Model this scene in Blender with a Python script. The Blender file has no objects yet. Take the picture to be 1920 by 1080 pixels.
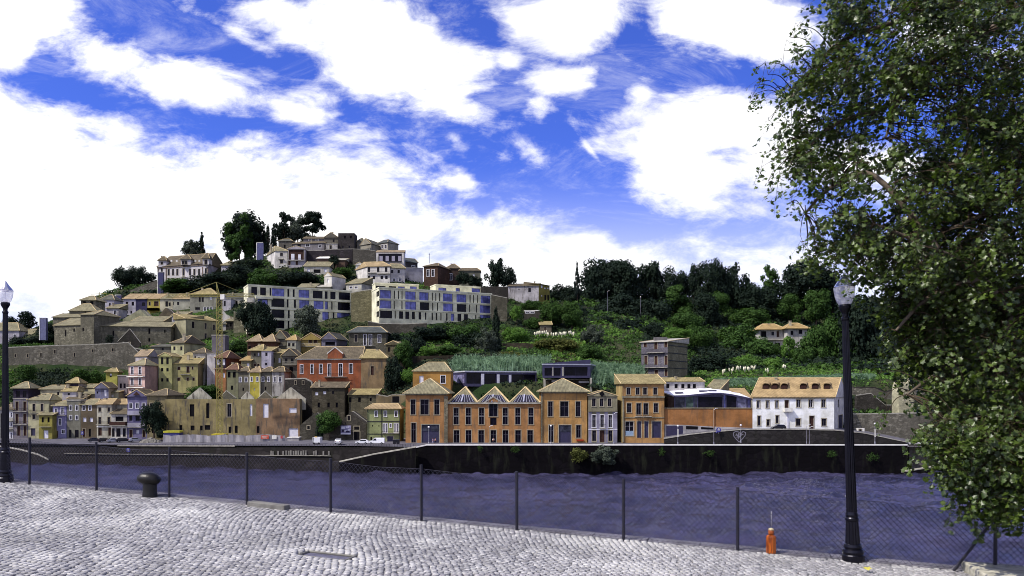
import bpy, math, random
import numpy as np
from mathutils import Vector, Matrix
R = math.radians
F, HZ, CZ, K = 1500.0, 730.0, 23.0, 1.965      # focal length in photo pixels, horizon row, eye height over the river, metres per depth unit
scene = bpy.context.scene
col = scene.collection

# ---------------- camera ----------------
cd = bpy.data.cameras.new('camera'); cam = bpy.data.objects.new('camera', cd); col.objects.link(cam)
cam.location = (0, 0, CZ); cam.rotation_euler = (R(90), 0, 0)
cd.sensor_width = 36; cd.lens = 36*F/1920; cd.shift_y = (HZ-540)/1920
cd.clip_start = .1; cd.clip_end = 6000
scene.camera = cam
try: scene.cycles.filter_width = 1.0
except Exception: pass
scene.render.resolution_x = 1024; scene.render.resolution_y = 576

# ---------------- light ----------------
SUN_EL, SUN_AZ = 50.0, -116.0
sl = bpy.data.lights.new('sun', 'SUN'); sl.energy = 5.0; sl.angle = R(.5); sl.color = (1, .95, .86)
sun = bpy.data.objects.new('sun', sl); col.objects.link(sun)
sd = Vector((math.sin(R(SUN_AZ))*math.cos(R(SUN_EL)), math.cos(R(SUN_AZ))*math.cos(R(SUN_EL)), math.sin(R(SUN_EL))))
sun.rotation_euler = sd.to_track_quat('Z', 'Y').to_euler()
scene.view_settings.view_transform = 'Standard'; scene.view_settings.look = 'None'
scene.view_settings.exposure = 0.22; scene.view_settings.gamma = 1

# ---------------- sky ----------------
world = bpy.data.worlds.new("World"); scene.world = world; world.use_nodes = True
nt = world.node_tree; nt.nodes.clear()
class NT:
    def __init__(s, t): s.t = t
    def n(s, typ, **kw):
        nd = s.t.nodes.new(typ)
        for k, v in kw.items():
            if k[0] == '_': nd.inputs[int(k[1:])].default_value = v
            else: setattr(nd, k, v)
        return nd
    def l(s, a, b, i=0): s.t.links.new(a, b.inputs[i] if hasattr(b, 'inputs') else b)
    def m(s, op, a, b=None, c=None, clamp=False):
        nd = s.t.nodes.new('ShaderNodeMath'); nd.operation = op; nd.use_clamp = clamp
        for i, v in enumerate((a, b, c)):
            if v is None: continue
            if isinstance(v, (int, float)): nd.inputs[i].default_value = v
            else: s.t.links.new(v, nd.inputs[i])
        return nd.outputs[0]
    def mix(s, f, a, b, blend='MIX'):
        nd = s.t.nodes.new('ShaderNodeMix'); nd.data_type = 'RGBA'; nd.blend_type = blend
        for i, v in ((0, f), (6, a), (7, b)):
            if isinstance(v, (int, float)): nd.inputs[i].default_value = v
            elif isinstance(v, tuple): nd.inputs[i].default_value = (*v, 1) if len(v) == 3 else v
            else: s.t.links.new(v, nd.inputs[i])
        return nd.outputs[2]
    def ss(s, v, a, b):
        nd = s.t.nodes.new('ShaderNodeMapRange'); nd.interpolation_type = 'SMOOTHSTEP'
        s.t.links.new(v, nd.inputs[0]); nd.inputs[1].default_value = a; nd.inputs[2].default_value = b
        return nd.outputs[0]
    def noise(s, vec, scale, detail=5, rough=.55, dist=0, sc=None, rot=0):
        if sc or rot:
            mp = s.n('ShaderNodeMapping'); mp.inputs[3].default_value = sc or (1, 1, 1); mp.inputs[2].default_value = (0, 0, rot)
            s.l(vec, mp); vec = mp.outputs[0]
        nd = s.n('ShaderNodeTexNoise'); nd.inputs['Scale'].default_value = scale; nd.inputs['Detail'].default_value = detail
        nd.inputs['Roughness'].default_value = rough; nd.inputs['Distortion'].default_value = dist
        s.l(vec, nd); return nd.outputs[0]
w = NT(nt)
sky = w.n('ShaderNodeTexSky'); sky.sky_type = 'NISHITA'; sky.sun_disc = False
sky.sun_elevation = R(SUN_EL); sky.sun_rotation = R(SUN_AZ); sky.air_density = 1.0; sky.dust_density = .3; sky.ozone_density = 3.0
tc = w.n('ShaderNodeTexCoord'); sp = w.n('ShaderNodeSeparateXYZ'); w.l(tc.outputs['Generated'], sp)
x_, y_, z_ = sp.outputs
ya = w.m('MAXIMUM', w.m('ABSOLUTE', y_), .2)
cb = w.n('ShaderNodeCombineXYZ'); w.l(w.m('DIVIDE', x_, ya), cb, 0); w.l(w.m('DIVIDE', z_, ya), cb, 1)
pv = cb.outputs[0]
clouds = [  # centre x, centre y, half width, half height (photo pixels), tilt, weight
 (150, 430, 430, 215, 12, 1.5), (560, 430, 330, 165, 12, 1.5), (60, 270, 210, 110, 30, 1.3), (700, 380, 210, 95, 30, 1.1),
 (330, 145, 330, 60, 12, 1.0), (560, 215, 190, 40, 22, .8), (40, 25, 130, 62, -8, 1.2), (30, 100, 60, 60, 0, .9),
 (740, 90, 215, 105, 22, 1.35), (560, 50, 190, 60, 25, .9), (850, 190, 90, 40, 15, .8), (440, 60, 160, 24, 28, .55),
 (1055, 25, 170, 62, 4, 1.2), (1060, 75, 70, 50, 20, .8), (1035, 152, 95, 42, 2, 1.0), (1010, 195, 45, 35, 10, .7), (960, 120, 50, 30, 30, .6),
 (1390, 45, 190, 85, 5, 1.25), (1330, 235, 200, 85, -8, 1.3), (1300, 330, 135, 85, 0, 1.25), (1205, 178, 42, 34, 20, .7), (1430, 300, 120, 110, 0, .8),
 (1000, 285, 52, 30, 38, .6), (855, 262, 32, 20, 35, .55), (1110, 285, 60, 8, 50, .35), (1078, 328, 18, 10, -30, .4), (868, 345, 60, 30, 25, .6),
 (1120, 470, 330, 52, 2, .75), (900, 440, 200, 60, 8, .8), (1300, 500, 420, 60, 0, .8), (1500, 385, 90, 30, 0, .3), (1000, 510, 260, 70, 0, 1.0),
 (1700, 300, 260, 60, -6, .8), (1750, 60, 160, 50, 10, .8)]
acc = None
for (a, b, rx, ry, tl, wt) in clouds:
    mp = w.n('ShaderNodeMapping'); mp.vector_type = 'TEXTURE'
    mp.inputs[1].default_value = ((a-960)/F, (HZ-b)/F, 0); mp.inputs[2].default_value = (0, 0, R(-tl)); mp.inputs[3].default_value = (rx/F, ry/F, 1)
    w.l(pv, mp); ln = w.n('ShaderNodeVectorMath'); ln.operation = 'LENGTH'; w.l(mp.outputs[0], ln)
    v = w.m('MULTIPLY', w.m('MAXIMUM', w.m('SUBTRACT', 1.25, ln.outputs['Value']), 0.0), wt)
    acc = v if acc is None else w.m('SMOOTH_MAX', acc, v, .15)
n1 = w.noise(pv, 5.5, 9, .62, .35, (1, 1.7, 1), R(12))
n2 = w.noise(pv, 17, 8, .68, .5, (.7, 1.6, 1), R(20))
n3 = w.noise(pv, 2.2, 5, .5, .2)
nn = w.m('ADD', w.m('MULTIPLY', w.m('SUBTRACT', n1, .5), 3.0), w.m('MULTIPLY', w.m('SUBTRACT', n2, .5), 1.3))
front = w.ss(y_, 0.05, .3)
rest = w.m('MULTIPLY', w.m('SUBTRACT', n3, .36), 4.0)
basec = w.m('ADD', w.m('MULTIPLY', acc, front), w.m('MULTIPLY', rest, w.m('SUBTRACT', 1.0, front)))
dens = w.ss(w.m('ADD', basec, nn), .16, .92)
wisp = w.m('MULTIPLY', w.ss(w.noise(pv, 5, 9, .72, 1.2, (.7, 1.8, 1), R(-25)), .48, .85), .55)
dens = w.m('MAXIMUM', dens, wisp)
vv = w.m('DIVIDE', z_, ya)
haze_ = w.m('MULTIPLY', w.m('SUBTRACT', 1.0, w.ss(vv, .08, .29)), .8)
# hue of clear blue: deep cobalt as in the photograph
skyc = w.mix(1.0, sky.outputs[0], (.046, .061, .160), 'MULTIPLY')
shade = w.noise(pv, 3.0, 6, .6, .3)
cl = w.mix(w.m('MULTIPLY', w.ss(shade, .42, .72), w.ss(x_, -.25, .2)), (1.08, 1.08, 1.10), (.80, .81, .93))
c1 = w.mix(haze_, skyc, (.80, .83, 1.0))
c2 = w.mix(dens, c1, cl)
low = w.ss(z_, -.02, .0)
c3 = w.mix(low, (.06, .06, .06), c2)
bg = w.n('ShaderNodeBackground'); w.l(c3, bg, 0); bg.inputs[1].default_value = 1.0
out = w.n('ShaderNodeOutputWorld'); w.l(bg.outputs[0], out)

# ---------------- helpers ----------------
def P(px, py, Y): return Vector(((px-960)/F*Y, Y, CZ+(HZ-py)/F*Y))
def PU(px, py, yu): return P(px, py, yu*K)
def zat(py, yu): return CZ+(HZ-py)/F*yu*K
def hexc(h):
    f = lambda v: (v/12.92 if v <= .04045 else ((v+.055)/1.055)**2.4)
    return tuple(f(int(h[i:i+2], 16)/255) for i in (0, 2, 4))
def tag(o, label=None, cat=None, group=None, kind=None):
    if label: o['label'] = label
    if cat: o['category'] = cat
    if group: o['group'] = group
    if kind: o['kind'] = kind
    return o
def empty(name, loc, label, cat, group=None):
    o = bpy.data.objects.new(name, None); col.objects.link(o); o.location = loc; o.empty_display_size = .1
    return tag(o, label, cat, group)
def wloc(o):
    v = Vector((0, 0, 0))
    while o: v = v+o.location; o = o.parent
    return v
class MB:
    def __init__(s): s.v = []; s.f = []; s.sm = False
    def poly(s, pts):
        i = len(s.v); s.v += [Vector(p) for p in pts]; s.f.append(tuple(range(i, i+len(pts)))); return s
    def hexa(s, b, t):            # bottom ring, top ring (same winding, counter-clockwise from above)
        i = len(s.v); n = len(b); s.v += [Vector(p) for p in b]+[Vector(p) for p in t]
        s.f.append(tuple(range(i+n-1, i-1, -1))); s.f.append(tuple(range(i+n, i+2*n)))
        for k in range(n): s.f.append((i+k, i+(k+1) % n, i+n+(k+1) % n, i+n+k))
        return s
    def box(s, x0, x1, y0, y1, z0, z1):
        r = [(x0, y0), (x1, y0), (x1, y1), (x0, y1)]
        return s.hexa([(a, b, z0) for a, b in r], [(a, b, z1) for a, b in r])
    def prism(s, ring, z0, z1): return s.hexa([(a, b, z0) for a, b in ring], [(a, b, z1) for a, b in ring])
    def extr(s, pts, d):          # any planar polygon pushed along d
        d = Vector(d); p = [Vector(q) for q in pts]; return s.hexa(p, [q+d for q in p])
    def tube(s, p, q, r, n=5, r2=None):
        p = Vector(p); q = Vector(q); d = (q-p)
        if d.length < 1e-6: return s
        d.normalize(); a = d.orthogonal().normalized(); b = d.cross(a); r2 = r if r2 is None else r2
        c = [a*math.cos(6.2832*k/n)+b*math.sin(6.2832*k/n) for k in range(n)]
        return s.hexa([p+e*r for e in c], [q+e*r2 for e in c])
    def lathe(s, prof, c=(0, 0, 0), n=20, ax=None):
        i = len(s.v); m = len(prof); c = Vector(c)
        for (r, z) in prof:
            for k in range(n): t = 6.28319*k/n; s.v.append(c+Vector((r*math.cos(t), r*math.sin(t), z)))
        for j in range(m-1):
            for k in range(n): s.f.append((i+j*n+k, i+j*n+(k+1) % n, i+(j+1)*n+(k+1) % n, i+(j+1)*n+k))
        s.f.append(tuple(i+k for k in range(n-1, -1, -1))); s.f.append(tuple(i+(m-1)*n+k for k in range(n)))
        return s
    def build(s, name, m, parent=None, smooth=False, uv=True, loc=None):
        me = bpy.data.meshes.new(name)
        off = wloc(parent) if parent else Vector((0, 0, 0))
        if loc is not None: off = Vector(loc)
        me.from_pydata([tuple(v-off) for v in s.v], [], s.f)
        if uv:
            ul = me.uv_layers.new(name='UVMap'); data = np.zeros(len(me.loops)*2, dtype=np.float32); j = 0
            for f in s.f:
                p = [s.v[k] for k in f]; n = Vector((0, 0, 0))
                for k in range(len(p)): n += p[k].cross(p[(k+1) % len(p)])
                n = n.normalized() if n.length > 1e-9 else Vector((0, 0, 1))
                u = Vector((1, 0, 0)) if abs(n.z) > .98 else Vector((0, 0, 1)).cross(n).normalized()
                vv = n.cross(u)
                for q in p: data[j] = q.dot(u); data[j+1] = q.dot(vv); j += 2
            ul.data.foreach_set('uv', data)
        if m: me.materials.append(m)
        if smooth: me.polygons.foreach_set('use_smooth', [True]*len(me.polygons))
        me.update()
        o = bpy.data.objects.new(name, me); col.objects.link(o)
        if parent: o.parent = parent
        elif loc is not None: o.location = loc
        return o
def copy_tree(o, parent=None):
    c = o.copy(); col.objects.link(c); c.parent = parent
    for ch in list(o.children): copy_tree(ch, c)
    return c

# ---------------- materials ----------------
_mats = {}
def _new(key):
    m = bpy.data.materials.new(key); m.use_nodes = True; t = NT(m.node_tree); b = m.node_tree.nodes['Principled BSDF']; return m, t, b
def _bump(t, b, h, strength, dist=.05):
    bp = t.n('ShaderNodeBump'); bp.inputs['Strength'].default_value = strength; bp.inputs['Distance'].default_value = dist
    t.l(h, bp.inputs['Height']); t.l(bp.outputs[0], b.inputs['Normal'])
def _sc(c, k): return tuple(min(.95, v*k) for v in c)
def tone(c, s): l = .3*c[0]+.59*c[1]+.11*c[2]; return tuple(l+(v-l)*s for v in c)
def plaster(h, dirt=.35, g=1.0):
    key = 'plaster_%s_%s_%s' % (h, dirt, g)
    if key in _mats: return _mats[key]
    m, t, b = _new(key); c = _sc(tone(hexc(h), .84), g*.92); c = (c[0]*1.02, c[1], c[2]*.88); uv = t.n('ShaderNodeTexCoord').outputs['UV']
    oi = t.n('ShaderNodeObjectInfo').outputs['Random']
    ad = t.n('ShaderNodeVectorMath'); ad.operation = 'ADD'; t.l(uv, ad, 0); t.l(oi, ad, 1); uv2 = uv
    a = t.noise(uv2, .22, 6, .6); s2 = t.noise(uv2, .9, 5, .65, .2, (1.0, .16, 1)); s3 = t.noise(uv2, 2.2, 4, .6)
    c0 = t.mix(t.ss(a, .3, .7), _sc(c, .62), _sc(c, 1.14))
    c1 = t.mix(t.m('MULTIPLY', t.ss(s2, .47, .68), min(1, dirt*1.25)), c0, _sc((.16, .14, .12), .5))
    c2 = t.mix(t.m('MULTIPLY', t.ss(s3, .5, .8), dirt*.6), c1, _sc(c, .45))
    t.l(c2, b.inputs['Base Color']); b.inputs['Roughness'].default_value = .9; b.inputs['Specular IOR Level'].default_value = .12
    _bump(t, b, s3, .35, .08); _mats[key] = m; return m
def stone(h, scale=.9, contrast=.5, moss=.25, mortar=.6):
    key = 'stone_%s_%s_%s_%s' % (h, scale, contrast, moss)
    if key in _mats: return _mats[key]
    m, t, b = _new(key); c = _sc(hexc(h), .8); uv = t.n('ShaderNodeTexCoord').outputs['UV']
    mp = t.n('ShaderNodeMapping'); mp.inputs[3].default_value = (scale, scale*1.7, 1); t.l(uv, mp)
    dn = t.n('ShaderNodeTexNoise'); dn.inputs['Scale'].default_value = 1.3; t.l(mp.outputs[0], dn)
    va = t.n('ShaderNodeVectorMath'); va.operation = 'MULTIPLY_ADD'; t.l(dn.outputs[1], va, 0); va.inputs[1].default_value = (.5, .5, 0); t.l(mp.outputs[0], va, 2)
    vo = t.n('ShaderNodeTexVoronoi'); vo.inputs['Scale'].default_value = 1; t.l(va.outputs[0], vo)
    ve = t.n('ShaderNodeTexVoronoi'); ve.feature = 'DISTANCE_TO_EDGE'; t.l(va.outputs[0], ve); ve.inputs['Scale'].default_value = 1
    sp = t.n('ShaderNodeSeparateColor'); t.l(vo.outputs['Color'], sp)
    big = t.noise(uv, .12, 6, .62); st = t.noise(uv, .5, 5, .6, .2, (1, .2, 1))
    fn = t.noise(uv, 3.2, 5, .7)
    c0 = t.mix(sp.outputs[0], _sc(c, 1-contrast), _sc(c, 1+contrast*.6)); c0 = t.mix(t.m('MULTIPLY', t.ss(fn, .48, .7), .55), c0, _sc(c, .4))
    c1 = t.mix(t.ss(big, .35, .65), _sc(c, .55), c0)
    c1b = t.mix(t.m('MULTIPLY', t.ss(ve.outputs['Distance'], .12, .0), mortar), c1, _sc(c, .35))
    c2 = t.mix(t.m('MULTIPLY', t.ss(st, .5, .72), moss), c1b, (.02, .022, .014))
    t.l(c2, b.inputs['Base Color']); b.inputs['Roughness'].default_value = .95; b.inputs['Specular IOR Level'].default_value = .08
    _bump(t, b, ve.outputs['Distance'], .6, .12); _mats[key] = m; return m
def tile(h, wear=.4):
    key = 'roof_tile_%s_%s' % (h, wear)
    if key in _mats: return _mats[key]
    m, t, b = _new(key); c = _sc(tone(hexc(h), .66), .78); c = (c[0]*.96, c[1]*1.02, c[2]*.92); uv = t.n('ShaderNodeTexCoord').outputs['UV']
    a = t.noise(uv, .3, 6, .65); r = t.noise(uv, 1.6, 4, .6, 0, (1.6, .25, 1)); f = t.noise(uv, 3.5, 3, .7)
    wv = t.n('ShaderNodeTexWave'); wv.wave_type = 'BANDS'; wv.bands_direction = 'X'; wv.inputs['Scale'].default_value = .75; wv.inputs['Distortion'].default_value = .6; t.l(uv, wv)
    wr = t.n('ShaderNodeTexWave'); wr.wave_type = 'BANDS'; wr.bands_direction = 'Y'; wr.inputs['Scale'].default_value = .42; wr.inputs['Distortion'].default_value = 1.2; t.l(uv, wr)
    c0 = t.mix(t.ss(a, .3, .7), _sc(c, .55), _sc(c, 1.15)); c1 = t.mix(t.m('MULTIPLY', t.ss(r, .42, .66), min(1, wear*1.4)), c0, _sc(c, .45))
    c2 = t.mix(t.m('MULTIPLY', t.ss(f, .55, .75), .35), c1, _sc(hexc('d8c8a8'), .8)); c3 = t.mix(t.m('MULTIPLY', wv.outputs[0], .28), c2, _sc(c, .4))
    c3 = t.mix(t.m('MULTIPLY', wr.outputs[0], .16), c3, _sc(c, .35))
    t.l(c3, b.inputs['Base Color']); b.inputs['Roughness'].default_value = .85; b.inputs['Specular IOR Level'].default_value = .15
    _bump(t, b, wv.outputs[0], .5, .12); _mats[key] = m; return m
def flat(h, rough=.6, metal=0, var=.15, scale=3, key=None, spec=.5, bump=0):
    key = key or 'paint_%s_%s_%s' % (h, rough, metal)
    if key in _mats: return _mats[key]
    m, t, b = _new(key); c = hexc(h); oc = t.n('ShaderNodeTexCoord').outputs['Object']
    a = t.noise(oc, scale, 5, .6)
    t.l(t.mix(t.ss(a, .3, .7), _sc(c, 1-var), _sc(c, 1+var)), b.inputs['Base Color'])
    b.inputs['Roughness'].default_value = rough; b.inputs['Metallic'].default_value = metal; b.inputs['Specular IOR Level'].default_value = spec if rough < .65 else .15
    if bump: _bump(t, b, t.noise(oc, scale*6, 4, .6), bump, .02)
    _mats[key] = m; return m
def glass(h, metal=.0, rough=.08, var=.5, key=None):
    key = key or 'glass_'+h
    if key in _mats: return _mats[key]
    m, t, b = _new(key); c = hexc(h); uv = t.n('ShaderNodeTexCoord').outputs['UV']
    a = t.noise(uv, .45, 3, .5)
    t.l(t.mix(t.ss(a, .35, .65), _sc(c, 1-var), _sc(c, 1+var)), b.inputs['Base Color'])
    b.inputs['Roughness'].default_value = rough; b.inputs['Metallic'].default_value = metal; b.inputs['Specular IOR Level'].default_value = .3 if metal else .14
    _bump(t, b, a, .15, .1); _mats[key] = m; return m
G_DARK = glass('0e0c18', 0, .22); G_BLUE = glass('5a5c92', .35, .12, .35); G_VOID = flat('0b0a10', .9, key='dark_interior'); G_GREY = glass('3a3c48', .1)
M_WHITE = plaster('e6e4ea', .2); M_IRON = flat('17151f', .5, .3, key='black_iron'); M_GRAN = plaster('8c8576', .5, 1.0)

# ---------------- ground functions ----------------
LG = (23, 0, 0)
def zroad(px): t = min(1, max(0, (px-250)/390)); return zat(822, 145)*(1-t)+zat(830, 124)*t
RW = {  # column: end of the road (depth units), then (depth, photo row) of the hillside
-500: (150, (170,712),(200,700),(300,690),(400,690)),
-200: (150, (160,735),(170,705),(200,668),(230,660),(300,660),(400,670)),
0: (152, (155,748),(165,706),(167.5,697),(170.5,653),(180,650),(195,648),(205,646),(240,645),(300,655),(400,680)),
100: (152, (155,748),(165,708),(167.5,697),(170.5,654),(180,648),(190,642),(200,612),(212,600),(240,604),(300,622),(400,680)),
200: (152, (155,748),(163,722),(167.5,700),(170.5,654),(182,647),(190,618),(205,598),(215,590),(226,566),(240,548),(260,560),(320,600),(400,650)),
250: (152, (155,746),(163,722),(168,700),(171,654),(182,647),(192,616),(205,596),(215,590),(228,562),(236,548),(240,536),(250,532),(270,545),(330,600),(400,650)),
350: (146, (152,742),(156,727),(165,678),(175,646),(190,632),(200,597),(210,590),(222,558),(235,538),(245,532),(262,503),(300,520),(340,600),(400,650)),
450: (146, (150,748),(155,735),(163,676),(175,650),(186,626),(200,582),(207,566),(222,545),(240,508),(255,486),(300,500),(350,600),(400,650)),
550: (146, (150,748),(156,712),(165,668),(176,645),(186,624),(200,572),(210,548),(225,516),(235,503),(245,474),(260,470),(300,500),(350,600),(400,650)),
650: (143, (150,733),(156,705),(165,660),(178,636),(188,614),(200,580),(212,546),(225,517),(235,501),(246,471),(260,470),(300,490),(350,600),(400,650)),
740: (136, (142,760),(150,728),(158,694),(168,658),(180,634),(189,609),(203,566),(213,535),(230,502),(246,484),(260,482),(300,500),(350,600),(400,650)),
800: (136, (140,726),(150,698),(160,664),(172,642),(182,622),(191,606),(204,566),(212,540),(225,534),(300,550),(350,600),(400,650)),
900: (136, (140,720),(148,702),(158,675),(172,648),(183,624),(192,607),(203,580),(210,542),(225,538),(300,545),(350,600),(400,650)),
1000: (136, (140,720),(148,702),(158,674),(170,652),(182,632),(194,606),(205,588),(212,569),(230,550),(300,550),(350,600),(400,650)),
1100: (136, (139,726),(148,703),(160,684),(172,660),(185,628),(195,603),(212,578),(232,552),(300,555),(350,600),(400,650)),
1200: (136, (139,726),(148,710),(160,697),(172,664),(185,634),(198,604),(215,578),(235,556),(300,560),(350,600),(400,650)),
1300: (136, (140,742),(148,718),(160,702),(172,688),(182,668),(195,638),(210,604),(235,562),(300,560),(350,600),(400,650)),
1400: (136, (140,742),(148,718),(158,702),(170,688),(185,658),(200,626),(215,602),(238,564),(300,560),(350,600),(400,650)),
1500: (136, (142,736),(147,714),(160,699),(175,682),(190,664),(200,655),(215,618),(240,563),(300,560),(350,600),(400,650)),
1600: (127, (130,778),(138,772),(146,708),(160,699),(175,682),(195,652),(215,614),(240,563),(300,560),(350,600),(400,650)),
1700: (126, (130.5,780),(140,776),(146,712),(160,699),(175,677),(195,642),(215,602),(240,561),(300,560),(350,600),(400,650)),
2000: (126, (131,780),(140,770),(146,712),(160,699),(175,677),(195,642),(215,602),(240,561),(300,560),(350,600),(400,650)),
2600: (126, (131,780),(140,770),(146,716),(160,699),(175,680),(195,650),(215,620),(240,590),(300,590),(350,610),(400,650)),
}
_rk = sorted(RW)
def _rowz(k, yu, px):
    r = RW[k]; zr = zroad(px)
    if yu <= r[0]: return zr
    pts = [(r[0], zr)]+[(a, zat(b, a)) for a, b in r[1:]]
    for (a, za), (b, zb) in zip(pts, pts[1:]):
        if yu <= b: return za+(zb-za)*(yu-a)/(b-a)
    return pts[-1][1]
def tz(px, yu):
    px = min(max(px, _rk[0]), _rk[-1]-.01)
    for a, b in zip(_rk, _rk[1:]):
        if px < b: t = (px-a)/(b-a); return _rowz(a, yu, px)*(1-t)+_rowz(b, yu, px)*t
# near quay: plane through the foot of the fence
A0 = (55, 908.0, 88.0); A1 = (1383, 1032.0, 119.0)
FH = 1.15
def _fb(p): Y = FH*F/p[2]; return P(p[0], p[1], Y)
Q0, Q1 = _fb(A0), _fb(A1)
FD = Vector((Q1.x-Q0.x, Q1.y-Q0.y)); FL = FD.length; FD.normalize(); FN = Vector((-FD.y, FD.x))   # FN points to the river
GS = (Q1.z-Q0.z)/FL
def gz(x, y): return Q0.z+GS*((x-Q0.x)*FD.x+(y-Q0.y)*FD.y)
def ghit(px, py):
    kx, kz = (px-960)/F, (HZ-py)/F
    # CZ+kz t = Q0.z+GS((kx t-Q0.x)FD.x+(t-Q0.y)FD.y)
    t = (Q0.z-GS*(Q0.x*FD.x+Q0.y*FD.y)-CZ)/(kz-GS*(kx*FD.x+FD.y))
    return Vector((kx*t, t, CZ+kz*t))
def fpt(s, n=0, z=0): x = Q0.x+FD.x*s+FN.x*n; y = Q0.y+FD.y*s+FN.y*n; return Vector((x, y, gz(x, y)+z))
rnd = random.Random(7); rng = np.random.default_rng(5)
def npmesh(name, verts, faces_flat, nper, m, parent=None, smooth=False, loc=(0, 0, 0)):
    me = bpy.data.meshes.new(name); nv = len(verts); nf = len(faces_flat)//nper
    me.vertices.add(nv); me.vertices.foreach_set('co', np.asarray(verts, dtype=np.float32).ravel())
    me.loops.add(nf*nper); me.loops.foreach_set('vertex_index', np.asarray(faces_flat, dtype=np.int32).ravel())
    me.polygons.add(nf); me.polygons.foreach_set('loop_start', np.arange(0, nf*nper, nper, dtype=np.int32))
    try: me.polygons.foreach_set('loop_total', np.full(nf, nper, dtype=np.int32))
    except Exception: pass
    if smooth: me.polygons.foreach_set('use_smooth', np.ones(nf, dtype=bool))
    for mm in (m if isinstance(m, (list, tuple)) else [m]): me.materials.append(mm)
    me.update(); me.validate()
    o = bpy.data.objects.new(name, me); col.objects.link(o); o.location = loc
    if parent: o.parent = parent
    return o

# ---------- water ----------
m, t, b = _new('river_water'); oc = t.n('ShaderNodeTexCoord').outputs['Object']
wa = t.noise(oc, .9, 6, .65, .6, (.45, 1, 1), R(4)); wb = t.noise(oc, .12, 5, .6, 1.2, (.35, 1, 1), R(-6)); wc = t.noise(oc, .03, 4, .55, .8, (.25, 1, 1), R(3))
hh = t.noise(oc, 2.2, 5, .65, .5, (.6, 1, 1), R(8))
t.l(t.mix(t.ss(wb, .35, .65), (.014, .013, .028), (.044, .040, .085)), b.inputs['Base Color'])
b.inputs['Roughness'].default_value = .05; b.inputs['Specular IOR Level'].default_value = .85; b.inputs['IOR'].default_value = 1.36
_bump(t, b, hh, .9, .45); M_WATER = m
gx = np.concatenate([[-900, -500, -300], np.arange(-205, 165, .38), [220, 350, 600, 900]]); gy = np.concatenate([[-60, 20, 60, 88], np.arange(96, 268, .42), [285, 340]])
GX, GY = np.meshgrid(gx, gy); wz = np.zeros_like(GX); wr = np.random.default_rng(3)
for k in range(46):
    L_ = 1.1*(1.13**(k % 23)); th = wr.normal(.9, .75); A_ = .034*L_**.74*(.7+.6*wr.random()); ph = wr.random()*6.28
    q_ = (GX*math.cos(th)+GY*math.sin(th))*6.283/L_+ph+.6*np.sin(GX*.045+GY*.06+k); env = .55+.45*np.sin(GX*.031*(1+.2*(k % 5))+GY*.05+k*1.7); wz += A_*env*(1-2*np.abs(np.sin(q_*.5)))
wz *= np.clip((GY-90)/8, 0, 1)*np.clip((285-GY)/10, 0, 1); nx_, ny_ = len(gx), len(gy); ix, iy = np.meshgrid(np.arange(nx_-1), np.arange(ny_-1)); k0 = (iy*nx_+ix).ravel()
o = npmesh('river', np.stack([GX, GY, wz], 2).reshape(-1, 3), np.stack([k0, k0+1, k0+nx_+1, k0+nx_], 1).ravel(), 4, M_WATER, smooth=True); tag(o, kind='structure')

# ---------- far shore: terrain, road ----------
def Yb(px):                    # river edge of the far quay, depth units
    if px < 640: return 117.2+(640-px)*.0245
    return 114.75 if px > 780 else 117.2-(px-640)/140*2.45

m, t, b = _new('hillside_soil'); oc = t.n('ShaderNodeTexCoord').outputs['Object']
a = t.noise(oc, .05, 6, .6); a2 = t.noise(oc, .6, 6, .7)
c0 = t.mix(t.ss(a, .35, .65), (.018, .035, .012), (.05, .052, .028)); c0 = t.mix(t.ss(a2, .45, .75), c0, (.012, .02, .01))
t.l(c0, b.inputs['Base Color']); b.inputs['Roughness'].default_value = 1; b.inputs['Specular IOR Level'].default_value = .05; _bump(t, b, a2, 1, .6); M_SOIL = m
pxs = list(range(-500, 2620, 20)); yus = [120, 123, 126]+[128+i*1.5 for i in range(90)]+[265, 275, 285, 300, 325, 350, 400, 520, 800]
V = []; Fc = []
for yu in yus:
    for px in pxs:
        z = tz(px, min(yu, 400)); kx = (px-960)/F*yu*K
        z += (rnd.random()-.5)*(.9 if z > zroad(px)+.6 else 0) - .35
        if yu < Yb(px)+4: z = min(z, -4)
        V.append((kx, yu*K, z if yu < 500 else z-8))
n = len(pxs)
for j in range(len(yus)-1):
    for i in range(n-1): k = j*n+i; Fc += [k, k+1, k+n+1, k+n]
tag(npmesh('hillside', V, Fc, 4, M_SOIL, smooth=True), kind='structure')
def topz(px):
    return zat(833.5, 114.75) if px > 780 else zat(838, Yb(px))
M_ASPH = flat('55535a', .95, 0, .3, .4, 'asphalt')
V = []; Fc = []; px_r = list(range(-500, 2620, 20))
for yu in (0, 1):
    for px in px_r:
        Y = (Yb(px)+.3 if yu == 0 else RW[_rk[0]][0]+6 if px < 250 else 140)
        V.append(((px-960)/F*Y*K, Y*K, zroad(px)-.02))
n = len(px_r)
for i in range(n-1): Fc += [i, i+1, n+i+1, n+i]
tag(npmesh('road', V, Fc, 4, M_ASPH), kind='structure')

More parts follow.
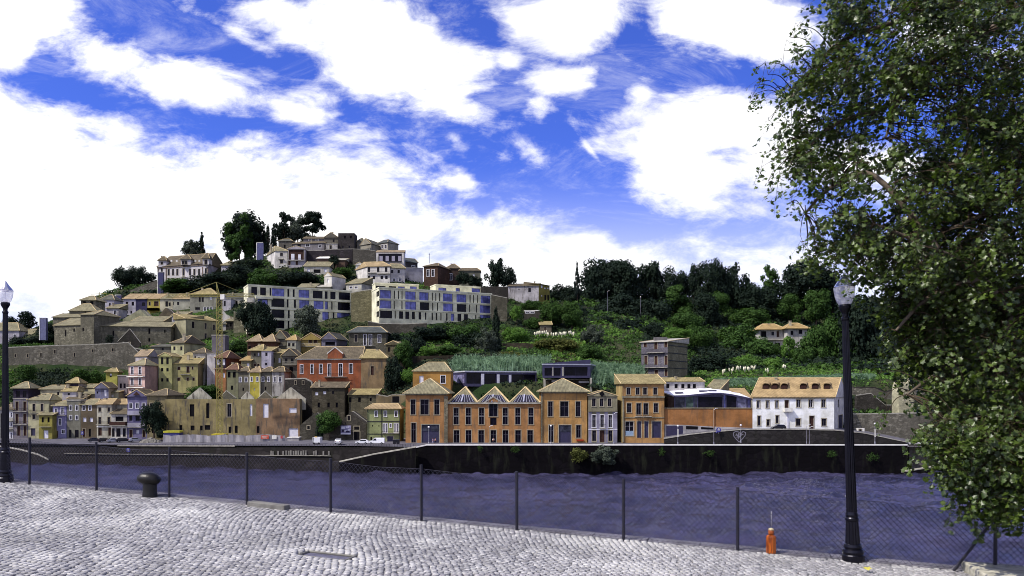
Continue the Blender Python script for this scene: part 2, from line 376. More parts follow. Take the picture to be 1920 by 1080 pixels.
M_QUAY = stone('151217', .35, .5, .75); M_COP = flat('cfccc9', .8, 0, .12, .5, 'pale_granite_coping'); M_QL = stone('3a3636', .4, .5, .6); M_SLAB = flat('9a968c', .85, 0, .3, .8, 'worn_stone')
def strip_wall(name, pxa, pxb, ztop, thick, label, m, step=20, cop=True, zb=-2, yo=0, copm=None):
    pts = [pxa+(pxb-pxa)*i/max(1, int((pxb-pxa)/step)) for i in range(int((pxb-pxa)/step)+1)]
    root = empty(name, PU((pxa+pxb)/2, 800, Yb((pxa+pxb)/2)).to_2d().to_3d(), label, 'quay wall'); wb_ = MB(); cb_ = MB()
    for a, b2 in zip(pts, pts[1:]):
        for mbx, z0, z1, o0, o1 in ((wb_, zb, None, 0, thick), (cb_, None, None, -.12, thick+.1)):
            q = []
            for px, Yq in ((a, Yb(a)+yo), (b2, Yb(b2)+yo)):
                Y = Yq*K; q.append(((px-960)/F*(Y+o0), Y+o0)); q.append(((px-960)/F*(Y+o1), Y+o1))
            ring = [q[0], q[2], q[3], q[1]]; zt = [ztop(a), ztop(b2), ztop(b2), ztop(a)]
            if mbx is wb_: wb_.hexa([(x, y, zb) for x, y in ring], [(x, y, zz) for (x, y), zz in zip(ring, zt)])
            else: cb_.hexa([(x, y, zz+.003) for (x, y), zz in zip(ring, zt)], [(x, y, zz+.28) for (x, y), zz in zip(ring, zt)])
    wb_.build('wall', m, root)
    if cop: cb_.build('coping', copm or M_COP, root)
    return root
r1 = strip_wall('quay_wall', 780, 1702, lambda p: topz(p)-.28, .8, 'tall black river wall with pale coping below the orange warehouses', M_QUAY)
r2 = strip_wall('quay_wall', -400, 780, lambda p: topz(p)-.2, .8, 'lower dark grey river wall on the left with worn pale ledge', M_QL, cop=False)
lg = MB()
for a in range(220, 440, 20):
    Y0 = Yb(a)*K-.2; Y1 = Yb(a+20)*K-.2; z0 = zat(834.5+(a-220)/220*1.0, Yb(a)); z1 = zat(834.5+(a-200)/220*1.0, Yb(a+20))
    p = [((a-960)/F*Y0, Y0), ((a-940)/F*Y1, Y1), ((a-940)/F*(Y1+1.6), Y1+1.6), ((a-960)/F*(Y0+1.6), Y0+1.6)]
    lg.hexa([(x, y, z-.32) for (x, y), z in zip(p, (z0, z1, z1, z0))], [(x, y, z) for (x, y), z in zip(p, (z0, z1, z1, z0))])
lg.build('ledge', flat('7d7972', .9, 0, .3, .8, 'grey_ledge_stone'), r2)
pl = MB()                       # pale piers and arched railing under the promenade
for i in range(24):
    px = 508+i*4.7+rnd.uniform(-.8, .8)
    if rnd.random() < .85:
        Y = Yb(px)*K-.15; pl.box((px-960)/F*Y-.22, (px-960)/F*Y+.22, Y-.2, Y+.1, zat(853, Yb(px)), zat(844.5+rnd.random()*1.5, Yb(px)))
pl.build('pier', flat('7d7972', .9, 0, .3, .8, 'grey_ledge_stone'), r2)
lp = MB()
for a in range(120, 620, 20):   # thin ledge line lower down
    Y0 = Yb(a)*K-.1; Y1 = Yb(a+20)*K-.1
    p = [((a-960)/F*(Y0-.3), Y0-.3), ((a-940)/F*(Y1-.3), Y1-.3), ((a-940)/F*Y1, Y1), ((a-960)/F*Y0, Y0)]
    z = zat(849+(a/620)*5, Yb(a)); lp.hexa([(x, y, z-.12) for x, y in p], [(x, y, z) for x, y in p])
lp.build('string_course', M_SLAB, r2)
# dark railing along the left promenade
rl = empty('railing', PU(420, 836, Yb(420)), 'long dark railing along the left promenade edge', 'railing'); ra = MB()
for a in range(20, 780, 5):
    Y = Yb(a)*K+.4; z = topz(a)-.2; x = (a-960)/F*Y
    ra.tube((x, Y, z), (x, Y, z+1.0), .05, 4)
    Y2 = Yb(a+5)*K+.4; x2 = (a+5-960)/F*Y2; z2 = topz(a+5)-.2
    ra.tube((x, Y, z+1.0), (x2, Y2, z2+1.0), .07, 4); ra.tube((x, Y, z+.5), (x2, Y2, z2+.5), .04, 4)
ra.build('bars', M_IRON, rl)
# long stair ramp climbing to the quay, its pale edge seen as a thin diagonal
def wedge(name, label, pts, yo, th, m, mtop=None, cat='ramp'):
    root = empty(name, PU(pts[0][0], pts[0][1], Yb(pts[0][0])+yo), label, cat); bd = MB(); tp = MB()
    for (a, pa), (b2, pb) in zip(pts, pts[1:]):
        Ya = (Yb(a)+yo)*K; Y2 = (Yb(b2)+yo)*K; za = CZ+(HZ-pa)/F*Ya; zb = CZ+(HZ-pb)/F*Y2
        ring = [((a-960)/F*Ya, Ya), ((b2-960)/F*Y2, Y2), ((b2-960)/F*(Y2+th), Y2+th), ((a-960)/F*(Ya+th), Ya+th)]
        zz = [za, zb, zb, za]
        bd.hexa([(x, y, -2) for x, y in ring], [(x, y, z-.3) for (x, y), z in zip(ring, zz)])
        tp.hexa([(x, y, z-.297) for (x, y), z in zip(ring, zz)], [(x, y, z) for (x, y), z in zip(ring, zz)])
    bd.build('body', m, root); tp.build('top_slab', mtop or M_SLAB, root); return root
wedge('stair_ramp', 'long narrow stone ramp rising rightwards along the dark river wall', [(636, 865), (700, 851), (780, 837)], -1.3, 1.2, M_QUAY)
wedge('slipway', 'pale wedge shaped slipway at the far left waterline', [(-60, 828), (0, 836), (40, 843), (72, 852), (92, 862)], -2.8, 3, M_QL)
wedge('slipway', 'pale stone slipway rising to the right under the plane tree', [(1690, 884), (1740, 876), (1800, 862), (1900, 846), (2100, 815)], -.8, 2.2, M_QUAY)
r3 = strip_wall('quay_wall', 1704, 2300, lambda p: zat(834, 114.75), 3, 'grey river wall with pale patches behind the right slipway', stone('6f6a66', .4, .6, .4), yo=1.2)

# sloping street terrace below the white house
tw = empty('terrace_wall', PU(1470, 820, 119), 'dark stone wall of the sloping street below the white house', 'retaining wall')
prof = [(1245, 822.5), (1290, 815), (1340, 809.5), (1390, 805.5), (1480, 805), (1565, 806.5), (1620, 812), (1700, 829)]
bd = MB(); tp = MB(); cp = MB(); YF = 119*K
for (a, pa), (b2, pb) in zip(prof, prof[1:]):
    xa, xb = (a-960)/F*YF, (b2-960)/F*YF; za, zb = CZ+(HZ-pa)/F*YF, CZ+(HZ-pb)/F*YF
    bd.hexa([(xa, YF, 4), (xb, YF, 4), (xb*1.1, YF*1.1, 4), (xa*1.1, YF*1.1, 4)], [(xa, YF, za-.1), (xb, YF, zb-.1), (xb*1.1, YF*1.1, zb-.1), (xa*1.1, YF*1.1, za-.1)])
    tp.hexa([(xa, YF+.5, za-.097), (xb, YF+.5, zb-.097), (xb*1.1, YF*1.1, zb-.097), (xa*1.1, YF*1.1, za-.097)], [(xa, YF+.5, za), (xb, YF+.5, zb), (xb*1.1, YF*1.1, zb), (xa*1.1, YF*1.1, za)])
    cp.hexa([(xa, YF-.1, za-.097), (xb, YF-.1, zb-.097), (xb, YF+.5, zb-.097), (xa, YF+.5, za-.097)], [(xa, YF-.1, za+.14), (xb, YF-.1, zb+.14), (xb, YF+.5, zb+.14), (xa, YF+.5, za+.14)])
bd.build('wall', stone('3d3a3a', .55, .5, .5), tw); tp.build('street', M_ASPH, tw); cp.build('coping', M_SLAB, tw)
gr = MB(); M_GRAF = flat('76737e', .8, key='white_spray_paint')     # spray-painted heart
hp = [(1375, 812), (1379, 809), (1385, 810), (1389, 814), (1393, 809), (1398, 811), (1397, 817), (1392, 823), (1386, 829), (1381, 824), (1376, 818), (1375, 812)]
def wp(a, b2): return (a-960)/F*(YF-.05), CZ+(HZ-b2)/F*(YF-.05)
for (a, pa), (b2, pb) in list(zip(hp, hp[1:]))+[((1380, 813), (1386, 820)), ((1386, 820), (1392, 814)), ((1381, 820), (1389, 817)), ((1385, 812), (1384, 824)), ((1379, 816), (1394, 815))]:
    x0, z0 = wp(a, pa); x1, z1 = wp(b2, pb); d = Vector((x1-x0, 0, z1-z0)); nn_ = Vector((-d.z, 0, d.x)).normalized()*.11
    gr.extr([(x0-nn_.x, YF-.02, z0-nn_.z), (x1-nn_.x, YF-.02, z1-nn_.z), (x1+nn_.x, YF-.02, z1+nn_.z), (x0+nn_.x, YF-.02, z0+nn_.z)], (0, -.012+rnd.random()*.004, 0))
gr.build('graffiti', M_GRAF, tw)

# ---------- near quay ----------
M_COB = None
m, t, b = _new('granite_cobble'); oc = t.n('ShaderNodeTexCoord').outputs['Object']; uvn = t.n('ShaderNodeAttribute'); uvn.attribute_name = 'tint'
a = t.noise(oc, 30, 5, .7); a2 = t.noise(oc, .5, 5, .6, .3, (1, 1, 1))
c0 = t.mix(uvn.outputs['Fac'], (.19, .183, .19), (.52, .505, .50)); c0 = t.mix(t.ss(a, .35, .75), c0, (.10, .098, .11)); c0 = t.mix(t.m('MULTIPLY', t.ss(a2, .5, .66), .45), c0, (.60, .585, .56))
a3 = t.noise(oc, .35, 6, .65, .4); c0 = t.mix(t.m('MULTIPLY', t.ss(a3, .5, .68), .45), c0, (.16, .155, .15)); t.l(c0, b.inputs['Base Color']); b.inputs['Roughness'].default_value = .7; b.inputs['Specular IOR Level'].default_value = .25; _bump(t, b, a, .8, .012); M_COB = m
M_MORT = flat('3a373c', .95, 0, .4, 6, 'joint_dirt')
qm = MB(); ed = .42
s0, s1 = -70, 90
top = [fpt(s0, ed), fpt(s0, -45), fpt(s1, -45), fpt(s1, ed)]
qm.hexa([(p.x, p.y, -3) for p in top], [(p.x, p.y, p.z-.035) for p in top]).build('quay', M_MORT)
tag(bpy.data.objects['quay'], kind='structure')
# stones
cs, cn = .106, .076
hole = ghit(612, 1041); hs = (hole.x-Q0.x)*FD.x+(hole.y-Q0.y)*FD.y; hn = (hole.x-Q0.x)*FN.x+(hole.y-Q0.y)*FN.y
nS = int(36/cs); nN = int(9.3/cn); ii, jj = np.meshgrid(np.arange(nS), np.arange(nN), indexing='ij'); ii = ii.ravel(); jj = jj.ravel()
S = -10.0+ii*cn*1.38; N = .02-jj*cs*1.0
S = S+np.where(jj % 2 == 0, 0, cn*.6)+.10*np.sin(N*1.1)+.06*np.sin(S*.9+N)+rng.normal(0, .009, nS*nN); N = N+.05*np.sin(S*1.7)+.03*np.sin(S*4.1)+rng.normal(0, .010, nS*nN)
keep = ~((np.abs(S-hs) < .50) & (np.abs(N-hn) < .24)); S = S[keep]; N = N[keep]; M_ = len(S)
hw = (.5*cn*1.38-.0055)*rng.uniform(.93, 1.02, M_); hd = (.5*cs-.0055)*rng.uniform(.93, 1.02, M_); hz = rng.normal(0, .0035, M_)+.012*np.sin(S*.8)*np.sin(N*1.3); rot = rng.normal(0, .08, M_)
tx, ty = rng.normal(0, .04, M_), rng.normal(0, .04, M_)
pr = [(-1, -1, -.045, 1), (1, -1, -.045, 1), (1, 1, -.045, 1), (-1, 1, -.045, 1), (-1, -1, -.009, .97), (1, -1, -.009, .97), (1, 1, -.009, .97), (-1, 1, -.009, .97), (-1, -1, 0, .88), (1, -1, 0, .88), (1, 1, 0, .88), (-1, 1, 0, .88)]
VV = np.zeros((M_, 12, 3))
for k, (sx, sy, dz, q) in enumerate(pr):
    ls = sx*hw*q*rng.uniform(.90, 1.04, M_); ln = sy*hd*q*rng.uniform(.90, 1.04, M_); a_, b_ = ls*np.cos(rot)-ln*np.sin(rot), ls*np.sin(rot)+ln*np.cos(rot)
    s_, n_ = S+a_, N+b_; x = Q0.x+FD.x*s_+FN.x*n_; y = Q0.y+FD.y*s_+FN.y*n_
    VV[:, k] = np.stack([x, y, Q0.z+GS*s_+dz+hz+(tx*ls+ty*ln if dz > -.04 else 0)], 1)
q4 = []
for a4 in (0, 4):
    for k in range(4): q4.append((a4+k, a4+(k+1) % 4, a4+4+(k+1) % 4, a4+4+k))
q4.append((8, 9, 10, 11)); FF = (np.array(q4)[None]+np.arange(M_)[:, None, None]*12).ravel()
cob = npmesh('cobblestone_paving', VV.reshape(-1, 3), FF, 4, M_COB, smooth=False); tag(cob, kind='structure')
at = cob.data.attributes.new('tint', 'FLOAT', 'POINT'); at.data.foreach_set('value', np.repeat(np.clip(rng.beta(2, 2, M_)+.15*np.sin(S*.7)*np.sin(N*.9), 0, 1), 12).astype(np.float32))
# coping kerb on the edge
ck = MB(); s = -20
kr = empty('quay_kerb', fpt(5, .2), 'worn granite edging stones along the foot of the chain link fence', 'kerb')
while s < 30:
    L_ = rnd.uniform(.9, 1.5); c = [fpt(s, .06), fpt(s+L_-.02, .06), fpt(s+L_-.02, .42), fpt(s, .42)]; dz = rnd.uniform(-.006, .008)
    ck.hexa([p+Vector((0, 0, -.4)) for p in c], [p+Vector((0, 0, .012+dz)) for p in c]); s += L_
ck.build('kerb_stone', flat('77747a', .9, 0, .35, 2.5, 'kerb_granite', bump=.6), kr)
# cover in its recess
c = [Vector((Q0.x+FD.x*(hs+a)+FN.x*(hn+b_), Q0.y+FD.y*(hs+a)+FN.y*(hn+b_), gz(Q0.x+FD.x*(hs+a)+FN.x*(hn+b_), Q0.y+FD.y*(hs+a)+FN.y*(hn+b_)))) for a, b_ in ((-.43, -.17), (.43, -.17), (.43, .17), (-.43, .17))]
mc = empty('manhole_cover', c[0].lerp(c[2], .5), 'sunken grey rectangular service cover in the cobbles', 'manhole cover')
MB().hexa([p+Vector((0, 0, -.1)) for p in c], [p+Vector((0, 0, -.026)) for p in c]).build('plate', flat('5c5a68', .6, .2, .3, 9, 'cover_plate', bump=.5), mc)
fr = MB()
for a, b_ in ((0, 1), (1, 2), (2, 3), (3, 0)): fr.tube(c[a]+Vector((0, 0, -.015)), c[b_]+Vector((0, 0, -.015)), .022, 6)
fr.build('frame', flat('6d6b66', .7, .2, key='cover_frame'), mc)

# lamps
M_LAMP = flat('12111c', .32, .55, .25, 8, 'painted_cast_iron'); M_SILV = flat('c9c9d4', .18, .85, .1, key='lamp_reflector')
m, t, b = _new('lamp_lens'); b.inputs['Base Color'].default_value = (.92, .91, .98, 1); b.inputs['Roughness'].default_value = .12
tl = t.n('ShaderNodeBsdfTranslucent'); tl.inputs[0].default_value = (.95, .94, 1, 1); tp0 = t.n('ShaderNodeBsdfTransparent'); x1 = t.n('ShaderNodeMixShader'); x1.inputs[0].default_value = .55; x2 = t.n('ShaderNodeMixShader'); x2.inputs[0].default_value = .62
wv = t.n('ShaderNodeTexWave'); wv.bands_direction = 'Z'; wv.inputs['Scale'].default_value = 12; t.l(t.n('ShaderNodeTexCoord').outputs['Object'], wv); _bump(t, b, wv.outputs[0], .5, .01)
t.l(b.outputs[0], x1, 1); t.l(tl.outputs[0], x1, 2); t.l(tp0.outputs[0], x2, 1); t.l(x1.outputs[0], x2, 2); t.l(x2.outputs[0], m.node_tree.nodes['Material Output'], 0); M_LENS = m
def flute(mb, c, z0, z1, r0, r1, n=16, seg=1, dep=.12):
    i = len(mb.v); N_ = n*2
    for j in range(seg+1):
        f_ = j/seg; r = r0+(r1-r0)*f_
        for k in range(N_): t_ = 6.28319*k/N_; rr = r*(1-dep*(k % 2)); mb.v.append(Vector(c)+Vector((rr*math.cos(t_), rr*math.sin(t_), z0+(z1-z0)*f_)))
    for j in range(seg):
        for k in range(N_): mb.f.append((i+j*N_+k, i+j*N_+(k+1) % N_, i+(j+1)*N_+(k+1) % N_, i+(j+1)*N_+k))
def lamp(pos, H, lean, label, broken):
    root = empty('street_lamp', pos, label, 'street lamp', 'cast iron quay lamps'); root.location = (0, 0, 0); S_ = H/4.94
    b1 = MB().lathe([(.185, -.05), (.185, .10), (.17, .12), (.178, .16), (.165, .20), (.14, .215), (.15, .25), (.138, .29), (.12, .30)], n=28); b1.build('base', M_LAMP, root, smooth=False)
    sh = MB(); flute(sh, (0, 0, 0), .30, .70, .122, .100, seg=4); flute(sh, (0, 0, 0), .84, 4.18, .088, .058, seg=10); sh.build('pole', M_LAMP, root)
    MB().lathe([(.10, .69), (.112, .71), (.112, .74), (.098, .76), (.104, .80), (.092, .85)], n=24).build('collar', M_LAMP, root, smooth=False)
    MB().lathe([(.058, 4.17), (.07, 4.19), (.07, 4.22), (.05, 4.24), (.052, 4.29), (.10, 4.38), (.105, 4.42), (.095, 4.45)], n=24).build('bracket', M_LAMP, root, smooth=False)
    g = MB().lathe([(.10, 4.45), (.13, 4.50), (.158, 4.58), (.172, 4.68), (.178, 4.745)], n=28); g.build('lens', M_LENS, root, smooth=True)
    MB().lathe([(.05, 4.451), (.06, 4.48), (.03, 4.52), (.012, 4.53), (.012, 4.74)], n=12).build('bulb', flat('e2e0ea', .3, key='lamp_bulb'), root)
    tp_ = MB()
    if not broken:
        prof_ = [(.178, 4.746), (.165, 4.775), (.15, 4.79), (.148, 4.80), (.125, 4.83), (.12, 4.84), (.09, 4.875), (.085, 4.885), (.05, 4.925), (.02, 4.945), (.004, 4.95)]
        tp_.lathe(prof_, n=28); tp_.build('hood', M_SILV, root, smooth=True)
    else:
        prof_ = [(.178, 4.746), (.155, 4.785), (.11, 4.84), (.06, 4.91), (.01, 4.99)]
        i = 0; N_ = 28; m_ = len(prof_)
        for (r, z) in prof_:
            for k in range(N_): t_ = 6.28319*k/N_-1.1; tp_.v.append(Vector((r*math.cos(t_), r*math.sin(t_), z)))
        for j in range(m_-1):
            for k in range(12 if j else 20): tp_.f.append((j*N_+k, j*N_+k+1, (j+1)*N_+k+1, (j+1)*N_+k))
        tp_.build('broken_hood', M_SILV, root, smooth=True)
        MB().lathe([(.012, 4.7), (.07, 4.72), (.085, 4.78), (.05, 4.84)], n=14).build('ballast', flat('8f88a8', .4, key='lamp_ballast'), root)
    root.location = pos; root.rotation_euler = (0, -lean, 0); root.scale = (S_, S_, S_); return root
pR = ghit(1600, 1051); lamp(pR, 533/F*pR.y, R(1.9), 'black fluted street lamp with clear pointed lantern right of the orange marker', False)
pL = ghit(10, 903); lamp(pL, 373/F*pL.y, R(0), 'black street lamp with broken lantern top at the far left quay edge', True)

# bollard
pB = ghit(281, 931); bl = empty('mooring_bollard', pB, 'squat black iron mooring bollard with bulbous lopsided head', 'bollard'); S_ = pB.y/F
M_BOL = flat('1c1a17', .38, .35, .4, 6, 'bollard_iron', bump=.3)
MB().lathe([(13.5, -3), (13.2, 3), (12.5, 10), (12.3, 24), (13.5, 28)], n=28).build('shaft', M_BOL, None)
sh = bpy.data.objects['shaft']; sh.parent = bl; sh.scale = (S_,)*3
hd_ = MB().lathe([(9, 22), (14, 24), (18.5, 28), (20.3, 33), (19, 38), (15, 42), (9, 44.8), (3, 45.8), (.2, 46)], n=32)
for v in hd_.v: v.x = v.x*1.0-3.6*(1 if v.x < 0 else .2)*(abs(v.x)/20); v.y *= .8; v.z += (-v.x)*.09
o = hd_.build('head', M_BOL, bl, smooth=True, loc=None)
o.data.transform(Matrix.Scale(S_, 4)); o.data.transform(Matrix.Translation(Vector((0, 0, 0))))
for o_ in (o,):  # head mesh was built relative to the root: undo the offset
    o_.data.transform(Matrix.Translation(pB*S_))
# low stone beam by the fence
a = ghit(463, 949); b_ = ghit(533, 957); d = (b_-a); up = Vector((0, 0, .10)); nb = Vector((FN.x, FN.y, 0))*.22
MBx = MB().hexa([a-up*.3, b_-up*.3, b_+nb-up*.3, a+nb-up*.3], [a+up, b_+up, b_+nb+up, a+nb+up]); o = MBx.build('stone_block', flat('6c6a66', .9, 0, .3, 5, 'beam_stone', bump=.5), loc=a); tag(o, 'low weathered stone beam lying against the fence foot', 'stone block')
bm_ = o.modifiers.new('b', 'BEVEL'); bm_.width = .015; bm_.segments = 2
# large granite slab, lower right
a = ghit(1801, 1068); b_ = ghit(1985, 1083); c = ghit(1862, 1105); up = Vector((0, 0, .16)); e = b_+(c-a)*2.2; c2 = a+(c-a)*2.2
o = MB().hexa([a-up, c2-up, e-up, b_-up], [a+up, c2+up, e+up, b_+up]).build('granite_slab', flat('a8a494', .9, 0, .3, 6, 'slab_granite', bump=.8), loc=a); tag(o, 'large pale granite slab on the quay, lower right corner', 'stone slab')
bm_ = o.modifiers.new('b', 'BEVEL'); bm_.width = .03; bm_.segments = 3
# fallen leaf
M_YLEAF = flat('b9b04a', .6, key='yellow_leaf')
def leafpoly(s_): return [(0, -.5), (.28, -.3), (.5, -.32), (.36, -.02), (.52, .22), (.2, .22), (0, .55), (-.2, .22), (-.52, .22), (-.36, -.02), (-.5, -.32), (-.28, -.3)]
c = ghit(1625, 1072); lf = MB(); lf.v = [Vector(c)+Vector((x*.14, y*.14, .05+.05*abs(x)+.03*y)) for x, y in leafpoly(1)]; lf.f = [tuple(range(12))]
lf.build('fallen_leaf', M_YLEAF, loc=c); tag(bpy.data.objects['fallen_leaf'], 'single yellow green fallen leaf on the cobbles near the right lamp', 'leaf')

# orange marker standing at the fence
pO = fpt(0, 0); c = ghit(1446, 1037.5); om = empty('orange_marker', c, 'amber orange bottle shaped plastic marker standing by the fence', 'marker'); u = c.y/F
m, t, b = _new('orange_plastic'); oc = t.n('ShaderNodeTexCoord').outputs['Object']; a = t.noise(oc, 14, 4, .6, .5, (1, 1, .3))
t.l(t.mix(t.ss(a, .35, .65), (.14, .025, .004), (.52, .12, .010)), b.inputs['Base Color']); b.inputs['Roughness'].default_value = .25; b.inputs['Transmission Weight'].default_value = .15; M_OR = m
def ob(parts_, name, mm, sm=False):
    mb_ = MB().lathe(parts_, n=8 if not sm else 14)
    for v in mb_.v: v *= u; v += c
    return mb_.build(name, mm, om, smooth=sm)
ob([(8, 0), (9.2, 1.5), (9.4, 30), (8.6, 33.5), (5, 34.5)], 'body', M_OR); ob([(4.2, 34.2), (5, 37), (5.2, 42), (4.2, 44)], 'neck', M_OR, True); ob([(5.3, 43.8), (5.6, 45), (4.6, 46.5), (1.8, 47.5)], 'cap', flat('c8b890', .4, .4, key='marker_cap'), True); ob([(.5, 47.2), (.5, 79)], 'aerial', flat('b9b4a8', .4, .5, key='marker_aerial'), True)

# ---------- chain link fence ----------
posts_px = [-60, 55, 181, 317, 463, 620, 790, 969, 1169, 1383]
def fs(px): g = ghit(px, 908+(px-55)*(1032-908)/(1383-55)); return (g.x-Q0.x)*FD.x+(g.y-Q0.y)*FD.y
ss_ = [fs(p) for p in posts_px]; ss_ += [ss_[-1]+2.1*1.02, fs(1866)]; ss_ = [ss_[0]-2.05*k for k in range(6, 0, -1)]+ss_+[fs(1866)+2.1*k for k in range(1, 7)]
ss_ = [s for s in ss_ if abs(s-(fs(1383)+2.142)) > 1e-6] if False else ss_
fe = empty('chain_link_fence', fpt(0), 'chain link fence on dark posts along the near quay edge', 'fence')
M_POST = flat('1b1926', .6, .2, .3, 10, 'fence_post_paint'); M_WIRE = flat('2a2838', .55, .4, key='fence_wire')
for s in ss_:
    if abs(s-(fs(1383)+2.142)) < 1e-6: continue
    p = fpt(s); lean = Vector((rnd.uniform(-.012, .012), 0, 0)); mb_ = MB().tube(p-Vector((0, 0, .05)), p+Vector((0, 0, FH))+lean, .030, 8)
    mb_.build('post', M_POST, fe)
p = fpt(fs(1866)); q = fpt(fs(1866)-.62, -.02); MB().tube(q, p+Vector((0, 0, FH*.82)), .024, 8).build('brace', M_POST, fe)
wm = MB(); H_ = FH-.07; pitch = .098; sA, sB = -16, ss_[-1]; nW = int((sB-sA)/pitch)
Wv = []; Wf = []
def wire(p, q, r=.0042):
    d = (q-p); a = d.cross(Vector((FN.x, FN.y, 0))).normalized()*r; b2 = Vector((FN.x, FN.y, 0))*r; i = len(Wv)
    for e in (p, q): Wv.extend([e+a, e-a*.5+b2, e-a*.5-b2])
    Wf.extend([i, i+1, i+4, i+3, i+1, i+2, i+5, i+4, i+2, i, i+3, i+5])
def sag(s):                       # mesh height varies between posts
    return H_-.035*math.sin(s*1.5)**2-.02*math.sin(s*.7)
for k in range(-12, nW):
    s = sA+k*pitch
    for sgn in (1, -1):
        sb = s if sgn > 0 else s+H_*.92; se = s+H_*.92 if sgn > 0 else s
        wob = .01*math.sin(s*2.3)
        a = fpt(sb, .02+wob, .03); b2 = fpt(se, .02-wob, sag(se)); m2 = a.lerp(b2, .5)+Vector((FN.x, FN.y, 0))*.012*sgn
        wire(a, m2); wire(m2, b2)
for zz in ('t', .55, .04):
    s = sA
    while s < sB: a = fpt(s, .02, sag(s) if zz == 't' else zz); b2 = fpt(s+.5, .02, sag(s+.5) if zz == 't' else zz); wire(a, b2, .0045 if zz == 't' else .003); s += .5
npmesh('wire_mesh', [tuple(v-Vector(fe.location)) for v in Wv], Wf, 4, M_WIRE, fe)
# ---------------- buildings ----------------
FOOT = []          # footprints kept free of undergrowth
FRM = {'s': ('9a917e', .20), 'w': ('d9d7dc', .16), 'k': ('1d1b26', .08), 'b': ('2a2838', .10), 'd': ('5a544a', .10), 'g': ('a09884', .18), 'n': ('8b8270', .15), 'x': ('dddae0', .10), 'a': ('a09884', .2)}
def frm(h): return flat(h, .7, 0, .12, .7, key='window_frame_'+h)
M_NAVY = flat('25213f', .55, 0, .2, 1.2, 'navy_painted_metal'); M_BROWN = flat('3a2620', .7, 0, .3, 1.5, 'dark_wood'); M_BLIND = flat('cfcdd6', .8, 0, .1, 1, 'white_blind')
class House: pass
def face_map(O, E):
    W = (E-O).length; D = (E-O)/W; N = Vector((D.y, -D.x)); mid = (O+E)/2
    def mp(px, py=None):
        k = (px-960)/F; den = (E.x-O.x)-k*(E.y-O.y); s = (k*O.y-O.x)/den; return s*W
    def zz(py, px=None):
        y = mid.y if px is None else O.y+(E.y-O.y)*mp(px)/W
        return CZ+(HZ-py)/F*y
    def pt(u, z, out=0): return Vector((O.x+D.x*u+N.x*out, O.y+D.y*u+N.y*out, z))
    return dict(O=O, D=D, N=N, W=W, mp=mp, zz=zz, pt=pt)
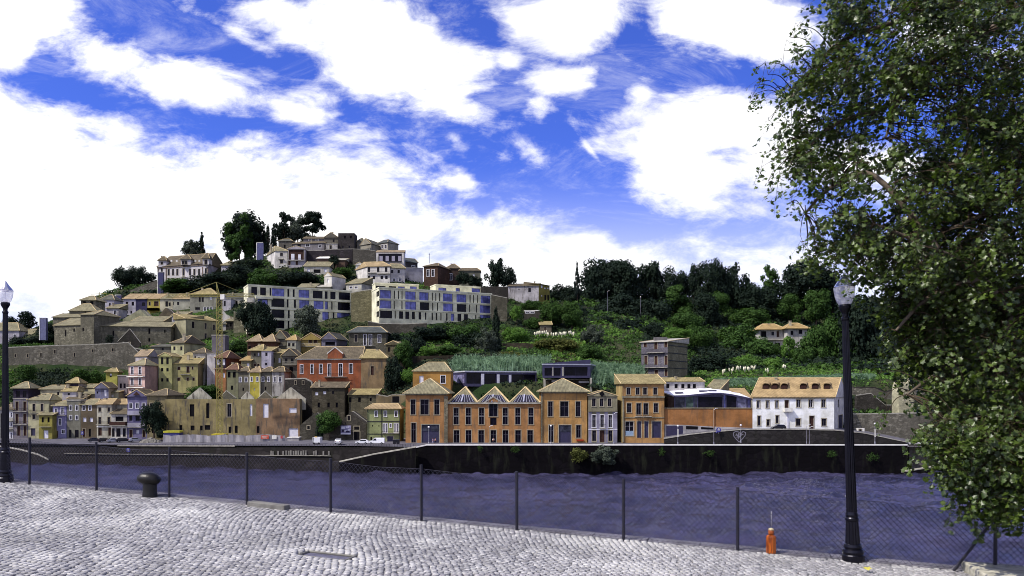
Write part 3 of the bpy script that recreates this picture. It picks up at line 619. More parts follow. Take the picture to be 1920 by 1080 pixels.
def H(name, label, A, B, eave, base, wall, roof=('flat', None, None), wins=(), L=None, Rr=None, depth=9.0, cat='house', group=None, over=.45, bal=(), side_wall=None, zbase=None, chim=(), caps=True, foot=True, recess=.16, frames=None):
    a = Vector(((A[0]-960)/F*A[1]*K, A[1]*K)); b = Vector(((B[0]-960)/F*B[1]*K, B[1]*K))
    if L: s = Vector(((L[0]-960)/F*L[1]*K, L[1]*K)); d = s-a
    elif Rr: s = Vector(((Rr[0]-960)/F*Rr[1]*K, Rr[1]*K)); d = s-b
    else: dd = (b-a).normalized(); d = Vector((-dd.y, dd.x))*depth
    ar, br = a+d, b+d
    if foot: FOOT.append([tuple(a), tuple(b), tuple(br), tuple(ar)])
    Fm = {'F': face_map(a, b), 'L': face_map(ar, a), 'R': face_map(b, br), 'B': face_map(br, ar)}
    Fm['F']['W'], zf = (b-a).length, Fm['F']['zz']
    ze = zf(eave); zb = zbase if zbase is not None else zf(base)-2.0
    root = empty(name, ((a.x+b.x+ar.x+br.x)/4, (a.y+b.y+ar.y+br.y)/4, zb), label, cat, group)
    h = House(); h.root = root; h.F = Fm; h.ze = ze; h.zb = zb; h.a, h.b, h.ar, h.br, h.d = a, b, ar, br, d
    holes = {'F': [], 'L': [], 'R': [], 'B': []}; jobs = []
    for wd in wins:
        f, st, p0, p1, wpx, cs = wd[:6]; fm = Fm[f]
        for c in cs:
            u0, u1 = fm['mp'](c-wpx/2), fm['mp'](c+wpx/2); z1, z0 = fm['zz'](p0, c), fm['zz'](p1, c)
            if len(wd) > 6 and wd[6] == 'lvl': z1, z0 = fm['zz'](p0), fm['zz'](p1)
            u0, u1 = max(.05, min(u0, u1)), min(fm['W']-.05, max(u0, u1)); z1 = min(z1, ze-.05)
            if u1-u0 < .1 or z1-z0 < .1: continue
            holes[f].append((u0, u1, z0, z1)); jobs.append((f, st, u0, u1, z0, z1))
    def facade(mb, f):
        fm = Fm[f]; W = fm['W']; hs = holes[f]
        us = sorted({0.0, W, *[x for q in hs for x in q[:2]]}); zs = sorted({zb, ze, *[x for q in hs for x in q[2:]]})
        for u0, u1 in zip(us, us[1:]):
            for z0, z1 in zip(zs, zs[1:]):
                if u1-u0 < 1e-5 or z1-z0 < 1e-5: continue
                uc, zc = (u0+u1)/2, (z0+z1)/2
                if any(q[0] < uc < q[1] and q[2] < zc < q[3] for q in hs): continue
                mb.poly([fm['pt'](u0, z0), fm['pt'](u1, z0), fm['pt'](u1, z1), fm['pt'](u0, z1)])
        for (u0, u1, z0, z1) in hs:
            r_ = -.45; q = [(u0, z0), (u1, z0), (u1, z1), (u0, z1)]
            for k in range(4):
                (ua, za), (ub, zb2) = q[k], q[(k+1) % 4]
                mb.poly([fm['pt'](ua, za), fm['pt'](ua, za, r_), fm['pt'](ub, zb2, r_), fm['pt'](ub, zb2)])
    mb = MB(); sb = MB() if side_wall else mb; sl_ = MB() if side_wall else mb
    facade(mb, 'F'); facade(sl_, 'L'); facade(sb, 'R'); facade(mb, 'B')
    mb.poly([(*a, ze), (*b, ze), (*br, ze), (*ar, ze)])
    rt = roof[0]; rp = roof[1]; rm = roof[2]
    ctr = lambda u, v: a+(b-a)*u+d*v
    def zr_at(u, v, py): return CZ+(HZ-py)/F*ctr(u, v).y
    # roof
    W = (b-a).length
    if rt != 'none':
        W = (b-a).length; D_ = d.length; ou = over/W; ov = over/D_; nb = MB(); lines = []
        e = [ctr(-ou, -ov), ctr(1+ou, -ov), ctr(1+ou, 1+ov), ctr(-ou, 1+ov)]
        t0 = ze-.12; t1 = ze+.06
        if rt == 'flat':
            th = rp or .35; e = [ctr(-.15/W, -.15/D_), ctr(1+.15/W, -.15/D_), ctr(1+.15/W, 1+.15/D_), ctr(-.15/W, 1+.15/D_)]
            nb.hexa([(*p, ze-.06) for p in e], [(*p, ze+th) for p in e])
        else:
            if rt == 'hip': r0, r1 = (roof[3], .5), (roof[4], .5)
            elif rt == 'hy': r0, r1 = (.5, roof[3]), (.5, roof[4])
            elif rt == 'gx': r0, r1 = (-ou, .5), (1+ou, .5)
            elif rt == 'gy': r0, r1 = (.5, -ov), (.5, 1+ov)
            elif rt == 'shed': r0, r1 = (-ou, 1+ov), (1+ou, 1+ov)
            zr = zr_at((r0[0]+r1[0])/2, max(0, r0[1]), rp); zr = max(zr, ze+.5)
            p0, p1 = (*ctr(*r0), zr), (*ctr(*r1), zr); E = [(*p, t1) for p in e]; U = [(*p, t0) for p in e]
            nb.poly([U[3], U[2], U[1], U[0]])
            for k in range(4):
                if rt == 'shed' and k == 2: continue
                nb.poly([U[k], U[(k+1) % 4], E[(k+1) % 4], E[k]])
            if rt in ('hip', 'gx'):
                nb.poly([E[0], E[1], p1, p0]); nb.poly([E[1], E[2], p1]); nb.poly([E[2], E[3], p0, p1]); nb.poly([E[3], E[0], p0])
                lines = [(p0, p1)]+([(E[0], p0), (E[1], p1), (E[2], p1), (E[3], p0)])
            elif rt in ('hy', 'gy'):
                nb.poly([E[0], E[1], p0]); nb.poly([E[1], E[2], p1, p0]); nb.poly([E[2], E[3], p1]); nb.poly([E[3], E[0], p0, p1])
                lines = [(p0, p1)]+([(E[0], p0), (E[1], p0), (E[2], p1), (E[3], p1)])
            elif rt == 'shed':
                nb.poly([E[0], E[1], p1, p0]); nb.poly([U[2], U[3], p0, p1]); nb.poly([U[1], U[2], p1, E[1]]); nb.poly([U[3], U[0], E[0], p0])
                lines = [(E[0], p0), (E[1], p1)]
            h.zr = zr; h.p0, h.p1, h.E = p0, p1, E
            # gable walls, proud of the recessed roof end
            if rt in ('gx', 'gy'):
                gm = MB()
                ends = ([(b, br, .5), (ar, a, .5)] if rt == 'gx' else [(a, b, 0), (br, ar, 1)])
                for (q0, q1, _) in ends:
                    dd = (q1-q0).normalized(); nn_ = Vector((dd.y, -dd.x)); off = over+.03; m_ = (q0+q1)/2
                    ex = over
                    tri = [(*(q0-dd*ex+nn_*off), ze-.10), (*(q1+dd*ex+nn_*off), ze-.10), (*(m_+nn_*off), zr+.04)]
                    tri2 = [(*(q0+nn_*.0), ze-.2), (*(q1), ze-.2), (*m_, zr-.15)]
                    (mb if rt == 'gy' else (sb if q0 is b else sl_)).extr([(*(q0-dd*.0+nn_*(over+.02)), ze-.1), (*(q1+nn_*(over+.02)), ze-.1), (*(m_+nn_*(over+.02)), zr-.22)], (*(-nn_*.2), 0))
        nb.build('roof', rm or M_SLAB, root)
        if lines and caps:
            cm = MB()
            for p, q in lines: cm.tube(p, q, .13, 5)
            cm.build('ridge_tiles', roof[5] if len(roof) > 5 else flat('b9a47c', .9, 0, .2, .8, 'ridge_mortar'), bpy_roof(root))
    mb.build('wall', wall, root)
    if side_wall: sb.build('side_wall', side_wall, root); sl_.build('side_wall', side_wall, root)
    # openings
    for (f, st, u0, u1, z0, z1) in jobs:
        fm = Fm[f]; pt = fm['pt']; fh, fw = (frames or FRM).get(st, FRM[st]); wm_ = MB(); rc = -recess
        isdoor = st in 'gn'
        def bar(ua, ub, za, zb2, o0, o1):
            wm_.hexa([pt(ua, za, o0), pt(ub, za, o0), pt(ub, za, o1), pt(ua, za, o1)][::-1], [pt(ua, zb2, o0), pt(ub, zb2, o0), pt(ub, zb2, o1), pt(ua, zb2, o1)][::-1])
        if st in 'swgna':      # surround standing proud of the wall
            e_ = .003; o0, o1 = -.08, .05
            bar(u0-fw, u0+e_, z0-e_, z1+e_, o0, o1); bar(u1-e_, u1+fw, z0-e_, z1+e_, o0, o1); bar(u0-fw-.03, u1+fw+.03, z1+e_, z1+fw+e_, o0, o1+.02)
            if not isdoor: bar(u0-fw-.05, u1+fw+.05, z0-fw*.9, z0-e_, o0, o1+.05)
            if st == 'a': # shallow arch cheeks
                wm_.poly([pt(u0, z1, -.06), pt(u0+.35, z1, -.06), pt(u0, z1-.4, -.06)]); wm_.poly([pt(u1, z1, -.06), pt(u1, z1-.4, -.06), pt(u1-.35, z1, -.06)])
        if st in 'swakb':      # sash
            t_ = .06 if st != 'b' else .05
            sash = MB(); 
            def sbar(ua, ub, za, zb2): sash.hexa([pt(ua, za, rc-.06), pt(ub, za, rc-.06), pt(ub, za, rc), pt(ua, za, rc)][::-1], [pt(ua, zb2, rc-.06), pt(ub, zb2, rc-.06), pt(ub, zb2, rc), pt(ua, zb2, rc)][::-1])
            sbar(u0, u0+t_, z0, z1); sbar(u1-t_, u1, z0, z1); sbar(u0+t_, u1-t_, z1-t_, z1); sbar(u0+t_, u1-t_, z0, z0+t_)
            nmul = 1 if st != 'b' else max(1, int((u1-u0)/1.6))
            for k in range(1, nmul+1): uu = u0+(u1-u0)*k/(nmul+1); sbar(uu-t_*.6, uu+t_*.6, z0+t_, z1-t_)
            if st in 'swa': sbar(u0+t_, (u0+u1)/2-t_*.6, z0+(z1-z0)*.66, z0+(z1-z0)*.66+t_); sbar((u0+u1)/2+t_*.6, u1-t_, z0+(z1-z0)*.66, z0+(z1-z0)*.66+t_)
        main = wm_ if wm_.f else None
        if main: wo = main.build('door' if isdoor else 'window', frm(fh), root)
        pm = {'s': G_DARK, 'w': G_DARK, 'a': G_DARK, 'k': G_DARK, 'b': G_BLUE, 'd': G_VOID, 'g': M_NAVY, 'n': M_BROWN, 'x': M_BLIND}[st]
        pane = MB().poly([pt(u0, z0, rc-.05), pt(u1, z0, rc-.05), pt(u1, z1, rc-.05), pt(u0, z1, rc-.05)])
        if not main and st in 'kb': wo = sash.build('window', frm(fh), root)
        elif not main: wo = pane.build('shutter' if st == 'x' else 'window', pm, root); continue
        elif st in 'swa': sash.build('sash', frm('b9b7c2' if st != 's' else '55535c'), wo)
        pane.build('leaf' if isdoor else 'pane', pm, wo)
    for bb in bal:
        f, x0, x1, pfl, hh_, pj, kd = bb[:7]; mt = bb[7] if len(bb) > 7 else None
        fm = Fm[f]; pt = fm['pt']; u0, u1 = fm['mp'](x0), fm['mp'](x1); z = fm['zz'](pfl, (x0+x1)/2); q = MB()
        def bx(ua, ub, za, zb2, o0, o1, m_=q): m_.hexa([pt(ua, za, o0), pt(ub, za, o0), pt(ub, za, o1), pt(ua, za, o1)][::-1], [pt(ua, zb2, o0), pt(ub, zb2, o0), pt(ub, zb2, o1), pt(ua, zb2, o1)][::-1])
        bx(u0, u1, z-.16, z, .003, pj)
        bo = q.build('balcony', M_SLAB, root); q = MB()
        if kd == 'solid':
            bx(u0, u1, z+.003, z+hh_, pj-.1, pj, q); bx(u0, u0+.1, z+.003, z+hh_, .003, pj-.103, q); bx(u1-.1, u1, z+.003, z+hh_, .003, pj-.103, q); q.build('parapet', mt or wall, bo)
        else:
            bx(u0, u1, z+hh_-.06, z+hh_, pj-.07, pj, q); nbar = max(3, int((u1-u0)/.22))
            for k in range(nbar+1): uu = u0+.02+(u1-u0-.05)*k/nbar; q.tube(pt(uu, z, pj-.04), pt(uu, z+hh_-.05, pj-.04), .022, 3)
            for uu in (u0+.03, u1-.03): q.tube(pt(uu, z+hh_-.03, 0), pt(uu, z+hh_-.03, pj-.04), .03, 4)
            q.build('railing', mt or M_IRON, bo)
    hsh = (int(A[0]*7+eave*3) % 10)
    if not chim and rt in ('hip', 'shed', 'gx', 'gy') and cat == 'house' and hsh < 5 and W > 4 and name != 'mansion': chim = [(A[0]+(B[0]-A[0])*(.2+.15*(hsh % 4)), .45, min(eave, rp)-(.8 if rt == 'shed' else -.6)-hsh*.25, .75)]
    for (cx, cv, top, sz) in chim:
        fm = Fm['F']; u = fm['mp'](cx)/fm['W']; c = ctr(u, cv); zt = CZ+(HZ-top)/F*c.y; q = MB()
        q.box(c.x-sz/2, c.x+sz/2, c.y-sz/2, c.y+sz/2, ze-.3, zt); q.box(c.x-sz/2-.1, c.x+sz/2+.1, c.y-sz/2-.1, c.y+sz/2+.1, zt+.003, zt+.15); q.build('chimney', plaster('b5aa98', .5), bpy_roof(root))
    return h
def bpy_roof(root):
    for c in root.children:
        if c.name.split('.')[0] == 'roof': return c
    return root
def slab(h, f, x0, x1, p0, p1, o0, o1, m, name='trim', lvl=False):
    fm = h.F[f]; pt = fm['pt']; u0, u1 = fm['mp'](x0), fm['mp'](x1); xm = None if lvl else (x0+x1)/2; z1, z0 = fm['zz'](p0, xm), fm['zz'](p1, xm)
    return MB().hexa([pt(u0, z0, o0), pt(u1, z0, o0), pt(u1, z0, o1), pt(u0, z0, o1)][::-1], [pt(u0, z1, o0), pt(u1, z1, o0), pt(u1, z1, o1), pt(u0, z1, o1)][::-1]).build(name, m, h.root)

T_OR = tile('c39a63', .3); T_BR = tile('7d6850', .6); T_GOLD = tile('b5984f', .4); T_PINK = tile('ad8a68', .4); T_GREY = tile('6c675f', .5); T_TAN = tile('a08f68', .5); T_YEL = tile('c9983f', .25); T_RED = tile('8a5540', .5); T_SLATE = tile('5c6066', .4)
S_GRAN = stone('868170', 1.1, .45, .45); S_DARK = stone('4a4642', 1.0, .5, .5); S_LITE = stone('8d8672', .6, .45, .35); S_WALL = stone('817c70', 1.0, .55, .4)

# ---- front row, left: riverside houses ----
L0 = 145
H('town_house', 'narrow white balconied house half hidden behind the left street lamp', (-6, L0), (24.5, L0), 768, 823, plaster('b9b6b6', .3), ('shed', 757, T_BR), [('F','w',774,782,3.4,[16,21.5]),('F','w',792,800,3.4,[16,21.5]),('F','w',811,822,3.4,[16,21.5]),('F','k',775,822,5,[3])], bal=[('F',12,24,789,1.0,.8,'rail',M_WHITE),('F',12,24,804,1.0,.8,'rail',M_WHITE)])
H('town_house', 'grey mauve riverside house with three tiers of dark shutters below slate storey', (25, L0), (52, L0), 748, 821, plaster('7c7688', .35), ('flat', .2, M_SLAB), [('F','n',753,770,5.5,[32,46.5]),('F','n',776,794,5.5,[32,46.5]),('F','n',799,817,5.5,[35,47])], bal=[('F',26,51.5,771,1.1,.7,'rail'),('F',26,51.5,795.5,1.1,.7,'rail')])
H('slate_house', 'dark slate clad top storey under broad tan hipped roof, far left', (25, 146.2), (53, 146.2), 728, 760, flat('2d2735', .8, 0, .3, .8, 'dark_slate'), ('hip', 716, T_TAN, .35, .6), [('F','k',733,745,7,[34,46])], Rr=(75, 152), over=.8)
H('town_house', 'cream riverside house with laundry balcony beside the mauve house', (53, L0), (91.5, L0), 750, 819, plaster('aca88c', .35), ('hip', 738.5, T_TAN, .3, .7), [('F','s',757,771,5,[63.5,79]),('F','s',777,786,5.5,[63.5]),('F','g',803,817,8,[62])], bal=[('F',57,86,774,1.0,.9,'rail')], depth=12)
H('town_house', 'small olive yellow house standing forward of the cream one', (73, 143.6), (98, 143.6), 778, 823, plaster('8e8638', .45), ('shed', 771, T_TAN), [('F','d',782.5,792,4,[80,91]),('F','x',807,822,9,[86])], bal=[('F',76,96,800,1.0,.8,'rail')], depth=4)
H('town_house', 'lilac blue riverside house with small bay window left of narrow grey house', (99, L0), (124.5, L0), 761, 822, plaster('8c88c0', .25), ('hip', 751, T_TAN, .3, .7), [('F','w',766,776,4,[105]),('F','w',764,776,5,[117]),('F','w',785,797,4.5,[112.5]),('F','k',788,794,3,[105]),('F','n',808,821,6,[105.5]),('F','w',806,813,6,[118.5])], bal=[('F',107,124,778,1.0,.8,'rail')])
H('town_house', 'narrow flat topped grey green house with six small windows', (125.5, L0), (151, L0), 751, 821, plaster('77766f', .4), ('flat', .3, M_SLAB), [('F','w',760,769,4.2,[132.5,144]),('F','w',779,787,4.2,[132.5,144]),('F','k',806,820.5,5,[131.5]),('F','k',806,820.5,7,[144])])
H('town_house', 'brown riverside house with white blinds and burnt orange ground floor', (151.5, L0), (181, L0), 759, 821, plaster('615546', .4), ('hip', 748, T_TAN, .2, .8), [('F','w',761,769,5,[157,169]),('F','x',783,791,6.5,[158.5,171]),('F','n',804,819,5,[157.5]),('F','d',804,819,4,[168.5])])
h = H('town_house', 'white riverside house with iron balcony between brown and timber houses', (181.5, L0), (209, L0), 758, 820, plaster('b4b0a8', .4), ('hip', 747.5, T_OR, .05, .95), [('F','s',764,772,5,[187,204]),('F','s',782,795,5,[187,204]),('F','n',802,817,6.5,[187.5]),('F','n',802,817,5,[205.5])], bal=[('F',181.6,209,795.5,1.0,.8,'rail')])
slab(bpy and h, 'F', 181.6, 209, 799, 801, .004, .15, M_WHITE, 'cornice')
H('roofed_house', 'tan roofed white house end rising behind the timber balcony house', (209, L0+2), (238, L0+2), 758, 790, plaster('b0aca0', .4), ('hip', 748, T_OR, .1, .6), [('F','s',762,770,4,[214])])
H('timber_house', 'low house with dark timber veranda over white ground floor', (208.5, 144), (238, 144), 776, 821, plaster('bdb9bc', .3), ('shed', 761, T_BR), [('F','d',781,790,15,[224]),('F','k',803,819,5,[212.5]),('F','k',803,819,8,[222]),('F','k',803,819,5.5,[233])], bal=[('F',208,238,797,1.2,1.2,'solid',M_BROWN)])
h = H('town_house', 'violet blue house with pointed gable and white balcony bands, left of dark tree', (239, 144), (276, 144), 743, 821, plaster('6d6897', .25), ('gy', 730, T_BR), [('F','w',756,765.5,5.5,[245,257.5,269.5]),('F','k',779,789,5.5,[245]),('F','k',779,789,8,[258]),('F','n',806,820,5.5,[245.5]),('F','n',806,820,5,[270]),('F','x',806,813,6,[258])], bal=[('F',241,273,777.5,1.4,.9,'solid',plaster('9a97b8', .2)),('F',241,273,800.5,1.4,.9,'solid',plaster('a5a2bd', .2))])
fm = h.F['F']; MB().poly([fm['pt'](fm['mp'](251), h.ze+.4, .7), fm['pt'](fm['mp'](264), h.ze+.4, .7), fm['pt'](fm['mp'](257.5), h.ze+1.7, .7)]).extr([fm['pt'](fm['mp'](251), h.ze+.4, .62), fm['pt'](fm['mp'](264), h.ze+.4, .62), fm['pt'](fm['mp'](257.5), h.ze+1.7, .62)], (0, -.06, 0)).build('gable_window', M_BROWN, h.root)
# second row, left
H('back_house', 'dark walled cottage under small golden pyramid roof above riverside roofs', (127, 150), (147, 150), 718, 745, flat('35303c', .8, 0, .3, .8, 'dark_slate'), ('hip', 707.5, T_GOLD, .4, .6), Rr=(161, 154), over=.6, side_wall=plaster('b3adbb', .3))
H('back_house', 'cream house with wide tan roof left of the pyramid roof', (76, 149), (120, 149), 730, 760, plaster('b1ab95', .35), ('hip', 722, T_TAN, .2, .8), [('F','k',737,742,5,[95]),('F','k',735,741,4,[109])])
H('back_house', 'white lilac cottage with tan roof and single small window', (117, 148), (143, 148), 734, 765, plaster('bcb7c8', .3), ('hip', 723, T_GOLD, .2, .7), [('F','k',737,741,4,[115.5,129]),], chim=[(120,.3,721,.8)])
H('back_house', 'brown tiled row of roofs with white chimneys behind the lilac house', (127, 147), (155, 147), 748, 770, plaster('5f5a58', .5), ('shed', 733, T_BR), chim=[(147.5,.1,736,.9),(156,.2,738,.7)])
H('back_house', 'beige house with shuttered gallery and tan lean-to roof', (146, 149.5), (178, 149.5), 738.5, 765, plaster('8d8374', .45), ('hip', 728, T_TAN, .1, .9), [('F','d',741,748,7,[152,164])])
H('back_house', 'beige roofed house behind the blue gabled house', (150, 151.5), (180, 151.5), 727, 750, plaster('8f8570', .4), ('hip', 720, T_TAN, .2, .8))
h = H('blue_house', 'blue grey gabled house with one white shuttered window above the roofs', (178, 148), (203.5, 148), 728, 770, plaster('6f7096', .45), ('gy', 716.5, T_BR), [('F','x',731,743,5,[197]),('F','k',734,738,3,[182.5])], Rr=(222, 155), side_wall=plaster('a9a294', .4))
H('back_house', 'pale greenish cottage below the yellow house', (205, 150), (222, 150), 735, 765, plaster('a2a28c', .4), ('shed', 728, T_TAN), [('F','x',740,744,4,[211])])
H('yellow_house', 'small mustard yellow house with one window beneath the stone wall', (198.5, 156), (220, 156), 697.5, 722, plaster('9c9a3c', .3), ('hip', 689.5, T_GOLD, .4, .7), [('F','x',700.5,704,4,[207.5]),('F','k',704,707,4,[207.5])], Rr=(229, 161), over=.6)
H('mauve_house', 'mauve grey house with paired windows beside the pink house', (221, 152), (240.5, 152), 705, 765, plaster('7f7683', .4), ('flat', .4, M_SLAB), [('F','k',719,728,4,[226.5,233.5]),('F','k',740,748,4,[229,236])], bal=[('F',221,240,737,1.5,.5,'solid')])
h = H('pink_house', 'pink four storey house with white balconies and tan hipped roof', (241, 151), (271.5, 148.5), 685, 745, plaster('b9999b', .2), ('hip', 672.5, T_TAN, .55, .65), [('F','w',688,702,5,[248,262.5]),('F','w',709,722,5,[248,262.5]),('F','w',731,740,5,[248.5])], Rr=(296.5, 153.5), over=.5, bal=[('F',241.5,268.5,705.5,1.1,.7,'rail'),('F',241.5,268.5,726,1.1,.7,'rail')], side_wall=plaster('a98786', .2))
slab(h, 'F', 241, 271.5, 705.6, 707, .006, .85, M_WHITE, 'white_band'); slab(h, 'F', 241, 271.5, 726.1, 727.5, .006, .85, M_WHITE, 'white_band')
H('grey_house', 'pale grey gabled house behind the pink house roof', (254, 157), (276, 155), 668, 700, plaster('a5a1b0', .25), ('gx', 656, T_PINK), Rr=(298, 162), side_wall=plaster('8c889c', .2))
h = H('green_house', 'tall pale yellow green gabled house with six dark windows', (297.5, 153), (322, 153), 668, 727, plaster('adac72', .25), ('gy', 660.5, T_GOLD), [('F','k',670,683,4.6,[304,314]),('F','k',690,696.5,4.4,[304,314]),('F','k',709,715.5,4.4,[304,314])], over=.3)
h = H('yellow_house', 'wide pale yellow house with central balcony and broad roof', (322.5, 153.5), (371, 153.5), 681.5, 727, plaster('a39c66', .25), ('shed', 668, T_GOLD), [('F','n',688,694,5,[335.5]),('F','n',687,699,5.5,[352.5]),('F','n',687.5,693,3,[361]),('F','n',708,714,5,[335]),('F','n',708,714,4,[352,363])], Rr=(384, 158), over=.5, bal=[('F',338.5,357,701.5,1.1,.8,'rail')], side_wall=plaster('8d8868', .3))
H('grey_house', 'narrow whitish grey house behind the wide yellow house', (362, 157), (385, 157), 661.5, 720, plaster('a9a6a6', .45), ('hip', 652.5, T_BR, .5, .6), [('F','k',668,673,3,[366]),('F','k',670,675,5,[373]),('F','k',690,697,4,[380])])
H('white_house', 'blank whitewashed house side left of the yellow crane mast', (388, 156), (404.5, 156), 662.5, 714, plaster('c3bfcb', .3), ('flat', .2, M_SLAB), [('F','x',708,711,2.4,[389.6])])
H('concrete_tower', 'plain mauve concrete block behind the crane mast', (397, 163), (422, 163), 629, 672, plaster('6d6878', .35), ('flat', .3, M_SLAB), Rr=(429, 166))
h = H('brick_house', 'dark red house with white framed windows behind the crane', (403.5, 154), (424, 154), 671, 695, plaster('2c2038', .3), ('hip', 658, T_RED, .4, .7), [('F','x',673.5,684.5,5.5,[408.5,419])], Rr=(452, 160), side_wall=plaster('6b3524', .3), over=.4)
H('brick_house', 'peeling orange house wall directly behind the crane mast', (403, 152), (424, 152), 692, 748, plaster('a0683e', .55), ('shed', 689, T_RED), [('F','x',699,708,4.4,[419.5])])
H('green_house', 'sage green house with two black upper windows beside crane mast', (425, 151), (446.5, 151), 693, 748, plaster('7d7d62', .35), ('hip', 681, T_RED, .25, .6), [('F','d',697.5,708,5.4,[429.5,439.3]),('F','d',723,731,4.2,[435])])
H('stone_house', 'grey stone house with lace of white windows left of bright yellow one', (447, 151), (466.5, 151), 696, 748, plaster('6b675c', .6), ('hip', 687.5, T_BR, .4, .6), [('F','w',707.5,716,3.8,[450.6,461.5]),('F','d',727,733,2.8,[456])])
h = H('yellow_house', 'narrow bright lemon yellow house between grey stone houses', (466.8, 150.7), (488, 150.7), 698, 748, plaster('b7a92a', .12), ('hip', 687, T_PINK, .5, .62), [('F','w',707,715,3.2,[471.9,482.2]),('F','x',727.5,732.5,2.2,[477])])
slab(h, 'F', 466.8, 467.8, 698, 747, .004, .06, M_WHITE, 'quoin'); slab(h, 'F', 487, 488, 698, 747, .004, .06, M_WHITE, 'quoin')
H('stone_house', 'grey stone house right of the bright yellow one', (488.2, 151), (509.5, 151), 697, 748, plaster('69665d', .6), ('hip', 688, T_BR, .4, .7), [('F','w',707,715.5,3.6,[493,503.5]),('F','d',725,731,3,[498])])
H('stone_house', 'half whitewashed crumbling house above the ruined warehouse end', (510, 151), (533, 151), 697, 748, plaster('aeabb0', .9), ('hip', 687.5, T_BR, .3, .7), [('F','w',707,716,4,[515,525])])
# long ruined warehouse front
RU = 140
h = H('ruined_warehouse', 'long roofless ochre warehouse facade with stained walls and empty windows', (309, RU), (562, RU), 748.5, 817, plaster('8d8058', .85), ('none', 0, 0), [
 ('F','d',758,781,8.5,[360]),('F','d',756,784,6,[389.5]),('F','s',757,781.5,7.5,[430]),('F','x',758,780,5,[470.5]),('F','x',757,783,9,[498]),
 ('F','d',797,812,5.6,[339]),('F','d',798,807,7.6,[361]),('F','d',798,807,5,[377.5]),('F','d',797,806,10,[389]),('F','d',800,812,5,[431]),('F','d',798,812,5.2,[443]),('F','d',798,813,4.6,[482])], depth=3, cat='ruin')
h2 = H('ruined_warehouse', 'pinkish ochre right end of the long roofless warehouse with garage door', (480, RU-.35), (562, RU-.35), 747.8, 817, plaster('8a6d54', .75), ('none', 0, 0), [('F','x',757,783,10,[498.3]),('F','x',765,774,14,[549]),('F','x',803,819,18,[550]),('F','d',799,812,5,[484])], Rr=(570, 148), cat='ruin', side_wall=S_DARK)
cp = MB()
def gable_wall(name, label, xs, yu, base, apex, m, th=.6, cap=True, cat='ruin', wins=()):
    a, b2 = xs[0], xs[-1]; Y = yu*K; pts = [((x-960)/F*Y, CZ+(HZ-p)/F*Y) for x, p in zip(xs, apex)]
    x0, x1 = pts[0][0], pts[-1][0]; zb = CZ+(HZ-base)/F*Y-1.5
    root = empty(name, ((x0+x1)/2, Y, zb), label, cat); q = MB()
    ring = [(x0, Y, zb), (x1, Y, zb)]+[(x, Y, z) for x, z in pts[::-1]]; q.extr(ring, (0, th, 0)); q.build('wall', m, root)
    if cap:
        q = MB()
        for (xa, za), (xb, zb3) in zip(pts, pts[1:]): q.tube((xa, Y+th/2, za+.06), (xb, Y+th/2, zb3+.06), .22, 4)
        q.build('coping', M_SLAB, root)
    for (p0, p1, wpx, cs) in wins:
        for c in cs:
            xa, xb = (c-wpx/2-960)/F*Y, (c+wpx/2-960)/F*Y; z1, z0 = CZ+(HZ-p0)/F*Y, CZ+(HZ-p1)/F*Y
            fr_ = MB(); 
            for (u0, u1, w0, w1) in ((xa-.2, xa, z0, z1), (xb, xb+.2, z0, z1), (xa-.2, xb+.2, z1+.002, z1+.22), (xa-.2, xb+.2, z0-.2, z0-.002)): fr_.box(u0, u1, Y-.06, Y+.02, w0, w1)
            fo = fr_.build('window', frm('9a917e'), root); MB().poly([(xa, Y-.01, z0), (xb, Y-.01, z0), (xb, Y-.01, z1), (xa, Y-.01, z1)]).build('opening', G_VOID, fo)
    FOOT.append([(x0, Y), (x1, Y), (x1, Y+th+1), (x0, Y+th+1)]); return root
W_RUIN = plaster('b3b0a8', .8)
gable_wall('gable_ruin', 'whitewashed triangular gable left behind the ruined warehouse front', [350, 374, 396], 142.5, 760, [747, 727.5, 747], W_RUIN)
gable_wall('gable_ruin', 'brown stone gable behind the warehouse just right of the crane mast', [416, 424, 442], 142.5, 760, [742, 733, 747], S_GRAN)
gable_wall('gable_ruin', 'low grey gable below the left stone house behind warehouse', [452, 463, 476], 142.5, 760, [747, 735, 747], W_RUIN)
gable_wall('gable_ruin', 'low brown gable behind the warehouse under the crumbling house', [484, 497, 511], 142.5, 760, [747, 734, 747], S_GRAN)
gable_wall('gable_ruin', 'big whitewashed gable over the right end of the warehouse', [518, 545, 573], 142.5, 760, [747.5, 727, 749], W_RUIN)
H('tiled_house', 'brown roofed ochre house behind the dark street tree', (276, 142), (312, 142), 741.5, 817, plaster('857a5c', .7), ('hip', 729, T_BR, .45, .6), [('F','d',799,812,5,[287,300]),('F','s',756,768,6,[284])], Rr=(345, 148), side_wall=plaster('857a5c', .7), over=.6)
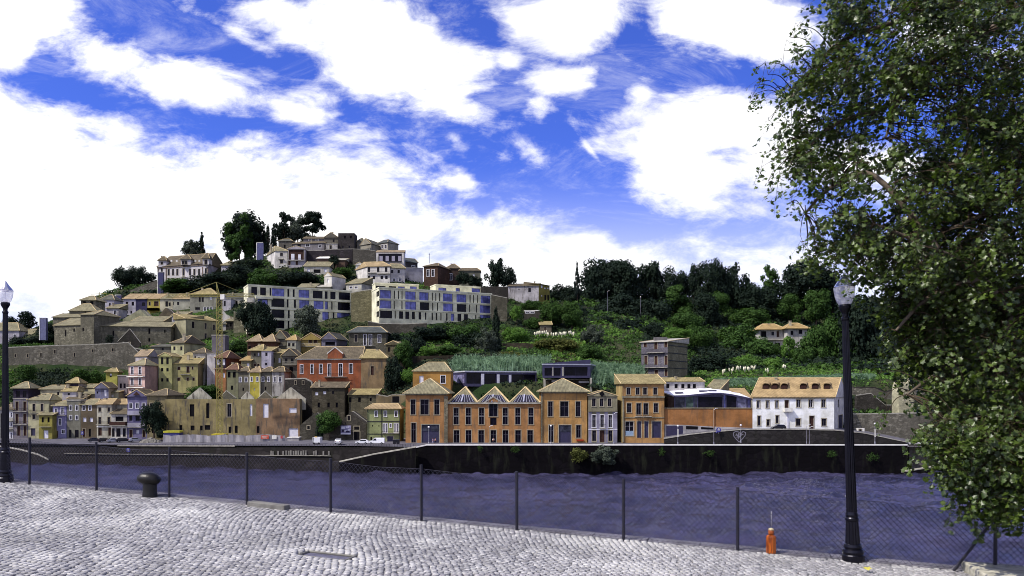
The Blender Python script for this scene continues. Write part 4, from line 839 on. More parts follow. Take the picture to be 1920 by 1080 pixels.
# ---- fortress-like walls and monastery ----
def longwall(name, label, pts, base, yu, m, th=1.2, cap=None, wins=(), cat='retaining wall', copm=None):
    Yl = [y*K for y in ([yu]*len(pts) if not isinstance(yu, (list, tuple)) else yu)]
    root = empty(name, P(pts[0][0], base, Yl[0]), label, cat); q = MB(); c_ = MB()
    for i in range(len(pts)-1):
        (a, pa), (b2, pb) = pts[i], pts[i+1]; Ya, Y2 = Yl[i], Yl[i+1]
        ring = [((a-960)/F*Ya, Ya), ((b2-960)/F*Y2, Y2), ((b2-960)/F*Y2, Y2+th), ((a-960)/F*Ya, Ya+th)]
        za, z2 = CZ+(HZ-pa)/F*Ya, CZ+(HZ-pb)/F*Y2; zb0 = CZ+(HZ-base)/F*Ya-3
        q.hexa([(x, y, zb0) for x, y in ring], [(x, y, z) for (x, y), z in zip(ring, (za, z2, z2, za))]); FOOT.append(ring)
        if cap: c_.tube((ring[0][0], ring[0][1]+.2, za+.1), (ring[1][0], ring[1][1]+.2, z2+.1), cap, 4)
    q.build('wall', m, root)
    if cap: c_.build('coping', copm or M_SLAB, root)
    for (p0, p1, wpx, cs) in wins:
        for c in cs:
            Y = np.interp(c, [p[0] for p in pts], Yl); xa, xb = (c-wpx/2-960)/F*Y, (c+wpx/2-960)/F*Y; z1, z0 = CZ+(HZ-p0)/F*Y, CZ+(HZ-p1)/F*Y; fr_ = MB()
            for (u0, u1, w0, w1) in ((xa-.18, xa, z0, z1), (xb, xb+.18, z0, z1), (xa-.18, xb+.18, z1+.002, z1+.2), (xa-.18, xb+.18, z0-.18, z0-.002)): fr_.box(u0, u1, Y-.09, Y+.02, w0, w1)
            fo = fr_.build('window', frm('7d7565'), root); MB().poly([(xa, Y-.03, z0), (xb, Y-.03, z0), (xb, Y-.03, z1), (xa, Y-.03, z1)]).build('opening', G_VOID, fo)
    return root
longwall('fortress_wall', 'huge grey brown stone retaining wall with tiny windows, lower tier', [(14, 652), (80, 649), (160, 647), (240, 643), (262, 664)], 700, 168.5, S_WALL, 1.5, .25, [(664,670,3.2,[29,52]),(662,669,3,[77,140]),(656,663,3,[103]),(655,660,3,[174]),(653,659,3.6,[211.5])])
h = H('monastery_wing', 'stone monastery wing with sloping tiled roof above the lower wall', (102, 178), (151, 176), 610, 650, S_GRAN, ('shed', 596, T_TAN), [('F','d',619,631,3,[123]),('F','d',616,622,3,[139])], depth=9, cat='monastery')
H('monastery_block', 'tall square stone monastery block with weathered low roof', (151, 175), (176, 174.5), 590, 650, S_GRAN, ('hip', 582.5, T_TAN, .4, .7), [('F','d',615,621,3,[156]),('F','d',623,631,3,[183])], Rr=(224, 181), cat='monastery')
H('monastery_wing', 'long stone monastery range with low golden roof right of the square block', (176, 176), (320, 179), 612, 650, S_GRAN, ('shed', 603, T_TAN), [('F','d',620,630,3.2,[212.5]),('F','d',622,632,3.4,[183]),('F','d',615.5,626,3.6,[280]),('F','d',634,640.5,3.6,[280]),('F','d',618,624,2.6,[309])], depth=8, cat='monastery')
gable_wall('gable_ruin', 'roofless stone chapel gable with pale coping before the monastery', [220, 243, 263], 172.5, 650, [641, 617, 643], S_DARK, wins=[(642,647,3,[243])])
longwall('ruin_wall', 'sloping broken coping wall running down right of the chapel gable', [(230, 642), (246, 652), (268, 656)], 670, 170.6, S_DARK, .8, .3)
H('monastery_house', 'low tiled stone house stacked behind the monastery wing', (99, 186), (152, 186), 595, 612, S_GRAN, ('shed', 587.5, T_TAN), cat='monastery')
H('monastery_house', 'sloping roofed stone house below the lantern tower', (130, 190), (180, 190), 583, 600, S_GRAN, ('hip', 569, T_TAN, .35, .6), [('F','d',584,588,3,[160])], cat='monastery')
H('lantern_tower', 'small square stone belvedere tower with pyramid roof topping the monastery', (151.5, 195), (179, 195), 563, 590, S_GRAN, ('hip', 554.5, T_TAN, .35, .6), [('F','d',565,572,6,[158,172])], over=.7, cat='tower')
# far left on the hill
H('villa', 'lilac white villa with tan roof behind the left street lamp top', (-30, 200), (36, 200), 620, 650, plaster('aaa6bc', .2), ('hip', 605, T_TAN, .2, .75), [('F','w',627,637,4.5,[14,27.5])], depth=12)
H('villa', 'lower lilac white villa wing left of the round dark trees', (36, 202), (68, 202), 629, 650, plaster('a7a3b8', .2), ('hip', 617, T_TAN, .3, .7), [('F','w',631,638,4,[49,57])])
H('lilac_house', 'pale lilac house with small hipped roof beside dark blue slab', (186, 207), (214, 207), 562, 600, plaster('a9a5bd', .2), ('hip', 552.5, T_GREY, .4, .6), [('F','k',568,574,3,[193,206])])
H('roofed_house', 'whitewashed lean-to below the pale lilac house', (200, 203), (222, 203), 578, 600, plaster('a8a4b4', .3), ('shed', 570, T_TAN), [('F','w',582,590,5,[216])])
def panel_slab(label, x0, x1, p0, p1, yu, m, th=1.5, cat='lift tower', name='lift_tower'):
    Y = yu*K; xa, xb = (x0-960)/F*Y, (x1-960)/F*Y; z1, z0 = CZ+(HZ-p0)/F*Y, CZ+(HZ-p1)/F*Y
    root = empty(name, ((xa+xb)/2, Y, z0), label, cat); MB().box(xa, xb, Y, Y+th, z0-3, z1).build('body', m, root); MB().box(xa-.12, xa+.25, Y-.1, Y-.004, z0-3, z1+.1).box(xa+.253, xb+.12, Y-.1, Y-.004, z1-.15, z1+.1).build('edge_trim', M_WHITE, root); return root
M_BLUEP = flat('2b2a52', .4, .1, .2, 1, 'dark_blue_panel')
panel_slab('tall dark blue slab left of the terraced lilac house', 216, 227, 553, 590, 214, M_BLUEP)
panel_slab('blue grey box on the wooded slope above the fortress wall', 74, 86, 596, 625, 182, flat('5a5c7c', .4, .1, .2, 1, 'blue_grey_panel'))
panel_slab('tall dark blue lift tower at the left corner of the hilltop mansion', 295.5, 306, 510, 556, 230, M_BLUEP)
panel_slab('blue glass lift shaft among hilltop trees left of white houses', 481, 493, 455, 490, 247, flat('45466e', .4, .1, .25, 1, 'dull_blue_glazing'))
# terraced coloured row
cols = [('lilac white end house of the terraced row under long tan roof', 231, 254.5, 'b0acc4', [('F','k',566,573,4.6,[238,249]),('F','k',583,588,3,[238,246])]),
 ('dark navy house second in the terraced row', 255, 276.2, '3b3961', [('F','k',567,574,6,[269])]),
 ('yellow house with outside stair in the terraced row', 276.5, 299.5, 'b3a23e', [('F','n',566,573,3.4,[280.5]),('F','n',565,574,8,[293])]),
 ('cream house in the terraced row right of the yellow one', 300, 324, 'b9b29f', [('F','k',565,575,5,[312.5]),('F','k',567,574,4,[318])]),
 ('grey white end house of the terraced row', 324.5, 356, 'aaa9a0', [('F','k',566,572,4,[324,334])])]
for lb, x0, x1, hc, ws in cols:
    H('terraced_house', lb, (x0, 214), (x1, 214), 560.5, 592, plaster(hc, .2), ('shed', 550.5, T_OR if 'cream' not in lb else T_TAN), ws, group=None, bal=[('F',278,299,581.5,1.0,1.6,'solid')] if 'yellow' in lb else ())
H('grey_house', 'large grey hip roofed house left of the crane top', (356, 208), (406.5, 208), 553, 592, plaster('8b8a84', .35), ('hip', 540.5, T_GOLD, .55, .65), [('F','k',554.5,566,4,[374.5,380]),('F','k',576,581,9,[370.5]),('F','w',576,583,4.2,[384,390,396]),('F','x',555.5,562,4,[395])], over=.6)
H('low_house', 'long low tan roofed house right of the crane top', (418, 206), (456, 206), 558.5, 592, plaster('a6a399', .35), ('shed', 549.5, T_GREY), [('F','x',564,572,5,[429]),('F','d',564,576,4,[443.5])])
H('white_house', 'small white cottage with round window beside the crane top', (416, 203), (433, 203), 561, 600, plaster('b5b1c4', .2), ('flat', .3, M_SLAB), [('F','k',564,574,3.4,[421.5])])
gable_wall('garage', 'beige windowless gable house below the terraced row', [231, 262, 284], 200, 612, [598, 580, 601], plaster('97967c', .3), 8, wins=[])
gable_wall('garage', 'brown tiled gable below the cream terraced house', [291, 310, 324], 201, 612, [600, 577, 590], T_BR, 8)
H('low_house', 'low tan roofed outbuilding on top of the monastery range', (247, 190), (305, 190), 603, 625, plaster('8f8b76', .5), ('shed', 593, T_TAN), cat='outbuilding')
H('white_house', 'slim white house with dark windows right of the monastery', (319, 184), (332, 184), 606, 645, plaster('bdbac6', .25), ('flat', .2, M_SLAB), [('F','k',610,619,3,[322.5,328.2]),('F','k',628,633,3,[322.5,328.2])])
H('white_house', 'tall slim white house behind, beside the big beige house', (322, 188), (344, 188), 592, 640, plaster('a5a1a8', .4), ('shed', 584, T_TAN), [('F','w',595,602,3,[326,331])])
H('lilac_house', 'lilac blue narrow front with balconies at the left of big beige house', (333, 182.5), (348, 181), 598, 640, plaster('7f7ba6', .25), ('shed', 592, T_TAN), [('F','k',603,613,3.2,[336.5,345.5]),('F','k',626,632,3.2,[344.5])], bal=[('F',333.5,348,619.5,1.0,.7,'rail')])
h = H('beige_house', 'big beige corner house with scattered windows and gold roof above the crane', (348.5, 180), (407, 187), 600, 645, plaster('949079', .25), ('shed', 590, T_GOLD), [('F','k',603,615,4.4,[362]),('F','s',606,617,4,[385.5]),('F','s',609,619,4,[401]),('F','s',625,637,4,[385.5])], depth=8)
H('white_house', 'bright white wall end right of the crane mast mid height', (417, 190), (423.5, 190), 608, 640, plaster('c8c5cf', .2), ('shed', 600, T_GREY), [('F','x',609,611,1.5,[420])], depth=5)
longwall('white_wall', 'white diagonal stair wall descending right of the crane', [(416, 580), (424, 590), (437, 597)], 612, 193, plaster('c4c2c8', .3), .8, .2)
H('stone_house', 'dark stone shed right of the white wall end', (424, 190), (441, 190), 602, 640, S_DARK, ('shed', 595, T_TAN), [('F','d',606,612,3,[433])])
longwall('stone_wall', 'buff stone buttress wall below the dark trees left of apartments', [(438, 585), (443, 586), (453, 606), (462, 622)], 640, 187, stone('8f8b74', .6, .5, .2), 2, .25)
H('cream_house', 'cream cottage with brown hipped roof and two windows above yellow house', (321, 166), (345, 164.5), 643, 672, plaster('aaa885', .25), ('hip', 629, T_BR, .62, .78), [('F','k',649.5,657,4,[327,340])], Rr=(384, 172), chim=[(341,.1,626,.9)], over=.6)
H('grey_house', 'low grey house under tiled roof left of the cream cottage', (284, 168), (320, 168), 650, 690, plaster('77756f', .4), ('shed', 645, T_GREY), [('F','k',652,657,4,[305])])
H('low_house', 'small tan roofed annexe right of the cream cottage', (345, 162), (372, 162), 667, 690, plaster('8c876a', .4), ('shed', 657, T_GOLD))
# ---- mid town ----
H('red_brown_house', 'red brown house with twin pink pyramid roofs above the village', (464, 163), (516, 163), 641, 668, plaster('5a3a30', .35), ('hip', 634, T_PINK, .1, .9), [('F','d',649,659,5,[468]),('F','d',648,654,6,[479])])
for i, (x0, x1, lb) in enumerate([(464, 491, 'left'), (490, 516, 'right')]):
    H('pyramid_roof', 'pink tiled pyramid roof, %s one of the pair on red brown house' % lb, (x0, 162.6), (x1, 162.6), 640.2, 641, plaster('5a3a30', .35), ('hip', 626.5 if i == 0 else 626, T_PINK, .55, .6), over=.3, zbase=zat(642, 162.6), cat='roof', depth=8.5)
H('grey_house', 'dark grey timber gabled house right of the pink pyramid roofs', (515, 166), (537, 166), 635, 660, plaster('6b6a62', .5), ('gy', 619, T_BR), [('F','k',631,636,4,[520,530])], bal=[('F',515.5,536,647,1.3,.8,'rail',M_BROWN)])
H('white_house', 'small white cottage with yellow roof and paired windows', (538, 164.5), (555, 164.5), 637.5, 662, plaster('aeaca0', .25), ('hip', 627.5, T_YEL, .5, .6), [('F','k',643.5,649.5,4.6,[542.3,550])], Rr=(567, 168))
H('ochre_house', 'ochre gabled house with twin brown doors and grey lower floor', (565, 167), (602, 167), 637, 660, plaster('9a8440', .3), ('gy', 624, T_RED), [('F','n',634,643,6,[581.8,591.5])], bal=[('F',566,601,649,1.2,.7,'rail',M_WHITE)])
H('lilac_house', 'lilac gabled cottage with arched porch left of granite house', (603, 166), (631, 166), 636, 660, plaster('77738e', .35), ('gy', 622.5, T_GREY), [('F','d',641,648,18,[619]),('F','w',627,632,5,[619])], Rr=(651, 171), side_wall=plaster('6c6878', .4))
h = H('granite_house', 'square granite house with slate hipped roof and iron balcony', (654, 164), (724, 164), 623.5, 655, stone('757163', .8, .35, .3), ('hip', 612, T_SLATE, .2, .8), [('F','s',628,641,6,[667.5]),('F','w',627,647,5,[684.5,694.5]),('F','w',628,642,5.2,[711.5])], bal=[('F',677,703,648.5,1.2,.9,'rail')], over=.8)
H('ivy_house', 'stone gabled cottage half buried in ivy below garden slope', (724, 159), (752, 158), 646, 700, stone('6d6752', .6, .4, .4), ('gy', 639, T_TAN), [('F','d',651,659.5,4.6,[729.5]),('F','x',653,660.5,4.6,[744])])
h = H('grey_house', 'grey cottage with golden tented roof and slim lilac bay', (470, 157), (490, 157), 657.5, 700, plaster('6b695e', .4), ('hip', 645.5, T_GOLD, .7, .9), [('F','k',662.5,667,3.2,[477.8]),('F','x',661.5,667,3.2,[484.6]),('F','n',682,687,4,[478,484.5])], over=.9)
H('lilac_house', 'slim lilac white tower bay in front of grey tented cottage', (490.3, 156.4), (508.5, 156.4), 657.8, 702, plaster('aaa7c4', .15), ('shed', 650, T_GOLD), [('F','k',661,667.5,4.2,[499.5]),('F','x',675.5,677.5,5.2,[499]),('F','k',680.5,685,4.2,[499])], over=.2)
H('yellow_roof_shed', 'golden roofed lean-to left of the grey tented cottage', (452, 156), (470, 156), 676, 700, plaster('7d7a60', .4), ('shed', 667, T_YEL), [('F','x',681,687,5,[465])])
H('low_house', 'small stone house with golden roof between lilac bay and grey gable', (508, 158), (528, 158), 662, 700, plaster('78745a', .5), ('shed', 655, T_GOLD), [('F','d',671,680,4,[513]),('F','x',671,680,4,[524])])
h = H('grey_gable_house', 'grey half timbered gabled house with wooden gallery left of red house', (529, 155.5), (557, 155.5), 667, 715, plaster('66645f', .55), ('gy', 653, T_BR), [('F','k',672,681,5,[536.5,548]),('F','d',688,697,7,[546])], bal=[('F',530,556.5,684,1.3,.8,'rail',M_SLAB)])
# big red house
h = H('red_house', 'long terracotta red house with white cornice, six tall windows and pediment', (557, 150), (676.5, 150), 673, 730, plaster('96502f', .3), ('hip', 650, T_BR, .22, 1.0), [
 ('F','w',684,700.5,5,[565.5]),('F','w',683,700.5,5.2,[585]),('F','w',683,700.5,5.2,[601.6]),('F','w',682.5,705,5.4,[617.5]),('F','w',682,705,6.6,[638.6]),('F','w',682,700,6.2,[658])], bal=[('F',608,651,706.5,1.3,1.0,'rail')], depth=16, over=.5)
slab(h, 'F', 556.5, 677, 672, 675, .01, .3, M_WHITE, 'cornice')
fm = h.F['F']; g = MB(); za, zt = h.ze+.1, fm['zz'](651.5); g.extr([fm['pt'](fm['mp'](614.5), za, .32), fm['pt'](fm['mp'](642.5), za, .32), fm['pt'](fm['mp'](642), fm['zz'](662), .32), fm['pt'](fm['mp'](628.5), zt, .32), fm['pt'](fm['mp'](615), fm['zz'](662), .32)], (0, 3, 0)); go = g.build('pediment', plaster('96502f', .3), h.root)
g = MB(); g.tube(fm['pt'](fm['mp'](613.5), fm['zz'](663), .3), fm['pt'](fm['mp'](628.5), zt+.1, .3), .22, 4); g.tube(fm['pt'](fm['mp'](628.5), zt+.1, .3), fm['pt'](fm['mp'](643.5), fm['zz'](663), .3), .22, 4); g.build('pediment_trim', M_WHITE, go)
H('beige_annexe', 'weathered beige annexe adjoining the red house on its right', (676.8, 150), (726, 150), 671.5, 738, plaster('8f7758', .85), ('hip', 655, T_GOLD, 0.0, .55), [('F','n',686.5,703,6,[698])], depth=15, over=.5)
H('granite_ruin', 'tall roofed granite ruin with square windows below the red house', (585, 143), (646, 143), 727, 785, stone('5e584a', .6, .45, .5), ('shed', 715.5, T_BR), [('F','x',735,741,6,[593.5]),('F','x',733.5,739,6,[608.5]),('F','k',733,739,4,[624.6]),('F','d',755,764,4.6,[597.8,616,631.5]),('F','d',773,781,5,[631])], depth=7, chim=[(598,.1,713,.6)])
longwall('ruin_wall', 'dark mossy ruin wall with two slit windows left of granite ruin', [(534, 711), (572, 710), (584, 716), (588, 740)], 790, 146, S_DARK, 3, .3, [(714,721,3,[554,568.5])])
H('tiled_house', 'stone cottage with tan roof and three small windows right of granite ruin', (654, 143.5), (705, 143.5), 740, 775, stone('7d7660', .7, .4, .45), ('shed', 728.5, T_GOLD), [('F','d',745,754,5,[656.5,674]),('F','d',746,752,4,[695])])
longwall('ruin_wall', 'broken ochre wall with purple tarpaulin behind the green house', [(705, 740), (726, 744), (735, 741), (765, 741)], 790, 142, plaster('847458', .8), 1, .25, [(743,755,13,[742])])
h = H('green_house', 'three storey pale green house with black drainpipes and navy door', (688, 127), (750, 127), 766.5, 833, plaster('8d9666', .15), ('hip', 756.5, T_OR, .12, .88), [('F','w',771,781,4.5,[705.4,722.6,742.6]),('F','w',794,811,2.6,[720,724.4,740.6,745]),('F','w',794.5,801,3,[732.5]),('F','k',797,800,1.6,[698.5,710.5]),('F','g',818,831.5,11,[731.5]),('F','k',819,830,3.4,[696])], Rr=(757, 131), bal=[('F',717,749,811.5,.6,.7,'rail')], over=.6, side_wall=plaster('8a8a60', .3))
for yy in (789.5, 813): slab(h, 'F', 688, 750, yy, yy+1.2, .006, .1, M_IRON, 'pipe_band')
for xx in (689, 714.5, 749): slab(h, 'F', xx, xx+1.1, 768, 832, .12, .22, M_IRON, 'drainpipe')
gable_wall('stone_gable', 'stone gable house with one small window left of ivy mass', [563, 590, 603], 133, 833, [797, 775, 786], stone('5e5a50', .7, .45, .45), 8, wins=[(798.5,805,5,[578.5])], cat='house')
gable_wall('stone_gable', 'long stone gable house with billboard and garage door beside green house', [606, 640, 657, 687], 131, 833, [808, 790, 772.5, 795], stone('5b564f', .7, .4, .45), 9, wins=[(779.5,788.5,5,[654]),(799.5,806,10,[669]),(809,831,11,[669])], cat='house')
# billboard
Y = 130.6*K; xa, xb = (639-960)/F*Y, (658-960)/F*Y; zt, zb = CZ+(HZ-798)/F*Y, CZ+(HZ-814.5)/F*Y
bb = empty('billboard', ((xa+xb)/2, Y, zb), 'faded violet and white billboard fixed on the stone gable', 'billboard')
MB().box(xa, xb, Y-.12, Y, zb, zt).build('board', flat('8a86a8', .7, 0, .35, .9, 'faded_poster'), bb); q = MB()
for (u0, u1, v0, v1) in ((.05, .45, .62, .9), (.5, .8, .7, .92), (.0, 1, .0, .16), (.3, .6, .3, .5), (.7, .95, .38, .6)): q.box(xa+(xb-xa)*u0+.02, xa+(xb-xa)*u1-.02, Y-.135, Y-.123, zb+(zt-zb)*v0+.02, zb+(zt-zb)*v1-.02)
q.build('print', flat('cfcddc', .7, 0, .2, 1.5, 'poster_light'), bb)
q = MB().box(xa+.3, xa+1.2, Y-.14, Y-.124, zb+.75, zb+1.6).box(xa+1.6, xb-.4, Y-.14, Y-.124, zb+.6, zb+1.2); q.build('dark_print', flat('33304a', .7, key='poster_dark'), bb)

# ---- hill top ----
# mansion
WL = plaster('c3bfd0', .12); M_STN = flat('6a5d55', .8, 0, .2, .6, 'brown_stone_trim')
h = H('mansion', 'white hilltop mansion with brown mansard roof and rows of tall windows', (295.5, 250), (390, 243), 497.5, 545, WL, ('hip', 477.5, T_BR, .03, .97), [
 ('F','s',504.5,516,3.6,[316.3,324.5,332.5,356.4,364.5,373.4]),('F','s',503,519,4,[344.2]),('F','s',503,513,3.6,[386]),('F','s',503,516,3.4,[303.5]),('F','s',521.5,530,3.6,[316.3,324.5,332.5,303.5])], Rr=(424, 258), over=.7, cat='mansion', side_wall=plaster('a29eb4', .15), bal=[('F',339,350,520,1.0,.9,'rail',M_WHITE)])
slab(h, 'F', 295.5, 390, 498.5, 500.5, .01, .4, M_STN, 'cornice')
for xx in (295.6, 311, 379, 389): slab(h, 'F', xx, xx+1.8, 500.6, 540, .01, .25, M_STN, 'pilaster')
def pavilion(x0, x1, pe, pa, yu, ww, cs):
    ph = H('p', 'x', (x0, yu), (x1, yu), pe, 497, WL, ('hip', pa, T_BR, .4, .6), [('F','s',pe+2.5,496,ww,cs)], depth=5, over=.6, zbase=h.ze-.3, foot=False)
    o = ph.root; o.parent = h.root; o.location = o.location-h.root.location
    for c in list(o.children):                         # fold the pavilion's parts into the mansion, one level up
        pass
    o.name = 'pavilion'
    for k in ('label', 'category'): del o[k]
    return ph
def flatten(ph):
    """join every mesh of a roof pavilion into ONE part mesh with several materials"""
    root = ph.root; par = root.parent; vs = []; fs_ = []; mi = []; mats = []; uvs = []
    def walk(o):
        yield o
        for c in o.children: yield from walk(c)
    objs = [o for o in walk(root) if o.type == 'MESH']
    for o in objs:
        off = wloc(o)-par.location; base = len(vs); me = o.data; m_ = me.materials[0]
        if m_ not in mats: mats.append(m_)
        vs += [tuple(v.co+off) for v in me.vertices]
        for p in me.polygons: fs_.append(tuple(base+i for i in p.vertices)); mi.append(mats.index(m_)); uvs += [tuple(me.uv_layers[0].data[l].uv) for l in p.loop_indices]
    me = bpy.data.meshes.new('dormer'); me.from_pydata(vs, [], fs_); ul = me.uv_layers.new(); ul.data.foreach_set('uv', np.array(uvs, dtype=np.float32).ravel())
    for m_ in mats: me.materials.append(m_)
    me.polygons.foreach_set('material_index', mi); o2 = bpy.data.objects.new('roof_pavilion', me); col.objects.link(o2); o2.parent = par
    for o in objs: bpy.data.objects.remove(o)
    bpy.data.objects.remove(root)
flatten(pavilion(297, 312, 488.5, 480.5, 249, 4, [303.5])); flatten(pavilion(339, 357.5, 486, 477.5, 245, 4.4, [343.5, 348.8])); flatten(pavilion(380, 392, 484.5, 474, 242.5, 5, [386]))
q = MB()
for x in (321.5, 331.5, 366.5, 374):
    p = P(x, 489, 243.7*K); q.box(p.x-.5, p.x+.5, p.y-.2, p.y+.1, p.z-.6, p.z+.5)
q.build('skylight', M_WHITE, bpy_roof(h.root))
H('mansion_wing', 'low white wing of the hilltop mansion with tan hipped roof', (415, 247), (438, 247), 497.5, 520, plaster('b7b3c6', .15), ('hip', 489.5, T_TAN, .45, .6), [('F','s',500,511,5,[430.5])], over=.6, cat='mansion')
longwall('stone_wall', 'rough stone retaining wall rising rightwards to the hilltop mansion', [(243, 546), (262, 538), (290, 528), (296, 524)], 560, 236, S_WALL, 1.2, .25, copm=S_WALL)
# white corner houses at the top
WW = plaster('c6c3c8', .3)
h = H('white_house', 'white corner house with iron balcony below the hilltop poplars', (516, 237), (539, 237), 470.5, 508, WW, ('hip', 461.5, T_TAN, .3, .5), [('F','s',474,480,5,[527.8]),('F','s',486,494,5,[527.8])], L=(500, 246), bal=[('F',522,533,486,1.0,.8,'rail')], side_wall=plaster('c9c6cf', .15), chim=[(511,.2,459,1)])
h = H('gallery_house', 'small house with dark brown gallery, white doors and white pediment roof', (540, 236), (571, 236), 466.5, 503, plaster('a7a2b6', .2), ('gy', 461, M_WHITE), [('F','n',468.5,487,28,[555.5]),('F','n',489.5,497,4,[542.5,556.5])], bal=[('F',540,571,488.5,1.3,.9,'rail')])
slab(h, 'F', 546, 552, 476, 487.5, -.15, .05, M_BLIND, 'white_door'); slab(h, 'F', 559, 564, 477, 487.5, -.15, .05, M_BLIND, 'white_door')
h = H('lilac_long_house', 'long lilac grey house with two rows of windows on the crest', (549, 248), (608, 246), 456.5, 472, plaster('76727f', .35), ('shed', 452, T_BR), [('F','w',457.5,462.5,7,[576.5]),('F','w',459.5,463.5,6,[600]),('F','k',457,463,6,[561])])
H('lilac_long_house', 'upper set back storey of the long crest house', (569, 251), (607, 251), 447.5, 462, plaster('726e7b', .35), ('shed', 443.5, T_BR), [('F','w',448.5,451.5,5,[581,595])])
H('stone_hut', 'squat stone hut with shallow roof below the poplars', (522, 250), (548, 250), 452, 470, stone('77726a', .8, .3, .3), ('hip', 448, T_GREY, .3, .7), [('F','d',459,465,3,[534])])
H('grey_house', 'grey gabled crest house left of the square ruin', (608, 247), (634, 247), 445.5, 470, plaster('67635f', .5), ('gy', 435.5, T_BR), [('F','k',449,454,3.4,[625.5])])
H('white_house', 'patchy white low extension under grey crest house', (611, 244.5), (633, 244.5), 457.5, 472, plaster('b9b5bc', .7), ('flat', .2, M_SLAB), [('F','s',460,467,4,[620])])
H('ruin_tower', 'square dark stone ruin block highest on the crest', (634, 245), (664.5, 245), 437, 472, stone('4f4a4a', .6, .4, .6), ('none', 0, 0), [('F','d',442,447,4,[647,658]),('F','k',461,465,2.5,[643,655])], cat='ruin')
longwall('retaining_wall', 'dark brown retaining wall beneath the crest houses', [(571, 470), (608, 470), (612, 468), (661, 467)], 505, 238, stone('454044', .6, .4, .6), 1.5, .2)
longwall('retaining_wall', 'lighter stone retaining wall under the right crest house', [(661.5, 467), (687, 468), (704, 471)], 505, 237, stone('6b675f', .6, .4, .4), 1.5, .2)
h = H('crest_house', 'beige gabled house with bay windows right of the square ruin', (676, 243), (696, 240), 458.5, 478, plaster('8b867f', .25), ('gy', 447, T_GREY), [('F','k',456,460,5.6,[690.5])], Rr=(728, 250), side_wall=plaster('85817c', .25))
slab(h, 'F', 683, 697, 466, 475, .01, 1.6, plaster('85817c', .2), 'bay'); slab(h, 'F', 684.5, 696, 467.5, 474, 1.61, 1.66, G_DARK, 'bay_window')
H('crest_house', 'rear wing of beige crest house with dark hipped roof', (669, 248), (683, 248), 453, 475, plaster('9a9591', .25), ('hip', 446.5, T_GREY, .4, .6))
H('crest_house', 'right wing of beige crest house with antenna and dark roof', (705, 246), (727, 243), 456, 475, plaster('98938f', .25), ('hip', 449.5, T_SLATE, .2, .6), [('F','w',459,466,4,[717,723])])
h = H('modern_white_house', 'white box house with recessed gallery of four doors and tiled top', (705, 230), (757, 230), 473, 500, plaster('c4c1ca', .12), ('shed', 469, T_PINK), [('F','k',475.5,491.5,44,[731.5])], Rr=(760, 232), over=.1)
for x in (714.5, 726, 737.5, 749.5): slab(h, 'F', x-3, x+3, 480, 490.5, -.14, -.05, flat('8d8898', .6, key='grey_shutter'), 'door_leaf')
slab(h, 'F', 709.5, 753.5, 490, 491.3, -.1, .9, M_IRON, 'balcony')
H('dark_house', 'small dark slate gabled house right of white box house', (760, 232), (783, 234), 492, 505, plaster('3e3b44', .4), ('gx', 484, T_SLATE), [('F','w',498,501,6,[775])])
h = H('white_double_house', 'large white double house with balconies and tan hipped roof', (688.5, 217), (731, 216), 499.5, 535, plaster('cbc8d0', .12), ('hip', 491, T_OR, .1, .95), [('F','k',501,510,4.6,[691.6,709,724]),('F','k',517,523.5,4.8,[691.6,701,716,724.5])], L=(668, 223), bal=[('F',689,706,511.5,1.1,1,'rail'),('F',708,730.5,513,1.1,1,'rail')], over=.6)
H('white_double_house', 'right half of the white double house with four small windows', (731.5, 216.5), (759, 217.5), 503, 535, plaster('b9b5c4', .15), ('hip', 494.5, T_TAN, .1, .8), [('F','k',506,512,4.2,[735.2,747.5]),('F','w',522,527,4.2,[739,749.5])], over=.6)
slab(h, 'F', 688.5, 731, 514.5, 515.5, .01, .1, M_SLAB, 'string_course')
H('white_wall_house', 'blank white walled house right of the white double house', (757, 222), (793, 224), 502, 535, plaster('b2aec0', .2), ('flat', .2, M_SLAB))
H('white_hut', 'tiny white gabled hut left of the white double house', (667, 228), (681, 228), 497, 510, M_WHITE, ('gy', 491.5, M_WHITE))
H('white_low_house', 'low white house with tan roof below the dark retaining wall', (570, 226), (617.5, 226), 499.5, 515, plaster('b6b3b4', .3), ('shed', 490.5, T_TAN), [('F','x',504,510,5,[578.5,610]),('F','d',505,512,13,[594.5])])
H('hut', 'pale flat roofed hut beneath the crest wall', (594, 233), (616, 233), 484.5, 500, plaster('5e4a42', .3), ('shed', 481, M_WHITE), cat='hut')
H('hut', 'second pale roofed hut right of the round bush', (628, 233), (647, 233), 487.5, 500, plaster('5e4a42', .3), ('shed', 484.5, M_SLAB), cat='hut')
h = H('white_gable_house', 'white gabled house poking above the left modern block', (608, 209), (622, 208), 518, 545, plaster('cac8cc', .15), ('gy', 510.5, T_TAN), [('F','x',523,530,2.6,[615])], Rr=(648, 213), side_wall=plaster('bdbbc4', .15), over=.2)
H('white_house', 'tan roofed white cottage right of the white gabled house', (649, 210), (678, 208), 532, 548, plaster('a9a7a8', .2), ('shed', 521.5, T_TAN), [('F','w',537,541,5,[658,668])])
H('roofed_house', 'low tan roof just above the left modern block', (558, 205), (590, 205), 539, 550, plaster('a9a592', .3), ('shed', 531.5, T_TAN), caps=False)
H('roofed_house', 'pale flat roof beside the tan roof above left modern block', (589, 206), (619, 206), 538, 550, plaster('bbb8a8', .3), ('shed', 534, M_SLAB), caps=False)
h = H('brown_house', 'brown stone house with two white windows and tall antenna', (794.5, 214), (821, 213), 499, 540, stone('5f4a40', .8, .25, .3), ('hip', 493, T_BR, .5, .6), [('F','w',505.5,518,5,[803,812])], Rr=(843, 220), over=.5)
q = MB().tube(P(805, 494, 215*K), P(805, 475, 215*K), .12, 5).tube(P(803.5, 477, 215*K), P(806.5, 477, 215*K), .08, 4); q.build('antenna', M_IRON, h.root)
